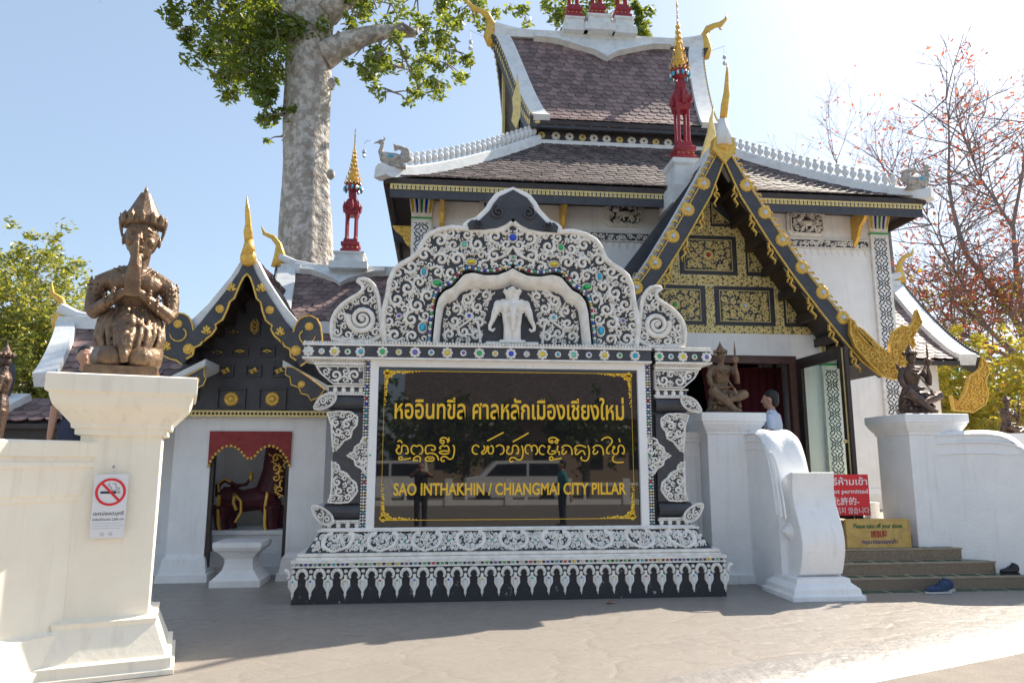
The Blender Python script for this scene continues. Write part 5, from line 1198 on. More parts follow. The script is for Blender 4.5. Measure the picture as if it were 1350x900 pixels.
# niche relief: leaf scrolls and elephant
FN = front(YA+.16); q = MB()
def nl(x, y): return A(x, y, YA+.16)
side = [nl(*p) for p in [(580, 453), (581, 425), (583, 408), (588, 400), (600, 397), (605, 387), (614, 382), (640, 381), (650, 384), (646, 394), (641, 410), (637, 425), (634, 440), (632, 453)]]
scrollfill(q, side, FN, .085, .02, .04, 17, holes=[(*nl(615, 418), .075)], cx=cX-.001, levels=5, tries=500, fat=.5, leaf=1)
for sg in (1, -1):
    f_ = lambda x, y: (nl(x, y)[0] if sg > 0 else 2*cX-nl(x, y)[0], nl(x, y)[1])
    q.ribbon([f_(*p) for p in [(630, 453), (629, 440), (627, 428), (620, 421), (606, 430), (598, 436), (590, 433)]], [.04, .035, .035, .03, .03, .025, .01], FN, .05)
    q.ribbon([f_(*p) for p in [(612, 412), (606, 400), (608, 392), (622, 388), (632, 386)]], [.03, .03, .03, .025, .01], FN, .05)
    rosette(q, f_(615, 418), .07, FN, 8, .045)
q.build('niche_leaf_scrolls', stucco, mon, stuff=True, smooth=True)
for sg in (1, -1):
    u, v = nl(615, 418); q = MB(); q.disc((u if sg > 0 else 2*cX-u, v), .028, front(YA+.12), .03); q.build('gem', GEM[0 if sg > 0 else 3], mon)
E0 = V((cX, YA+.16, zz(452)))
def el(x, y, d): # photograph offsets in pixels from the beast's foot, d metres proud
    return (E0.x+(x-671)*.0097, E0.y-d, E0.z+(452-y)*.0097)
q = MB()
for sg in (-1, 1):
    f_ = lambda x, y, d: el(671+sg*(x-671), y, d)
    q.tube([f_(665, 452, .09), f_(665, 430, .1), f_(664, 410, .1)], [.06, .055, .07], 8)
    q.ell(f_(659, 401, .1), (.075, .08, .10)); q.ell(f_(652, 400, .07), (.06, .05, .08))
    q.tube([f_(653, 398, .08), f_(648, 410, .09), f_(645, 420, .09), f_(641, 428, .09), f_(641, 433, .09), f_(645, 435, .09), f_(648, 431, .09)], [.06, .05, .036, .028, .022, .02, .016], 7)
    q.ell(f_(662, 402, .17), (.055, .025, .085)); q.tube([f_(666, 412, .2), f_(664, 420, .23), f_(664, 424, .25)], [.016, .013, .006], 6)
    q.tube([f_(651, 409, .12), f_(655, 417, .15)], [.014, .005], 5)
q.ell(el(671, 398, .15), (.085, .09, .11)); q.ell(el(671, 425, .05), (.11, .06, .25))
q.tube([el(671, 402, .22), el(671, 415, .25), el(671, 428, .24), el(671, 436, .2)], [.05, .04, .03, .022], 8)
q.box(E0.x-.17, E0.x+.17, E0.y-.16, E0.y, E0.z+.0, E0.z+.045)
e_ = blob(q, 'three_headed_elephant', stucco, mon, .011, 2)
q = MB(); q.lathe([(.085, 0), (.095, .02), (.085, .035), (.11, .075), (.12, .11), (.09, .115), (.05, .13), (.02, .17)], el(671, 392, .13), 12)
for j in range(9): a = 2*PI*j/9; q.lathe([(.02, 0), (.001, .04)], V(el(671, 392, .13))+V((.11*math.cos(a), .11*math.sin(a), .10)), 4)
q.build('crown', stucco, e_)
q = MB(); q.box(E0.x-.34, E0.x+.34, E0.y-.13, E0.y, E0.z-.01, E0.z+.022); q.build('elephant_plinth', stucco, mon)
# ---- lettering ----
def gx(x, y): return XZ(x, y, YG)
def bx(x0, x1, ya_, yb2): a = gx(x0, yb2); b_ = gx(x1, ya_); return (a[0], b_[0], a[1], b_[1])
text('หออินทขีล ศาลหลักเมืองเชียงใหม่', *bx(520, 822, 524, 552), YG-.002, yellow, mon, off=.016)
text('SAO INTHAKHIN / CHIANGMAI CITY PILLAR', *bx(518.5, 825, 635.5, 653), YG-.002, yellow, mon, off=.022)
S1 = lambda p: (515+p[0]/8.4375, 565+p[1]/8.4375); S2 = lambda p: (665+p[0]/8.18, 560+p[1]/8.18)
ho = [(25, 240), (45, 225), (50, 245), (25, 265), (25, 300), (60, 320), (90, 290), (85, 240), (105, 215), (140, 225), (155, 270), (145, 315), (125, 300)]
tho = [[(615, 250), (640, 220), (690, 218), (725, 250), (730, 322)], [(640, 255), (615, 290), (630, 318), (660, 302), (672, 280)]]
def ci(c, rx, ry=None, n=10): return [(c[0]+rx*math.cos(2*PI*i/n), c[1]+(ry or rx)*math.sin(2*PI*i/n)) for i in range(n+1)]
st1 = [[(70, 190), (90, 180), (100, 200), (75, 215), (60, 240), (75, 275), (110, 275), (125, 245), (120, 200), (140, 180), (180, 190), (195, 230), (195, 265), (175, 280), (165, 265)], [(80, 145), (90, 130), (110, 130), (130, 160)], ci((110, 328), 20, 18), [(130, 340), (180, 335), (225, 325)],
 [(270, 280), (245, 275), (225, 240), (235, 195), (265, 180), (290, 200), (310, 180), (345, 190), (360, 240), (345, 275), (320, 280)], [(325, 370), (335, 330), (310, 300), (275, 310), (250, 340), (260, 355), (285, 345), (300, 355)],
 [(535, 350), (520, 300), (480, 270), (420, 270), (400, 285), (385, 240), (395, 190), (440, 180), (490, 190), (500, 230), (470, 240), (450, 225)], ci((435, 335), 50, 25), ci((440, 325), 16, 8, 6),
 [(560, 225), (540, 215), (555, 200), (575, 185), (600, 195), (625, 185), (645, 205), (655, 270)], ci((598, 262), 58, 18), [(690, 180), (710, 200), (708, 270), (690, 330), (650, 340), (620, 310), (580, 305), (555, 335), (575, 365), (600, 350)],
 [(560, 160), (548, 130), (565, 100), (600, 95), (632, 115), (638, 155)], ci((578, 145), 18), [(645, 95), (652, 140)],
 [(985, 205), (960, 180), (925, 185), (905, 225), (915, 265), (945, 282), (968, 275)], [(1030, 190), (1050, 200), (1040, 240), (1008, 258), (1020, 282), (1050, 270), (1072, 235), (1072, 190), (1095, 200), (1080, 245), (1100, 280), (1135, 270), (1145, 225), (1130, 185), (1110, 195)],
 [(1075, 135), (1160, 90), (1255, 40)], [(1170, 200), (1200, 178), (1245, 185), (1265, 230), (1250, 275), (1215, 285)]]
st2 = [ho, [(90, 180), (175, 135), (260, 85)], [(185, 220), (200, 260), (200, 330), (180, 375), (140, 375), (110, 350), (70, 350), (50, 380), (70, 400), (95, 385)],
 [(260, 310), (230, 300), (220, 250), (240, 215), (275, 215), (290, 245), (310, 215), (345, 225), (360, 270), (350, 310), (330, 315)], [(290, 245), (297, 285)],
 [(440, 240), (410, 215), (380, 235), (372, 280), (390, 315), (430, 315)], [(480, 240), (465, 230), (500, 225), (475, 265), (465, 290), (490, 315), (540, 310), (570, 270), (575, 220)], [(505, 280), (590, 280), (592, 322)],
 [(488, 190), (475, 155), (500, 135), (550, 135), (590, 168)], ci((510, 180), 13), ci((560, 180), 15), ci((505, 360), 20), [(530, 370), (620, 358)],
 *tho, [(880, 240), (820, 215), (770, 225), (750, 260), (785, 255), (762, 285), (765, 315), (790, 315), (820, 280), (850, 275), (870, 322)], [(900, 220), (915, 260), (915, 340), (890, 385), (850, 385), (820, 360), (835, 340)],
 *[[(x+337, y) for x, y in s_] for s_ in tho], [(1045, 165), (1080, 135), (1130, 130), (1165, 165), (1155, 200), (1110, 240), (1100, 280), (1110, 310), (1135, 305)],
 [(x+1140, y) for x, y in ho], [(1235, 145), (1245, 185)], [(1180, 330), (1160, 370), (1190, 405), (1285, 400)]]
q = MB()
for S_, sts in ((S1, st1), (S2, st2)):
    for s_ in sts: q.ribbon(smoothpoly([gx(*S_(p)) for p in s_], 1, False), .0185, front(YG-.001), .004, top=.9)
q.build('lettering', yellow, mon)
# gilt line and corner sprays
q = MB(); c4 = [gx(508, 684), gx(508, 491), gx(837, 491), gx(840, 684)]
c4 = [(xl+.075, zb+.09), (xl+.075, zt-.045), (xr_-.075, zt-.045), (xr_-.075, zb+.09)]
q.ribbon(c4, .009, front(YG-.001), .003, closed=True, top=.9); q.build('gilt_border_line', yellow, mon)
for k, (cx_, cz) in enumerate(c4):
    sx = 1 if k in (0, 1) else -1; szn = 1 if k in (0, 3) else -1; q = MB(); rg = random.Random(4)
    for i in range(15):
        t = i/14; L = .42*t**1.3; r = .028*(1-.6*t)
        for ux, uz in ((L, .02*(1-t)), (.02*(1-t), L)): q.disc((cx_+sx*(ux+rg.uniform(0, .02)), cz+szn*(uz+rg.uniform(0, .02))), r, front(YG-.001), .004, n=5)
    for i in range(6): q.disc((cx_+sx*rg.uniform(.01, .1), cz+szn*rg.uniform(.01, .1)), .022, front(YG-.001), .004, n=5)
    q.build('gilt_corner_spray', yellow, mon, stuff=True)
# ================= statues =================
def hand_prims(q, wrist, d, up, s=.1, curl=.25, thumb=1):
    """palm with four fingers and a thumb; d points along the hand, up is the back of the hand"""
    wrist, d, up = V(wrist), V(d).normalized(), V(up); up = (up-d*up.dot(d)).normalized(); sd_ = d.cross(up)
    q.tube([wrist, wrist+d*s*.2, wrist+d*s*.5], [s*.15, s*.2, s*.22], 8, flat=.5, ref=up)
    for k, (o_, l_) in enumerate(((-.17, .42), (-.06, .5), (.06, .47), (.17, .36))):
        b = wrist+d*s*.45+sd_*s*o_; q.tube([b, b+d*s*l_*.5-up*s*curl*.15, b+d*s*l_*.9-up*s*curl*.6], [s*.055, s*.05, s*.035], 5)
    b = wrist+d*s*.12-sd_*s*.15*thumb; q.tube([b, b+d*s*.22-sd_*s*.16*thumb-up*s*.05, b+d*s*.4-sd_*s*.17*thumb-up*s*.12], [s*.065, s*.055, s*.035], 5)
def place(o, loc, rz=0):
    o.location = loc; o.rotation_euler = (0, 0, rz); return o
def face_prims(q, c, s):
    """c: head centre, s: half height; the face looks to -y"""
    f = lambda x, y, z: V(c)+V((x*s, y*s, z*s))
    q.ell(f(0, 0, .12), (s*.72, s*.85, s*.88)); q.ell(f(0, -.22, -.38), (s*.5, s*.55, s*.58))
    q.tube([f(0, -.80, .22), f(0, -.90, -.02), f(0, -1.0, -.2)], [s*.07, s*.09, s*.14], 6); q.ell(f(0, -.86, -.24), (s*.17, s*.1, s*.08))
    for sx in (-1, 1):
        q.ell(f(sx*.30, -.72, .10), (s*.17, s*.1, s*.07)); q.tube([f(sx*.12, -.82, .26), f(sx*.32, -.78, .33), f(sx*.5, -.62, .26)], [s*.045, s*.05, s*.03], 5)
        q.ell(f(sx*.74, .02, 0), (s*.07, s*.16, s*.26)); q.ell(f(sx*.4, -.5, -.2), (s*.2, s*.2, s*.2))
    q.tube([f(-.2, -.72, -.50), f(0, -.80, -.46), f(.2, -.72, -.50)], [s*.04, s*.065, s*.04], 5); q.tube([f(-.15, -.72, -.58), f(0, -.78, -.6), f(.15, -.72, -.58)], [s*.03, s*.06, s*.03], 5)
    q.ell(f(0, -.58, -.82), (s*.18, s*.16, s*.14))
def crown_prims(q, c, s, tall=1.6):
    c = V(c); q.lathe([(s*.74, 0), (s*.84, s*.1), (s*.80, s*.32), (s*.84, s*.4), (s*.6, s*.5), (s*.62, s*.62), (s*.42, s*.75), (s*.44, s*.88), (s*.28, s*1.02), (s*.30, s*1.14), (s*.16, s*1.3), (s*.18, s*1.42), (s*.07, s*tall), (s*.10, s*(tall+.12)), (s*.02, s*(tall+.35))], c, 14)
    for k in range(12):
        a = 2*PI*k/12; r = s*.84; q.tube([c+V((r*math.cos(a), r*math.sin(a), s*.05)), c+V((r*1.08*math.cos(a), r*1.08*math.sin(a), s*.35)), c+V((r*.98*math.cos(a), r*.98*math.sin(a), s*.62))], [s*.16, s*.13, s*.01], 5)
    for sx in (-1, 1): q.tube([c+V((sx*s*.80, 0, -s*.5)), c+V((sx*s*.88, 0, -.1*s)), c+V((sx*s*.9, 0, s*.3)), c+V((sx*s*.98, 0, s*.62))], [s*.05, s*.09, s*.08, s*.01], 5)
KX = .00685
def K(x, y, d=0): return V((x*KX, -d*KX, y*KX))
ks = thing('praying_statue', 'large bronze kneeling praying deity with pointed crown on the tall cream pillar', 'statue', (0, 0, 0))
q = MB()
# legs folded under, wrapped hips
q.tube([K(-24, 28, -18), K(-26, 12, 28), K(-18, 10, 50)], [19*KX, 18*KX, 14*KX], 12); q.tube([K(24, 28, -18), K(26, 12, 28), K(18, 10, 50)], [19*KX, 18*KX, 14*KX], 12)
q.ell(K(-18, 11, 48), (18*KX, 14*KX, 16*KX)); q.ell(K(18, 11, 48), (18*KX, 14*KX, 16*KX))
q.tube([K(0, 6, -26), K(0, 30, -6), K(0, 56, 0), K(0, 74, 0)], [32*KX, 40*KX, 38*KX, 25*KX], 14)
q.tube([K(0, 70, 0), K(0, 84, 0), K(0, 100, 1), K(0, 118, 2), K(0, 132, 0)], [24*KX, 23*KX, 29*KX, 35*KX, 20*KX], 14, flat=.72)
q.ell(K(-15, 114, 14), (19*KX, 12*KX, 14*KX)); q.ell(K(15, 114, 14), (19*KX, 12*KX, 14*KX))
q.tube([K(-34, 114, 0), K(0, 126, 0), K(34, 114, 0)], [13*KX, 15*KX, 13*KX], 8)
q.tube([K(1, 128, 0), K(3, 146, 2), K(5, 160, 2)], [15*KX, 13*KX, 13*KX], 10)
for sx in (-1, 1):
    q.tube([K(sx*43, 114, 0), K(sx*48, 94, 3), K(sx*49, 74, 8)], [12.5*KX, 11*KX, 9.5*KX], 9)
    q.tube([K(sx*49, 72, 8), K(sx*29, 84, 28), K(sx*9, 98, 38)], [9.5*KX, 8*KX, 6*KX], 9)
# joined hands
q.tube([K(-3, 92, 40), K(-2.5, 112, 45), K(0, 132, 48)], [7*KX, 7.5*KX, 6*KX], 8, flat=.5, ref=(0, 1, 0)); q.tube([K(4, 92, 40), K(3.5, 112, 45), K(3, 132, 48)], [7*KX, 7.5*KX, 6*KX], 8, flat=.55, ref=(0, 1, 0))
for k, l_ in enumerate((168, 174, 171, 162)):
    for sx in (-1, 1): q.tube([K(1.5+sx*2, 130, 42+k*3.6), K(1.5+sx*1.8, 148, 43+k*3.4), K(2+sx*1.2, l_, 44+k*3)], [2.4*KX, 2.1*KX, 1.2*KX], 5)
for sx in (-1, 1): q.tube([K(1+sx*5, 116, 44), K(1.5+sx*5.5, 134, 39), K(2+sx*4, 150, 38)], [3*KX, 2.8*KX, 1.8*KX], 5)
q.tube([K(-43, 112, 0), K(-30, 122, 0), K(-10, 134, 0)], [13*KX, 11*KX, 9*KX], 8); q.tube([K(43, 112, 0), K(30, 122, 0), K(10, 134, 0)], [13*KX, 11*KX, 9*KX], 8)
body = blob(q, 'body', bronze, ks, .0095, 2)
q = MB(); face_prims(q, K(4, 175, 6), 31*KX); hd = blob(q, 'head', bronze, ks, .006, 1)
q = MB(); crown_prims(q, K(4, 194, 4), 31*KX, 1.55); q.lathe([(24*KX, 0), (25*KX, 14*KX), (19*KX, 24*KX), (13*KX, 36*KX), (7*KX, 48*KX)], K(4, 194, 4), 12); blob(q, 'crown', bronze, ks, .0065, 0)
# girdle, skirt folds, armlets, necklace
q = MB(); rg = random.Random(3)
q.lathe([(28*KX, 60*KX), (36*KX, 58*KX), (34*KX, 66*KX), (26*KX, 78*KX)], (0, 0, 0), 16)
for k in range(26):
    a = 2*PI*k/26; r = 42; q.tube([K(r*.70*math.cos(a), 80, r*.62*math.sin(a)), K(r*.92*math.cos(a), 64+rg.uniform(-3, 3), r*.86*math.sin(a)), K(r*.98*math.cos(a), 42+rg.uniform(-6, 6), r*1.0*math.sin(a)+6), K(r*.76*math.cos(a), 12, r*1.05*math.sin(a)+12)], [2.5*KX, 4.0*KX, 4.5*KX, 2.5*KX], 6)
for k in range(16): a = PI*k/15; q.ell(K(30*math.cos(a), 58+7*math.cos(4*a), 30*math.sin(a)+14), 5*KX, n=6, m=4)
q.tube([K(-6, 74, 34), K(-7, 50, 48), K(-2, 24, 58), K(0, 4, 60)], [6*KX, 8*KX, 8*KX, 5*KX], 7, flat=.5)
for k in range(9): q.ell(K(-4+rg.uniform(-9, 9), 62-6*k, 46+k*1.8), 4.5*KX, n=6, m=4)
blob(q, 'draped_skirt', bronze, ks, .009, 1)
q = MB()
for k in range(21): t_ = k/20; a = PI*t_; q.ell(K(-26+52*t_, 132-24*math.sin(a), 8+18*math.sin(a)), 3.0*KX, n=6, m=4); q.ell(K(-20+40*t_, 136-16*math.sin(a), 8+16*math.sin(a)), 2.6*KX, n=6, m=4)
q.ell(K(0, 103, 30), (7*KX, 3*KX, 9*KX))
for sx in (-1, 1):
    for yy in (110, 103, 96, 89):
        for k in range(8): a = 2*PI*k/8; q.ell(K(sx*45+11*math.cos(a), yy, 4+11*math.sin(a)), 2.2*KX, n=6, m=4)
    q.tube([K(sx*51, 108, 0), K(sx*54, 116, 0), K(sx*53, 124, 0)], [4*KX, 3*KX, .5*KX], 5)
    for k in range(9):
        a = 2*PI*k/9; c = K(sx*22, 92, 34); q.ell(c+V((0, math.cos(a)*.065, math.sin(a)*.065)), 3*KX, n=6, m=4); c = K(sx*32, 85, 26); q.ell(c+V((0, math.cos(a)*.072, math.sin(a)*.072)), 2.6*KX, n=6, m=4)
blob(q, 'ornaments', bronze, ks, .007, 0)
MB().box(-.31, .27, -.42, .36, -.09, .0).build('statue_plinth', bronze, ks)
place(ks, (-2.62, 6.40, 2.275+.09), R(18)); ks.scale = (.90, .90, .95)
# seated deity with raised hand and sword
def seated(label, loc, rz, s=1.0, m_=bronze):
    r = thing('seated_statue', label, 'statue', (0, 0, 0), None); k = .0101*s
    J = lambda x, y, d=0: V((x*k, -d*k, y*k)); q = MB()
    q.tube([J(-4, 12, -4), J(-4, 28, -2), J(-3, 44, 0)], [17*k, 14*k, 10*k], 10); q.tube([J(-3, 42, 0), J(-2, 56, 1), J(-1, 66, 1)], [10*k, 13*k, 13*k], 10, flat=.7)
    q.tube([J(-14, 66, 0), J(12, 66, 0)], [5*k, 5*k], 8); q.tube([J(-1, 66, 0), J(-1, 76, 1)], [5*k, 4.5*k], 8)
    q.tube([J(-6, 26, 0), J(-14, 30, 12), J(-20, 32, 16)], [10*k, 8.5*k, 7.5*k], 8); q.tube([J(-20, 33, 16), J(-6, 18, 24), J(8, 4, 28)], [7.5*k, 6*k, 4*k], 8)
    q.tube([J(2, 26, 0), J(16, 24, 14), J(27, 28, 18)], [10*k, 8*k, 6.5*k], 8); q.tube([J(27, 28, 18), J(14, 22, 22), J(0, 18, 24)], [6.5*k, 6*k, 4*k], 8)
    q.tube([J(8, 5, 28), J(12, 3, 33)], [3.5*k, 2.5*k], 6)
    q.tube([J(-14, 65, 0), J(-20, 54, 4), J(-19, 41, 8)], [5*k, 4.6*k, 4.2*k], 8); q.tube([J(-19, 41, 8), J(-8, 36, 16), J(3, 37, 20)], [4.2*k, 3.6*k, 2.8*k], 8)
    q.tube([J(13, 65, 0), J(18, 54, 6), J(19, 43, 8)], [5*k, 4.4*k, 4*k], 8); q.tube([J(19, 43, 8), J(17, 55, 14), J(14, 66, 16)], [4*k, 3.4*k, 2.6*k], 8)
    hand_prims(q, J(3, 37, 20), (1, -.1, 0), (0, -.3, 1), 8*k, .8); hand_prims(q, J(14, 66, 16), (0, -.2, 1), (0, 1, .2), 9*k, .5)
    q.lathe([(24*k, 0), (22*k, 4*k), (25*k, 6*k), (20*k, 12*k)], (0, 0, 0), 14); blob(q, 'body', m_, r, .010*s, 2)
    q = MB(); face_prims(q, J(-1, 82, 2), 8.5*k); blob(q, 'head', m_, r, .006*s, 0)
    q = MB(); crown_prims(q, J(-1, 87, 1), 10*k, 1.5); blob(q, 'crown', m_, r, .006*s, 0)
    q = MB(); rg = random.Random(5)
    for j in range(60): a = rg.uniform(0, 2*PI); h_ = rg.uniform(4, 26); rr = 24-h_*.35; q.ell(J(rr*math.cos(a), h_, rr*math.sin(a)+6), rg.uniform(2, 4)*k, n=5, m=4)
    for j in range(14): a = PI*j/13; q.ell(J(-12+24*j/13, 66-8*math.sin(a), 4+8*math.sin(a)), 1.9*k, n=5, m=4)
    for sx in (-1, 1): q.tube([J(sx*16, 66, 0), J(sx*21, 70, 0), J(sx*22, 76, 0)], [4*k, 2.6*k, .4*k], 5)
    blob(q, 'draped_skirt', m_, r, .009*s, 0)
    q = MB(); q.tube([J(10, 28, 30), J(-2, 48, 26), J(-12, 68, 18)], [1.0*k, 1.5*k, .4*k], 5, flat=.4); q.tube([J(9, 26, 30), J(6, 34, 30)], [2*k, 2*k], 6); q.build('sword', m_, r)
    q = MB(); q.lathe([(.5*k, 0), (4*k, 4*k), (5.5*k, 8*k), (4*k, 11*k), (1.3*k, 13*k), (1.6*k, 20*k), (.3*k, 34*k)], J(14, 68, 18), 8); q.build('held_finial', m_, r)
    place(r, loc, rz); return r
seated('bronze seated deity holding a sword on the pillar beside the porch door', (4.10, 9.98, 2.275), R(-4))
seated('bronze seated deity with sword on the right stair pillar in front of the east porch', (7.02, 9.96, 2.275), R(-2), 1.02, bronzed)
p = W(1330, 563, 11.5); seated('small dark seated figure at the far right edge behind the terrace wall', (p.x, 11.5, 1.95), R(10), .78, bronzed)
MB_ = MB(); MB_.molded(p.x-.2, p.x+.2, 11.3, 11.7, [(0, .1), (.2, .08), (.22, 0), (1.8, 0), (1.85, .06), (1.945, .08)]); tag(MB_.build('statue_pedestal', white), 'white pedestal under the small dark seated figure at the far right', 'pedestal')
# standing deity far left
sd2 = thing('standing_statue', 'slim dark bronze deity standing at the far left edge behind the boundary wall', 'statue', (0, 0, 0)); q = MB(); k = .0086
J = lambda x, y, d=0: V((x*k, -d*k, y*k))
q.tube([J(-5, 4), J(-6, 28), J(-4, 54)], [5*k, 6*k, 9*k], 9); q.tube([J(5, 4), J(6, 28), J(4, 54)], [5*k, 6*k, 9*k], 9); q.tube([J(0, 50), J(0, 62), J(0, 74), J(0, 92), J(0, 100)], [13*k, 12*k, 8.5*k, 13*k, 9*k], 10, flat=.75)
q.tube([J(-14, 95), J(14, 95)], [5*k, 5*k], 8); q.tube([J(0, 98), J(0, 108)], [5*k, 4.5*k], 8)
for sx in (-1, 1): q.tube([J(sx*15, 95), J(sx*18, 78, 2), J(sx*15, 70, 10)], [5*k, 4.3*k, 4*k], 8); q.tube([J(sx*15, 70, 10), J(sx*6, 80, 20), J(sx*1.5, 86, 24)], [4*k, 3.4*k, 2.6*k], 7); q.tube([J(sx*1.5, 86, 24), J(sx*1, 100, 24)], [3*k, 1*k], 6)
q.ell(J(-5, 3, 4), (5*k, 9*k, 3.5*k)); q.ell(J(5, 3, 4), (5*k, 9*k, 3.5*k)); blob(q, 'body', bronzed, sd2, .009, 2)
q = MB(); face_prims(q, J(0, 114, 1), 9*k); blob(q, 'head', bronzed, sd2, .006, 0)
q = MB(); crown_prims(q, J(0, 119, 0), 10.5*k, 1.5); blob(q, 'crown', bronzed, sd2, .006, 0)
place(sd2, (-4.50, 8.0, 1.66), R(-70))
MB_ = MB(); MB_.molded(-4.7, -4.3, 7.8, 8.2, [(0, .08), (.2, .08), (.22, 0), (1.55, 0), (1.6, .05), (1.655, .05)]); tag(MB_.build('statue_pedestal', white), 'white pedestal under the slim standing deity at the far left', 'pedestal')
# mythical swans on the hip corners, with hanging bells
def hamsa(label, loc, rz):
    r = thing('roof_swan', label, 'roof ornament', (0, 0, 0), 'swans on the roof corners'); q = MB()
    q.ell((0, 0, .19), (.27, .12, .15)); q.ell((.12, 0, .22), (.15, .11, .14)); q.tube([(.18, 0, .24), (.25, 0, .36), (.22, 0, .50), (.22, 0, .56)], [.09, .06, .045, .05], 8); q.ell((.25, 0, .58), (.075, .05, .055)); q.tube([(.28, 0, .58), (.36, 0, .56), (.41, 0, .53)], [.035, .02, .006], 6)
    q.tube([(.2, 0, .60), (.17, 0, .66), (.2, 0, .72)], [.03, .025, .004], 5)
    for a in range(7): q.tube([(-.2, 0, .12), (-.36+.02*a, 0, .22+.04*a), (-.33+.05*a, 0, .42+.015*a), (-.24+.03*a, 0, .50-.02*a)], [.06, .06, .05, .02], 5)
    q.ell((0, .1, .2), (.17, .03, .09)); q.ell((0, -.1, .2), (.17, .03, .09)); q.box(-.3, .28, -.08, .08, 0, .06)
    blob(q, 'body', stone, r, .014, 1)
    q = MB(); 
    for sy in (-1, 1): q.ell((.02, sy*.128, .22), (.07, .012, .035), n=8, m=5)
    q.build('blue_wing_mirror', GEM[3], r)
    q = MB(); q.tube([(.41, 0, .53), (.47, 0, .60), (.55, 0, .60), (.60, 0, .52), (.60, 0, .40)], .006, 4); q.lathe([(.045, 0), (.04, .05), (.01, .09)], (.60, 0, .31), 8); q.lathe([(.004, -.12), (.04, -.06), (.008, 0)], (.60, 0, .31), 4); q.build('hanging_bell', silver, r)
    r.scale = (.82,)*3; return place(r, loc, rz)
hamsa('mottled white stone swan with hanging bell on the left corner of the lower roof', (X0+.1, YE+.02, 6.72), PI); hamsa('white stone swan with blue wing patch on the right corner of the lower roof', (X1-.12, YE+.02, 6.72), 0)
# guardian lion inside the shrine
li = thing('guardian_lion', 'dark red guardian lion with gilded mane standing inside the small shrine', 'statue', (-2.6, 11.5, 0)); LY = 11.45
def Lp(x, y, d=0): u, v = XZ(x, y, LY); return V((u, LY-d, v))
q = MB(); q.tube([Lp(292, 655), Lp(320, 660), Lp(350, 655), Lp(362, 648)], [.17, .17, .19, .22], 10); q.tube([Lp(358, 650), Lp(366, 620), Lp(368, 590), Lp(366, 560)], [.24, .22, .2, .16], 10)
q.ell(Lp(372, 545), (.22, .18, .2)); q.ell(Lp(384, 550), (.14, .12, .1))
for x, d in ((296, .1), (302, -.12), (358, .1), (366, -.12)):
    q.tube([Lp(x, 665, d), Lp(x-(3 if x < 320 else -2), 685, d), Lp(x+1, 704, d)], [.15, .10, .085], 9); q.ell(Lp(x+6, 706, d), (.15, .08, .05))
q.tube([Lp(288, 655), Lp(287, 640), Lp(296, 632), Lp(312, 640), Lp(325, 638), Lp(331, 628)], [.05, .045, .04, .035, .03, .02], 7); blob(q, 'body', maroon, li, .016, 2)
q = MB(); 
for pts, w_ in (([(289, 652), (288, 670), (288, 690), (291, 706), (305, 708)], .05), ([(353, 648), (350, 665), (349, 690), (351, 706), (364, 707)], .05), ([(308, 650), (318, 660), (318, 675), (310, 688)], .04), ([(310, 650), (308, 662), (312, 672)], .05), ([(289, 648), (288, 637), (296, 631), (305, 635)], .03)):
    q.ribbon([XZ(x, y, LY-.2) for x, y in pts], w_, front(LY-.2), .03)
q.ell(Lp(331, 628), (.04, .04, .08), n=6, m=5); scrollfill(q, [XZ(x, y, LY-.24) for x, y in [(354, 595), (376, 595), (376, 670), (360, 650), (356, 625)]], front(LY-.23), .075, .03, .03, 6, levels=4, tries=300); q.build('gilded_scrolls', gold, li)
MB().molded(-3.2, -1.9, 11.2, 11.9, [(0, .1), (.12, .1), (.13, .05), (.3, .05), (.32, .0), (.55, .0), (.56, .04), (.62, .04)]).build('lion_plinth', white, li)
pd = MB(); cxp = XZ(317, 765, 10.35)[0]; pd.molded(cxp-.12, cxp+.12, 10.25, 10.49, [(0, .20), (.08, .20), (.1, .17), (.2, .08), (.28, .06), (.34, .06), (.42, .12), (.46, .17), (.5, .19), (.56, .19)])
tag(pd.build('offering_pedestal', white), 'small waisted white pedestal standing in the shrine doorway', 'pedestal')
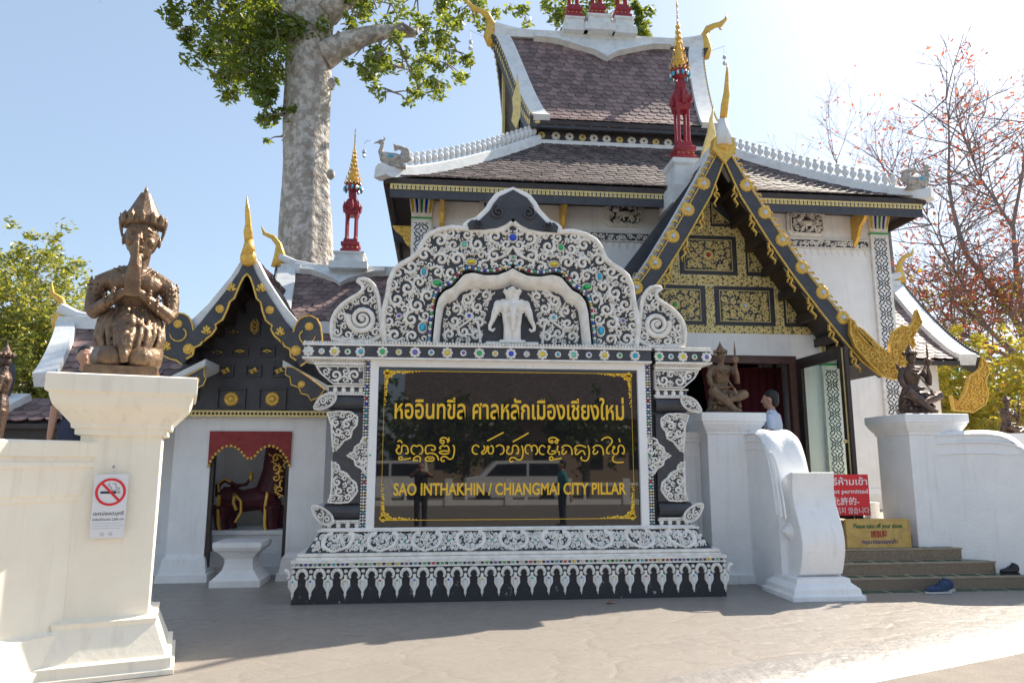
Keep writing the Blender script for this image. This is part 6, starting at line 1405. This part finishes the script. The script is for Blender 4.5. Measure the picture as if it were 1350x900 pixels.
# ================= people =================
shirtw = mat('pale_blue_shirt', (.60, .66, .78), .8, bump=.3, bscale=14); teal = mat('teal_shirt', (.05, .36, .38), .8); jeans = mat('dark_jeans', (.04, .05, .09), .85); dcloth = mat('dark_clothes', (.03, .03, .035), .85); shoe = mat('brown_leather', (.08, .05, .03), .5)
def person(label, loc, rz, h, top, bot, arms=((.25, -.02, .8), (-.25, -.02, .8)), lean=0):
    r = thing('person', label, 'person', (0, 0, 0)); s = h/1.75; P_ = lambda x, y, z: V((x*s, y*s+lean*max(0, z-.9)*s*-1, z*s))
    def legs(q, e):
        for sx in (-1, 1): q.tube([P_(sx*.09, 0, .93), P_(sx*.10, -.01, .5), P_(sx*.10, .02, .08)], [(.09+e)*s, (.06+e)*s, (.045+e*1.2)*s], 9)
        q.ell(P_(0, 0, .93), ((.17+e)*s, (.12+e)*s, (.12+e)*s))
    def torso(q, e):
        q.tube([P_(0, 0, .92), P_(0, 0, 1.08), P_(0, 0, 1.28), P_(0, .0, 1.42), P_(0, 0, 1.47)], [(.15+e)*s, (.145+e)*s, (.175+e)*s, (.15+e)*s, (.07+e)*s], 12, flat=.68)
        q.tube([P_(-.17, 0, 1.40), P_(0, 0, 1.44), P_(.17, 0, 1.40)], [(.06+e)*s]*3, 8)
    arm = []
    for sx, (ax, ay, az) in zip((1, -1), arms):
        sh, ha = V((sx*.19, 0, 1.40)), V((ax, ay, az)); md = (sh+ha)/2; d = ha-sh; L_ = d.length; b_ = math.sqrt(max(0, .29**2-(L_/2)**2)) if L_ < .58 else .02
        md = md+V((sx*b_*.5, b_*.8, -b_*.3)); arm.append((sh, md, ha, sx))
    q = MB(); legs(q, 0); torso(q, 0)
    for sx in (-1, 1): q.tube([P_(sx*.1, .05, .05), P_(sx*.11, -.12, .03)], [.045*s, .035*s], 7)
    for sh, md, ha, sx in arm:
        q.tube([P_(*sh), P_(*md), P_(*ha)], [.05*s, .042*s, .028*s], 8); hand_prims(q, P_(*ha), ha-md, (sx, 0, .2), .18*s, .35, sx)
    q.tube([P_(0, 0, 1.42), P_(0, -.01, 1.55)], [.058*s, .055*s], 8); face_prims(q, P_(0, -.01, 1.63), .118*s); blob(q, 'body', skin, r, .009, 1)
    q = MB(); torso(q, .014)
    for sh, md, ha, sx in arm: e_ = md.lerp(ha, -.1); q.tube([P_(*sh), P_(*e_)], [.066*s, .056*s], 8)
    blob(q, 'shirt', top, r, .012, 2)
    q = MB(); legs(q, .016); blob(q, 'trousers', bot, r, .012, 2)
    q = MB(); q.ell(P_(0, .015, 1.69), (.092*s, .102*s, .086*s)); q.ell(P_(0, .05, 1.63), (.084*s, .062*s, .10*s)); blob(q, 'hair', hair, r, .01, 1)
    for sx in (-1, 1): q = MB(); q.tube([P_(sx*.1, .07, .05), P_(sx*.105, -.06, .05), P_(sx*.11, -.17, .035)], [.05*s, .055*s, .035*s], 7); q.build('shoe', shoe, r, smooth=True)
    return place(r, loc, rz)
person('man in pale blue shirt seen from behind at the porch door beside the seated statue', (5.02, 10.35, .75), R(-125), 1.90, shirtw, jeans, ((.2, -.32, 1.1), (-.3, -.1, .85)), .03)
tag(MB().box(-4.3, -3.42, 7.4, 8.0, 0, 1.05).build('raised_floor', white), kind='structure')
person('man whose face shows beside the thigh of the kneeling statue', (-3.515, 7.6, 1.05), R(25), 1.70, dcloth, jeans)
person('pedestrian in teal shirt and jeans reflected in the black panel', (3.35, -.9, -.08), R(-95), 1.72, teal, jeans, ((.22, -.3, 1.0), (-.26, .15, .82)))
person('photographer in dark clothes reflected in the black panel', (-.35, -.75, -.08), R(185), 1.7, dcloth, dcloth, ((.12, -.28, 1.5), (-.12, -.28, 1.5)))
# ================= signs and small things =================
paper = mat('printed_sheet', (.74, .74, .76), .5); redp = mat('red_print', (.72, .02, .03), .5); blk = mat('black_print', (.03, .03, .035), .6); grey = mat('grey_print', (.35, .35, .38), .6)
PY = 6.02; ns = thing('no_smoking_notice', 'white no-smoking notice stuck on the front of the cream gate pillar', 'notice', (-2.5, PY, 1.5))
n0, n1 = XZ(120, 710, PY), XZ(170, 625, PY); nm = lambda a, b_: (n0[0]+(n1[0]-n0[0])*a, n0[1]+(n1[1]-n0[1])*b_)
MB().box(n0[0], n1[0], PY-.004, PY-.001, n0[1], n1[1]).build('sheet', paper, ns)
q = MB(); fp = front(PY-.004); c_ = nm(.5, .72); r_ = .142*(n1[0]-n0[0])/.345*1.0
r_ = (n1[0]-n0[0])*.41
q.ribbon([(c_[0]+r_*math.cos(2*PI*i/40), c_[1]+r_*math.sin(2*PI*i/40)) for i in range(40)], r_*.19, fp, .002, w0=.002, closed=True, top=.98); q.build('ring', redp, ns)
q = MB(); q.ribbon([(c_[0]-r_*.62, c_[1]+r_*.66), (c_[0]+r_*.62, c_[1]-r_*.66)], r_*.18, fp, .0025, w0=.002, top=.98); q.build('bar', redp, ns)
q = MB(); q.prism(rect(c_[0]-r_*.72, c_[0]+r_*.42, c_[1]-r_*.13, c_[1]+r_*.06), fp, .0015, 0); q.build('cigarette', blk, ns)
q = MB(); q.prism(rect(c_[0]+r_*.47, c_[0]+r_*.7, c_[1]-r_*.13, c_[1]+r_*.06), fp, .0015, 0)
q.ribbon([(c_[0]+r_*x, c_[1]+r_*y) for x, y in ((-.1, .72), (-.18, .5), (.02, .38), (.08, .15), (.3, .12), (.5, .22), (.58, .1))], r_*.085, fp, .0015, top=.98); q.ribbon([(c_[0]+r_*x, c_[1]+r_*y) for x, y in ((.1, .66), (.32, .64), (.38, .44), (.3, .32), (.55, .34), (.66, .2))], r_*.085, fp, .0015, top=.98)
q.build('smoke_drawing', grey, ns)
def tx(s_, a0, a1, b0, b1, m_, off=0): p0, p1 = nm(a0, b0), nm(a1, b1); text(s_, p0[0], p1[0], p0[1], p1[1], PY-.0045, m_, ns, off=off, depth=.0008)
tx('เขตปลอดบุหรี่', .06, .94, .335, .42, blk, .01); tx('ฝ่าฝืนมีโทษปรับ 2,000 บาท', .05, .95, .265, .315, blk, 0)
q = MB()
for i, (a0, a1) in enumerate(((.05, .93), (.05, .97), (.05, .88))): 
    p0 = nm(a0, .225-.04*i); p1 = nm(a1, .235-.04*i); q.prism(rect(p0[0], p1[0], p0[1], p1[1]), fp, .001, 0)
for a in (.36, .6): p0 = nm(a, .06); q.disc((p0[0], p0[1]), .016, fp, .001, n=8)
q.build('small_print', mat('faint_print', (.55, .55, .58), .6), ns, stuff=True)
q = MB(); q.disc(XZ(151, 615, PY), .012, front(PY), .012, n=8); tag(q.build('wall_stud', grey), 'small rusty stud above the no-smoking notice', 'stud')
for o_ in (ns, bpy.data.objects['wall_stud']):
    dx = V((PC.x+2.46, PC.y-6.335-.02, 0))
    o_.location = V(o_.location)+dx; turn_about(o_, PC, PR)
# red notice
RY_ = 9.86; rs = thing('red_notice', 'red entry notice with white Thai, English, Chinese and Korean lettering beside the steps', 'sign', (5.8, RY_, .60))
a_, b_ = XZ(1145, 679, RY_), XZ(1143, 625, RY_); rx1 = b_[0]+.01; rx0 = rx1-.98; rz0, rz1 = a_[1], b_[1]
MB().box(rx0, rx1, RY_, RY_+.02, rz0, rz1).build('board', redp, rs)
q = MB(); q.box(rx0+.1, rx0+.13, RY_+.02, RY_+.05, .602, rz1-.05); q.box(rx1-.13, rx1-.10, RY_+.02, RY_+.05, .602, rz1-.05); q.build('stand', darkwood, rs)
hh_ = rz1-rz0; wt = mat('white_lettering', (.85, .82, .8), .5)
for s_, w_, u0, u1, of in (('สตรีห้ามเข้า', .74, .74, .94, .012), ('Women not permitted', .97, .50, .64, .012), ('女士不允許的-', .80, .25, .45, .01), ('여성은 허용되지 않습니다', .97, .04, .2, 0)):
    text(s_, rx1-.02-w_*.95 if s_[0] != '女' else rx1-.12-w_, rx1-.02 if s_[0] != '女' else rx1-.16, rz0+hh_*u0, rz0+hh_*u1, RY_-.001, wt, rs, off=of, depth=.002)
# wooden notice on the stairs
ply = mat('yellow_varnished_board', (.62, .42, .13), .45, col2=(.45, .27, .07), nscale=3, distort=2); WY = 9.56
ws_ = thing('shoe_notice', 'yellow wooden board asking visitors to take off shoes, standing on the steps', 'sign', (6.0, WY, .45))
a_, b_ = XZ(1119, 720, WY), XZ(1197, 685, WY); MB().box(a_[0], b_[0], WY, WY+.03, .452, b_[1]).build('board', ply, ws_)
wx0, wx1, wz0, wz1 = a_[0], b_[0], .452, b_[1]; q = MB(); q.box(wx0-.02, wx0, WY-.005, WY+.04, wz0, wz1+.01); q.box(wx1, wx1+.02, WY-.005, WY+.04, wz0, wz1+.01); q.box(wx0, wx1, WY-.004, WY+.035, wz1, wz1+.018); q.build('frame', ply, ws_)
wv = lambda t: wz0+(wz1-wz0)*t; wu = lambda t: wx0+(wx1-wx0)*t
text('Please take off your shoes', wu(.1), wu(.9), wv(.66), wv(.88), WY-.001, mat('green_lettering', (.02, .12, .03), .5), ws_, off=.025, depth=.002)
text('請脱鞋', wu(.37), wu(.64), wv(.37), wv(.63), WY-.001, mat('red_lettering', (.35, .02, .02), .5), ws_, off=.02, depth=.002)
text('กรุณาถอดรองเท้า', wu(.22), wu(.8), wv(.1), wv(.32), WY-.001, mat('blue_lettering', (.03, .04, .18), .5), ws_, off=.02, depth=.002)
tag(MB().molded(6.53, 6.68, 10.5, 10.65, [(.745, .02), (.78, .02), (.79, 0), (.98, 0), (.99, .01), (1.0, .01)]).build('stone_block', white), 'small white block on the terrace floor behind the red notice', 'block')
# shoes
def shoepair(label, x, y, z, rz, m_, sole, s=1.0, gap=.12):
    r = thing('shoe_pair', label, 'shoes', (0, 0, 0))
    for k in (0, 1):
        o_ = V((k*.15, k*gap, 0)); q = MB(); P_ = lambda a, b_, c: o_+V((a*s, b_*s, c*s))
        q.ell(P_(.0, 0, .04), (.14*s, .045*s, .035*s)); q.ell(P_(.06, 0, .065), (.075*s, .042*s, .055*s)); q.tube([P_(.03, 0, .06), P_(.07, 0, .10)], [.042*s, .038*s], 8); q.ell(P_(-.08, 0, .035), (.065*s, .042*s, .03*s))
        b_ = blob(q, 'upper', m_, r, .007, 1)
        q = MB(); q.prism([(-.15*s, 0), (-.12*s, .035*s), (-.03*s, .045*s), (.08*s, .04*s), (.14*s, .03*s), (.145*s, -.01), (.12*s, -.04*s), (0, -.04*s), (-.1*s, -.045*s)], lambda u, v, w_: tuple(o_+V((u, v, w_))), 0, .018*s); q.build('sole', sole, b_)
        q = MB()
        for j in range(3): q.tube([P_(-.04+.03*j, -.03, .062+.014*j), P_(-.04+.03*j, 0, .078+.014*j), P_(-.04+.03*j, .03, .062+.014*j)], .004*s, 4)
        q.tube([P_(.03, 0, .1), P_(-.0, -.02, .13)], .006*s, 4); q.build('laces', sole if False else m_, b_)
    return place(r, (x, y, z), rz)
bluec = mat('navy_canvas', (.03, .055, .12), .85, bump=.3); blackl = mat('black_leather', (.012, .012, .014), .35); solew = mat('off_white_rubber', (.55, .53, .50), .7)
p = W(1248, 779, 8.72); shoepair('pair of navy canvas shoes on the pavement in front of the steps', 6.22, 8.70, .005, R(4), bluec, solew, 1.25)
shoepair('pair of black shoes at the right edge of the lowest step', 7.55, 9.10, .152, R(5), blackl, blackl, 1.15, .14)
shoepair('small white and blue shoes on the lowest step beside the volute newel', 5.12, 9.08, .152, R(70), mat('white_canvas', (.7, .72, .75), .7, col2=(.02, .22, .42), nscale=9, namt=(.5, .52)), solew, .95)
q = MB(); q.add([(1.97, 8.48, .004), (2.03, 8.45, .03), (2.1, 8.49, .02), (2.06, 8.53, .035), (2.0, 8.53, .004)], [(0, 1, 2, 3, 4)]); tag(q.build('fallen_leaf', mat('dry_leaf', (.25, .12, .06), .7)), 'dry brown leaf lying on the paving in front of the monument', 'leaf')
# ================= the street behind the camera (seen mirrored in the panel) =================
bal = thing('street_balustrade', 'low white street balustrade with open panels reflected in the black panel', 'balustrade', (0, -11, -.09))
q = MB(); q.box(-14, 16, -11.15, -11, .66, .78); q.box(-14, 16, -11.15, -11, -.09, .12); q.build('rail', white, bal)
for k in range(13): MB().box(-14+2.4*k, -13.7+2.4*k, -11.2, -10.95, -.09, .95).build('post', white, bal); MB().box(-13.7+2.4*k+.5, -13.7+2.4*k+.6, -11.12, -11.04, .12, .66).build('baluster', white, bal)
def van(label, x, y, m_):
    r = thing('parked_van', label, 'van', (x, y, -.3)); q = MB(); mpv = lambda u, v, w_: (x+u, y+w_, v-.3)
    q.prism([(-2.2, .35), (-2.2, 1.2), (-1.6, 1.3), (-.9, 1.95), (2.1, 1.98), (2.2, 1.4), (2.2, .35)], mpv, -.9, .9); q.build('body', mat('van_paint', (.75, .75, .76), .3) if m_ is None else m_, r, bevel=.06)
    q = MB(); q.prism([(-1.3, 1.3), (-.8, 1.82), (.5, 1.85), (.5, 1.3)], mpv, .905, .90); q.prism([(.6, 1.3), (.6, 1.85), (2.0, 1.85), (2.05, 1.3)], mpv, .905, .90); q.build('side_window', glassd, r)
    for u in (-1.4, 1.4): q = MB(); q.tube([(x+u, y+.7, .02), (x+u, y+.93, .02)], [.34, .34], 16); q.build('wheel', dcloth, r)
    return r
glassd = mat('dark_window', (.02, .025, .03), .05)
van('white van parked across the street, seen only as a reflection', 3.5, -14.5, None); van('second white van parked further left across the street, reflection only', -2.5, -15, None)
bh = thing('street_house', 'brown tile-roofed house across the street mirrored in the black panel', 'house', (6, -26, -.3)); q = MB(); q.box(-1, 15, -30, -26, -.3, 4.2); q.build('wall', mat('ochre_wall', (.35, .26, .18), .8), bh)
q = MB(); q.prism([(-32, 4.2), (-25, 4.2), (-28.5, 7.5)], lambda u, v, w_: (w_, u, v), -2, 16); q.build('roof', tiledark, bh)
for k in range(5): q = MB(); q.box(0+3*k, 1.3+3*k, -26.02, -25.95, 1.2, 2.8); q.build('window', glassd, bh)
# ================= trees =================
def leafmat(name, c1, c2, tr=.45):
    m = bpy.data.materials.new(name); m.use_nodes = True; t = m.node_tree; t.nodes.remove(t.nodes['Principled BSDF']); o = t.nodes['Material Output']
    g = t.nodes.new('ShaderNodeNewGeometry'); mx = t.nodes.new('ShaderNodeMix'); mx.data_type = 'RGBA'; mx.inputs[6].default_value = (*c1, 1); mx.inputs[7].default_value = (*c2, 1); t.links.new(g.outputs['Random Per Island'], mx.inputs[0])
    d = t.nodes.new('ShaderNodeBsdfDiffuse'); l = t.nodes.new('ShaderNodeBsdfTranslucent'); s = t.nodes.new('ShaderNodeMixShader'); s.inputs[0].default_value = tr
    gl = t.nodes.new('ShaderNodeBsdfGlossy'); gl.inputs['Roughness'].default_value = .4; s2 = t.nodes.new('ShaderNodeMixShader'); s2.inputs[0].default_value = .06
    t.links.new(mx.outputs[2], d.inputs[0]); tm = t.nodes.new('ShaderNodeMix'); tm.data_type = 'RGBA'; tm.blend_type = 'MULTIPLY'; tm.inputs[0].default_value = 1; tm.inputs[7].default_value = (3.2, 2.4, 1.2, 1); t.links.new(mx.outputs[2], tm.inputs[6]); t.links.new(tm.outputs[2], l.inputs[0])
    t.links.new(d.outputs[0], s.inputs[1]); t.links.new(l.outputs[0], s.inputs[2]); t.links.new(s.outputs[0], s2.inputs[1]); t.links.new(gl.outputs[0], s2.inputs[2]); t.links.new(s2.outputs[0], o.inputs[0]); return m
lf1 = leafmat('broad_leaf', (.05, .10, .02), (.15, .21, .03)); lf2 = leafmat('feathery_leaf', (.08, .13, .03), (.22, .25, .06)); lf3 = leafmat('yellow_green_leaf', (.14, .19, .03), (.34, .30, .04)); lf4 = leafmat('red_leaf', (.30, .06, .05), (.28, .13, .08), .3); lf5 = leafmat('dim_hedge_leaf', (.03, .06, .02), (.08, .12, .03))
def bark(name, a, b_, c):
    m = mat(name, a, .85, col2=b_, nscale=4.5, namt=(.46, .56), bump=1.0, bscale=5, detail=12, bdist=.12); streak(m, c, .5, .75, .55, 5, 1.2); return m
bk1 = bark('grey_mottled_bark', (.36, .32, .28), (.60, .56, .52), (.16, .13, .11)); bk2 = mat('dark_branch', (.20, .155, .145), .8, col2=(.32, .26, .24), nscale=4); 
def leaves(q, c, r, n, s, rg, droop=.3, flat=1):
    c = V(c)
    for _ in range(n):
        d = V((rg.gauss(0, 1), rg.gauss(0, 1), rg.gauss(0, .8*flat))); d = d.normalized()*(rg.random()**.45)*r; p = c+d; e = s*rg.uniform(.6, 1.3)
        a = V((rg.gauss(0, 1), rg.gauss(0, 1), rg.gauss(0, .5)-droop)).normalized(); b_ = a.cross(V((rg.gauss(0, 1), rg.gauss(0, 1), rg.gauss(0, 1)))).normalized()*.5
        q.v += [tuple(p-a*e*.6), tuple(p+b_*e*.55), tuple(p+a*e*.75), tuple(p-b_*e*.55)]; k = len(q.v)-4; q.f.append((k, k+1, k+2, k+3)); q.mi.append(0)
def clump(q, pos, r, n, s, rg, twigs=None):
    """a bough: several sprays with gaps between"""
    m_ = max(4, int(r*9))
    for _ in range(m_):
        d = V((rg.gauss(0, .55), rg.gauss(0, .55), rg.gauss(0, .5)))*r; leaves(q, V(pos)+d, r*.42, n//m_, s, rg)
        if twigs: twigs.tube([pos, V(pos)+d*.5+V((0, 0, .05)), V(pos)+d], [.03, .02, .006], 4)
rg = random.Random(12)
bt = thing('big_tree', 'huge old tree with pale mottled trunk rising behind the west porch', 'tree', (-3.75, 20, 0)); TY = 20
tp = [(403, 620), (403, 470), (404, 355), (403, 260), (405, 170), (408, 100), (408, 60), (411, 20), (412, -40), (418, -160), (425, -300)]
pts = [W(x, y, TY) for x, y in tp]; rad = [.88, .80, .74, .70, .64, .62, .68, .65, .60, .5, .4]
q = MB(); P_ = [interp(pts, i/40) for i in range(41)]; Rr = [float(np.interp(i/40, [j/10 for j in range(11)], rad)) for i in range(41)]
q.tube(P_, Rr, 28); 
for i, v_ in enumerate(q.v):
    v_ = V(v_); k_ = i//28; c = P_[min(k_, 40)]; d = v_-c; a = math.atan2(d.y, d.x); f = 1+.05*math.sin(a*5+c.z*.3)+.035*math.sin(a*9-c.z*.8)+.03*math.sin(c.z*1.7+a*2); q.v[i] = tuple(c+d*f)
q.build('trunk', bk1, bt, smooth=True)
lim = [[(425, 75), (450, 60), (478, 48), (510, 42), (548, 44)], [(390, 20), (350, -10), (310, -30), (270, -40)], [(430, 20), (475, -25), (540, -45), (620, -50)], [(412, -100), (360, -150), (300, -180)], [(440, -60), (520, -130), (640, -190), (760, -200)]]
q = MB()
for L_, r0 in zip(lim, (.42, .34, .38, .3, .34)):
    pp = [W(x, y, TY-.3) for x, y in L_]; pp = [interp(pp, i/10) for i in range(11)]; q = MB(); q.tube(pp, [r0*(1-.07*i) for i in range(11)], 10); q.build('limb', bk1, bt, smooth=True)
q = MB()
q.tube([W(385, 10, TY-.5), W(376, 14, TY-.6), W(370, 22, TY-.7)], [.3, .2, .1], 8)
for x, y, r_ in ((447, 60, .18), (436, 230, .12), (437, 110, .12), (395, 160, .1)): q.ell(W(x, y, TY-.5), (r_, r_, r_*1.3))
q.build('trunk_burrs', bk1, bt, smooth=True, stuff=True)
tw = MB(); lq = MB()
# left shaded boughs hang low, right boughs are loose
for x, y, r_, n in ((250, -10, .8, 300), (275, 8, .9, 340), (240, 38, .45, 110), (300, 30, 1.0, 460), (335, 10, 1.1, 560), (360, 45, .9, 460), (305, 75, .8, 320), (290, 108, .55, 130), (335, 95, .9, 380), (365, 95, .8, 360), (350, 128, .6, 190), (370, 150, .4, 90), (335, 60, 1.0, 460), (270, 60, .5, 130), (372, 180, .25, 26), (360, 10, .9, 400),
    (440, 110, .25, 26), (455, -5, .7, 220), (480, 10, .8, 240), (515, 5, .9, 280), (550, -5, .9, 280), (590, 0, .8, 220), (625, 5, .7, 150), (645, 22, .5, 80), (690, 15, .6, 90), (475, 88, .5, 120), (500, 75, .7, 200), (530, 90, .8, 240), (560, 75, .8, 240), (590, 85, .7, 190), (603, 68, .6, 120), (520, 122, .6, 120), (548, 120, .5, 90), (575, 105, .6, 120), (560, 55, .6, 140), (590, 40, .7, 150), (495, 100, .5, 100), (470, 20, .6, 150), (610, 20, .5, 90)):
    clump(lq, W(x, y, TY+rg.uniform(-1.6, 1.6)), r_*(1 if x < 400 else .85), int(n*(1.9 if x < 400 else 1.15)), .16, rg, tw)
for L_ in lim[:3]:
    for (x, y) in L_[1:]:
        for _ in range(3): a = W(x, y, TY-.3); b_ = W(x+rg.uniform(-60, 60), y+rg.uniform(-30, 70), TY+rg.uniform(-1, 1)); tw.tube([a, a.lerp(b_, .5)+V((0, 0, .25)), b_], [.08, .05, .015], 5)
for k in range(80):  # out-of-view upper clumps, added over the left side to shade the boughs below
    x = rg.uniform(130, 420); y = rg.uniform(-330, -60); clump(lq, W(x, y, TY+rg.uniform(-3, 3)), 1.3, 160, .22, rg)
tw.build('twigs', bk2, bt, stuff=True); lq.build('crown', lf1, bt, stuff=True)
bt2 = thing('roof_top_tree', 'green leafy tree top showing behind the three red turrets', 'tree', (6, 30, 0)); lq = MB(); q = MB()
q.tube([(6.5, 30, 0), (6.5, 30, 14), (7, 30, 21)], [.4, .3, .1], 8); q.build('trunk', bk1, bt2)
for x, y, r_ in ((745, 25, 1.0), (757, 10, 1.2), (770, 20, 1.0), (803, 30, .8), (835, 45, .9), (850, 40, .7), (765, -10, 1.4), (800, 0, 1.2), (838, 20, .5)): clump(lq, W(x, y, 30), r_, 330, .22, rg)
lq.build('crown', lf1, bt2, stuff=True)
# feathery tree on the left
lt = thing('feathery_tree', 'mid green feathery tree at the far left behind the shrine wing', 'tree', (-11, 24, 0)); lq = MB(); tw = MB(); LYt = 24
b0 = W(30, 640, LYt); q = MB(); q.tube([V((b0.x, LYt, 0)), W(32, 560, LYt), W(38, 480, LYt), W(45, 400, LYt)], [.35, .28, .2, .08], 9); q.build('trunk', bk2, lt)
for k in range(190):
    x = rg.uniform(-45, 122); t_ = (x-35)/85; yt = 338+abs(t_)**2*55+(25 if x > 95 else 0); y = yt+(rg.random()**.8)*(585-yt)
    p_ = W(x, y, LYt+rg.uniform(-2, 2)); clump(lq, p_, .8, 210, .13, rg); tw.tube([W(38+rg.uniform(-5, 5), min(560, y+50), LYt), p_], [.05, .012], 4)
for x, y in ((10, 340), (40, 328), (65, 335), (95, 350), (25, 330), (110, 365)): clump(lq, W(x, y, LYt), .5, 130, .13, rg)
tw.build('branches', bk2, lt, stuff=True); lq.build('crown', lf2, lt, stuff=True)
# bare tree with red leaves on the right
rt = thing('red_leaved_tree', 'nearly bare dark-branched tree with scattered red leaves at the right', 'tree', (17, 21, 0)); RT = 21; br = MB(); lv = MB(); lg = MB()
def grow(p, d, L_, r_, lev, rg):
    n = 5; pts = [V(p)]; dd = V(d).normalized()
    for i in range(n):
        dd = (dd+V((rg.gauss(0, .13), rg.gauss(0, .13), rg.gauss(0, .10)+.03))).normalized(); pts.append(pts[-1]+dd*L_/n)
    br.tube(pts, [max(.005, r_*.75*(1-.6*i/n)) for i in range(n+1)], 6 if lev < 2 else 3)
    if lev >= 2 and rg.random() < .5:
        c = interp(pts, rg.random()); low_ = c.z < 7.5
        leaves(lg if (low_ and rg.random() < .3) else lv, c, .4, rg.randint(3, 8) if low_ else rg.randint(0, 3), .14, rg)
    if lev < 4:
        for k in range((6, 5, 4, 3)[lev]):
            t_ = rg.uniform(.3, 1); q_ = interp(pts, t_); ax = V((rg.gauss(0, 1), rg.gauss(0, 1), rg.gauss(0, .6))).normalized(); nd = (dd+ax*.75+V((0, 0, .12))).normalized(); grow(q_, nd, L_*rg.uniform(.45, .68), r_*.42, lev+1, rg)
root = V((W(1400, 640, RT).x, RT, 0)); fork = W(1385, 520, RT)
br.tube([root, fork], [.34, .28], 9)
for L_, r0 in (([(1385, 520), (1340, 470), (1300, 430), (1262, 398), (1225, 372)], .17), ([(1385, 520), (1345, 430), (1300, 370), (1270, 330), (1250, 250), (1252, 170), (1247, 130)], .17), ([(1385, 520), (1345, 400), (1335, 300), (1350, 220), (1380, 130)], .16), ([(1330, 470), (1270, 440), (1215, 425)], .09), ([(1300, 430), (1250, 340), (1215, 270)], .08), ([(1380, 520), (1400, 380), (1420, 250)], .16), ([(1335, 300), (1290, 230), (1270, 180)], .07)):
    pp = [W(x, y, RT+rg.uniform(-.6, .6)) for x, y in L_]; pp = [interp(pp, i/12) for i in range(13)]; br.tube(pp, [max(.012, r0*.8*(1-.075*i)) for i in range(13)], 7)
    for i in range(2, 13):
        d = (pp[i]-pp[i-1]).normalized()
        for _ in range(3): grow(pp[i], (d*.5+V((rg.gauss(0, .6), rg.gauss(0, .6), rg.gauss(.15, .5)))).normalized(), rg.uniform(1.3, 2.4), .04, 2, rg)
br.build('branches', bk2, rt, stuff=True); lv.build('crown', lf4, rt, stuff=True); lg.build('lower_leaves', lf3, rt, stuff=True)
# small thin twigs of a further bare tree seen over the right hip
ft = thing('distant_bare_tree', 'thin bare treetop showing faintly above the right hip ridge', 'tree', (13, 32, 0)); br = MB(); lv = MB(); lg = MB()
for x0_, y0_, dx in ((1150, 280, -1), (1170, 300, .2), (1120, 290, -.6), (1200, 290, -.3)):
    grow(W(x0_, y0_, 30), (dx, 0, 1), 4.0, .06, 1, rg)
br.tube([(W(1170, 300, 30).x, 30, 0), W(1170, 300, 30)], [.3, .12], 8)
br.build('branches', bk2, ft, stuff=True); lv.build('crown', lf4, ft, stuff=True)
# yellow-green shrubs behind the right wall and dim background greenery
sh = thing('yellow_shrub', 'yellow and green leafy shrub behind the terrace wall on the right', 'shrub', (12, 16, 0)); lq = MB()
for k in range(70): clump(lq, W(rg.uniform(1228, 1375), rg.uniform(450, 590), 17+rg.uniform(-.8, .8)), .5, 110, .12, rg)
q = MB()
for k in range(7): x = 11.3+k*.45; q.tube([(x, 17, 0), (x+rg.uniform(-.2, .2), 17, 1.8), (x+rg.uniform(-.4, .4), 17, 3.6)], [.05, .04, .015], 5)
q.build('stems', bk2, sh); lq.build('foliage', lf3, sh, stuff=True)
for lb, xa, xb, Y_, n, h_ in (('dark hedge line behind the yellow shrub at the far right', 14, 34, 30, 120, 5.5), ('dark green trees filling the gap behind the shrine at far left', -40, -9, 32, 150, 5)):
    t_ = thing('background_trees', lb, 'trees', ((xa+xb)/2, Y_, 0)); lq = MB(); q = MB()
    for k in range(n): clump(lq, (rg.uniform(xa, xb), Y_+rg.uniform(-1, 1), rg.uniform(.4, h_)), 1.6, 130, .35, rg)
    for k in range(6): x = xa+(xb-xa)*(k+.5)/6; q.tube([(x, Y_, 0), (x, Y_, h_*.8)], [.25, .1], 6)
    q.build('trunks', bk2, t_); lq.build('foliage', lf5, t_, stuff=True)
# street trees behind the camera, mirrored in the panel
for x, y, lb in ((-3.5, -17, 'dark street tree across the road, mirrored at the left of the black panel'), (1.5, -19, 'dark street tree across the road, mirrored in the middle of the black panel'), (7.5, -18, 'dark street tree across the road, mirrored at the right of the black panel')):
    t_ = thing('street_tree', lb, 'tree', (x, y, -.3)); q = MB(); q.tube([(x, y, -.3), (x+.1, y, 1.6), (x, y, 3.4)], [.22, .18, .1], 8); q.build('trunk', bk2, t_); lq = MB()
    for k in range(26): clump(lq, (x+rg.gauss(0, 1.3), y+rg.gauss(0, 1), 3.0+rg.gauss(0, .8)), .8, 90, .3, rg)
    lq.build('crown', lf5, t_, stuff=True)
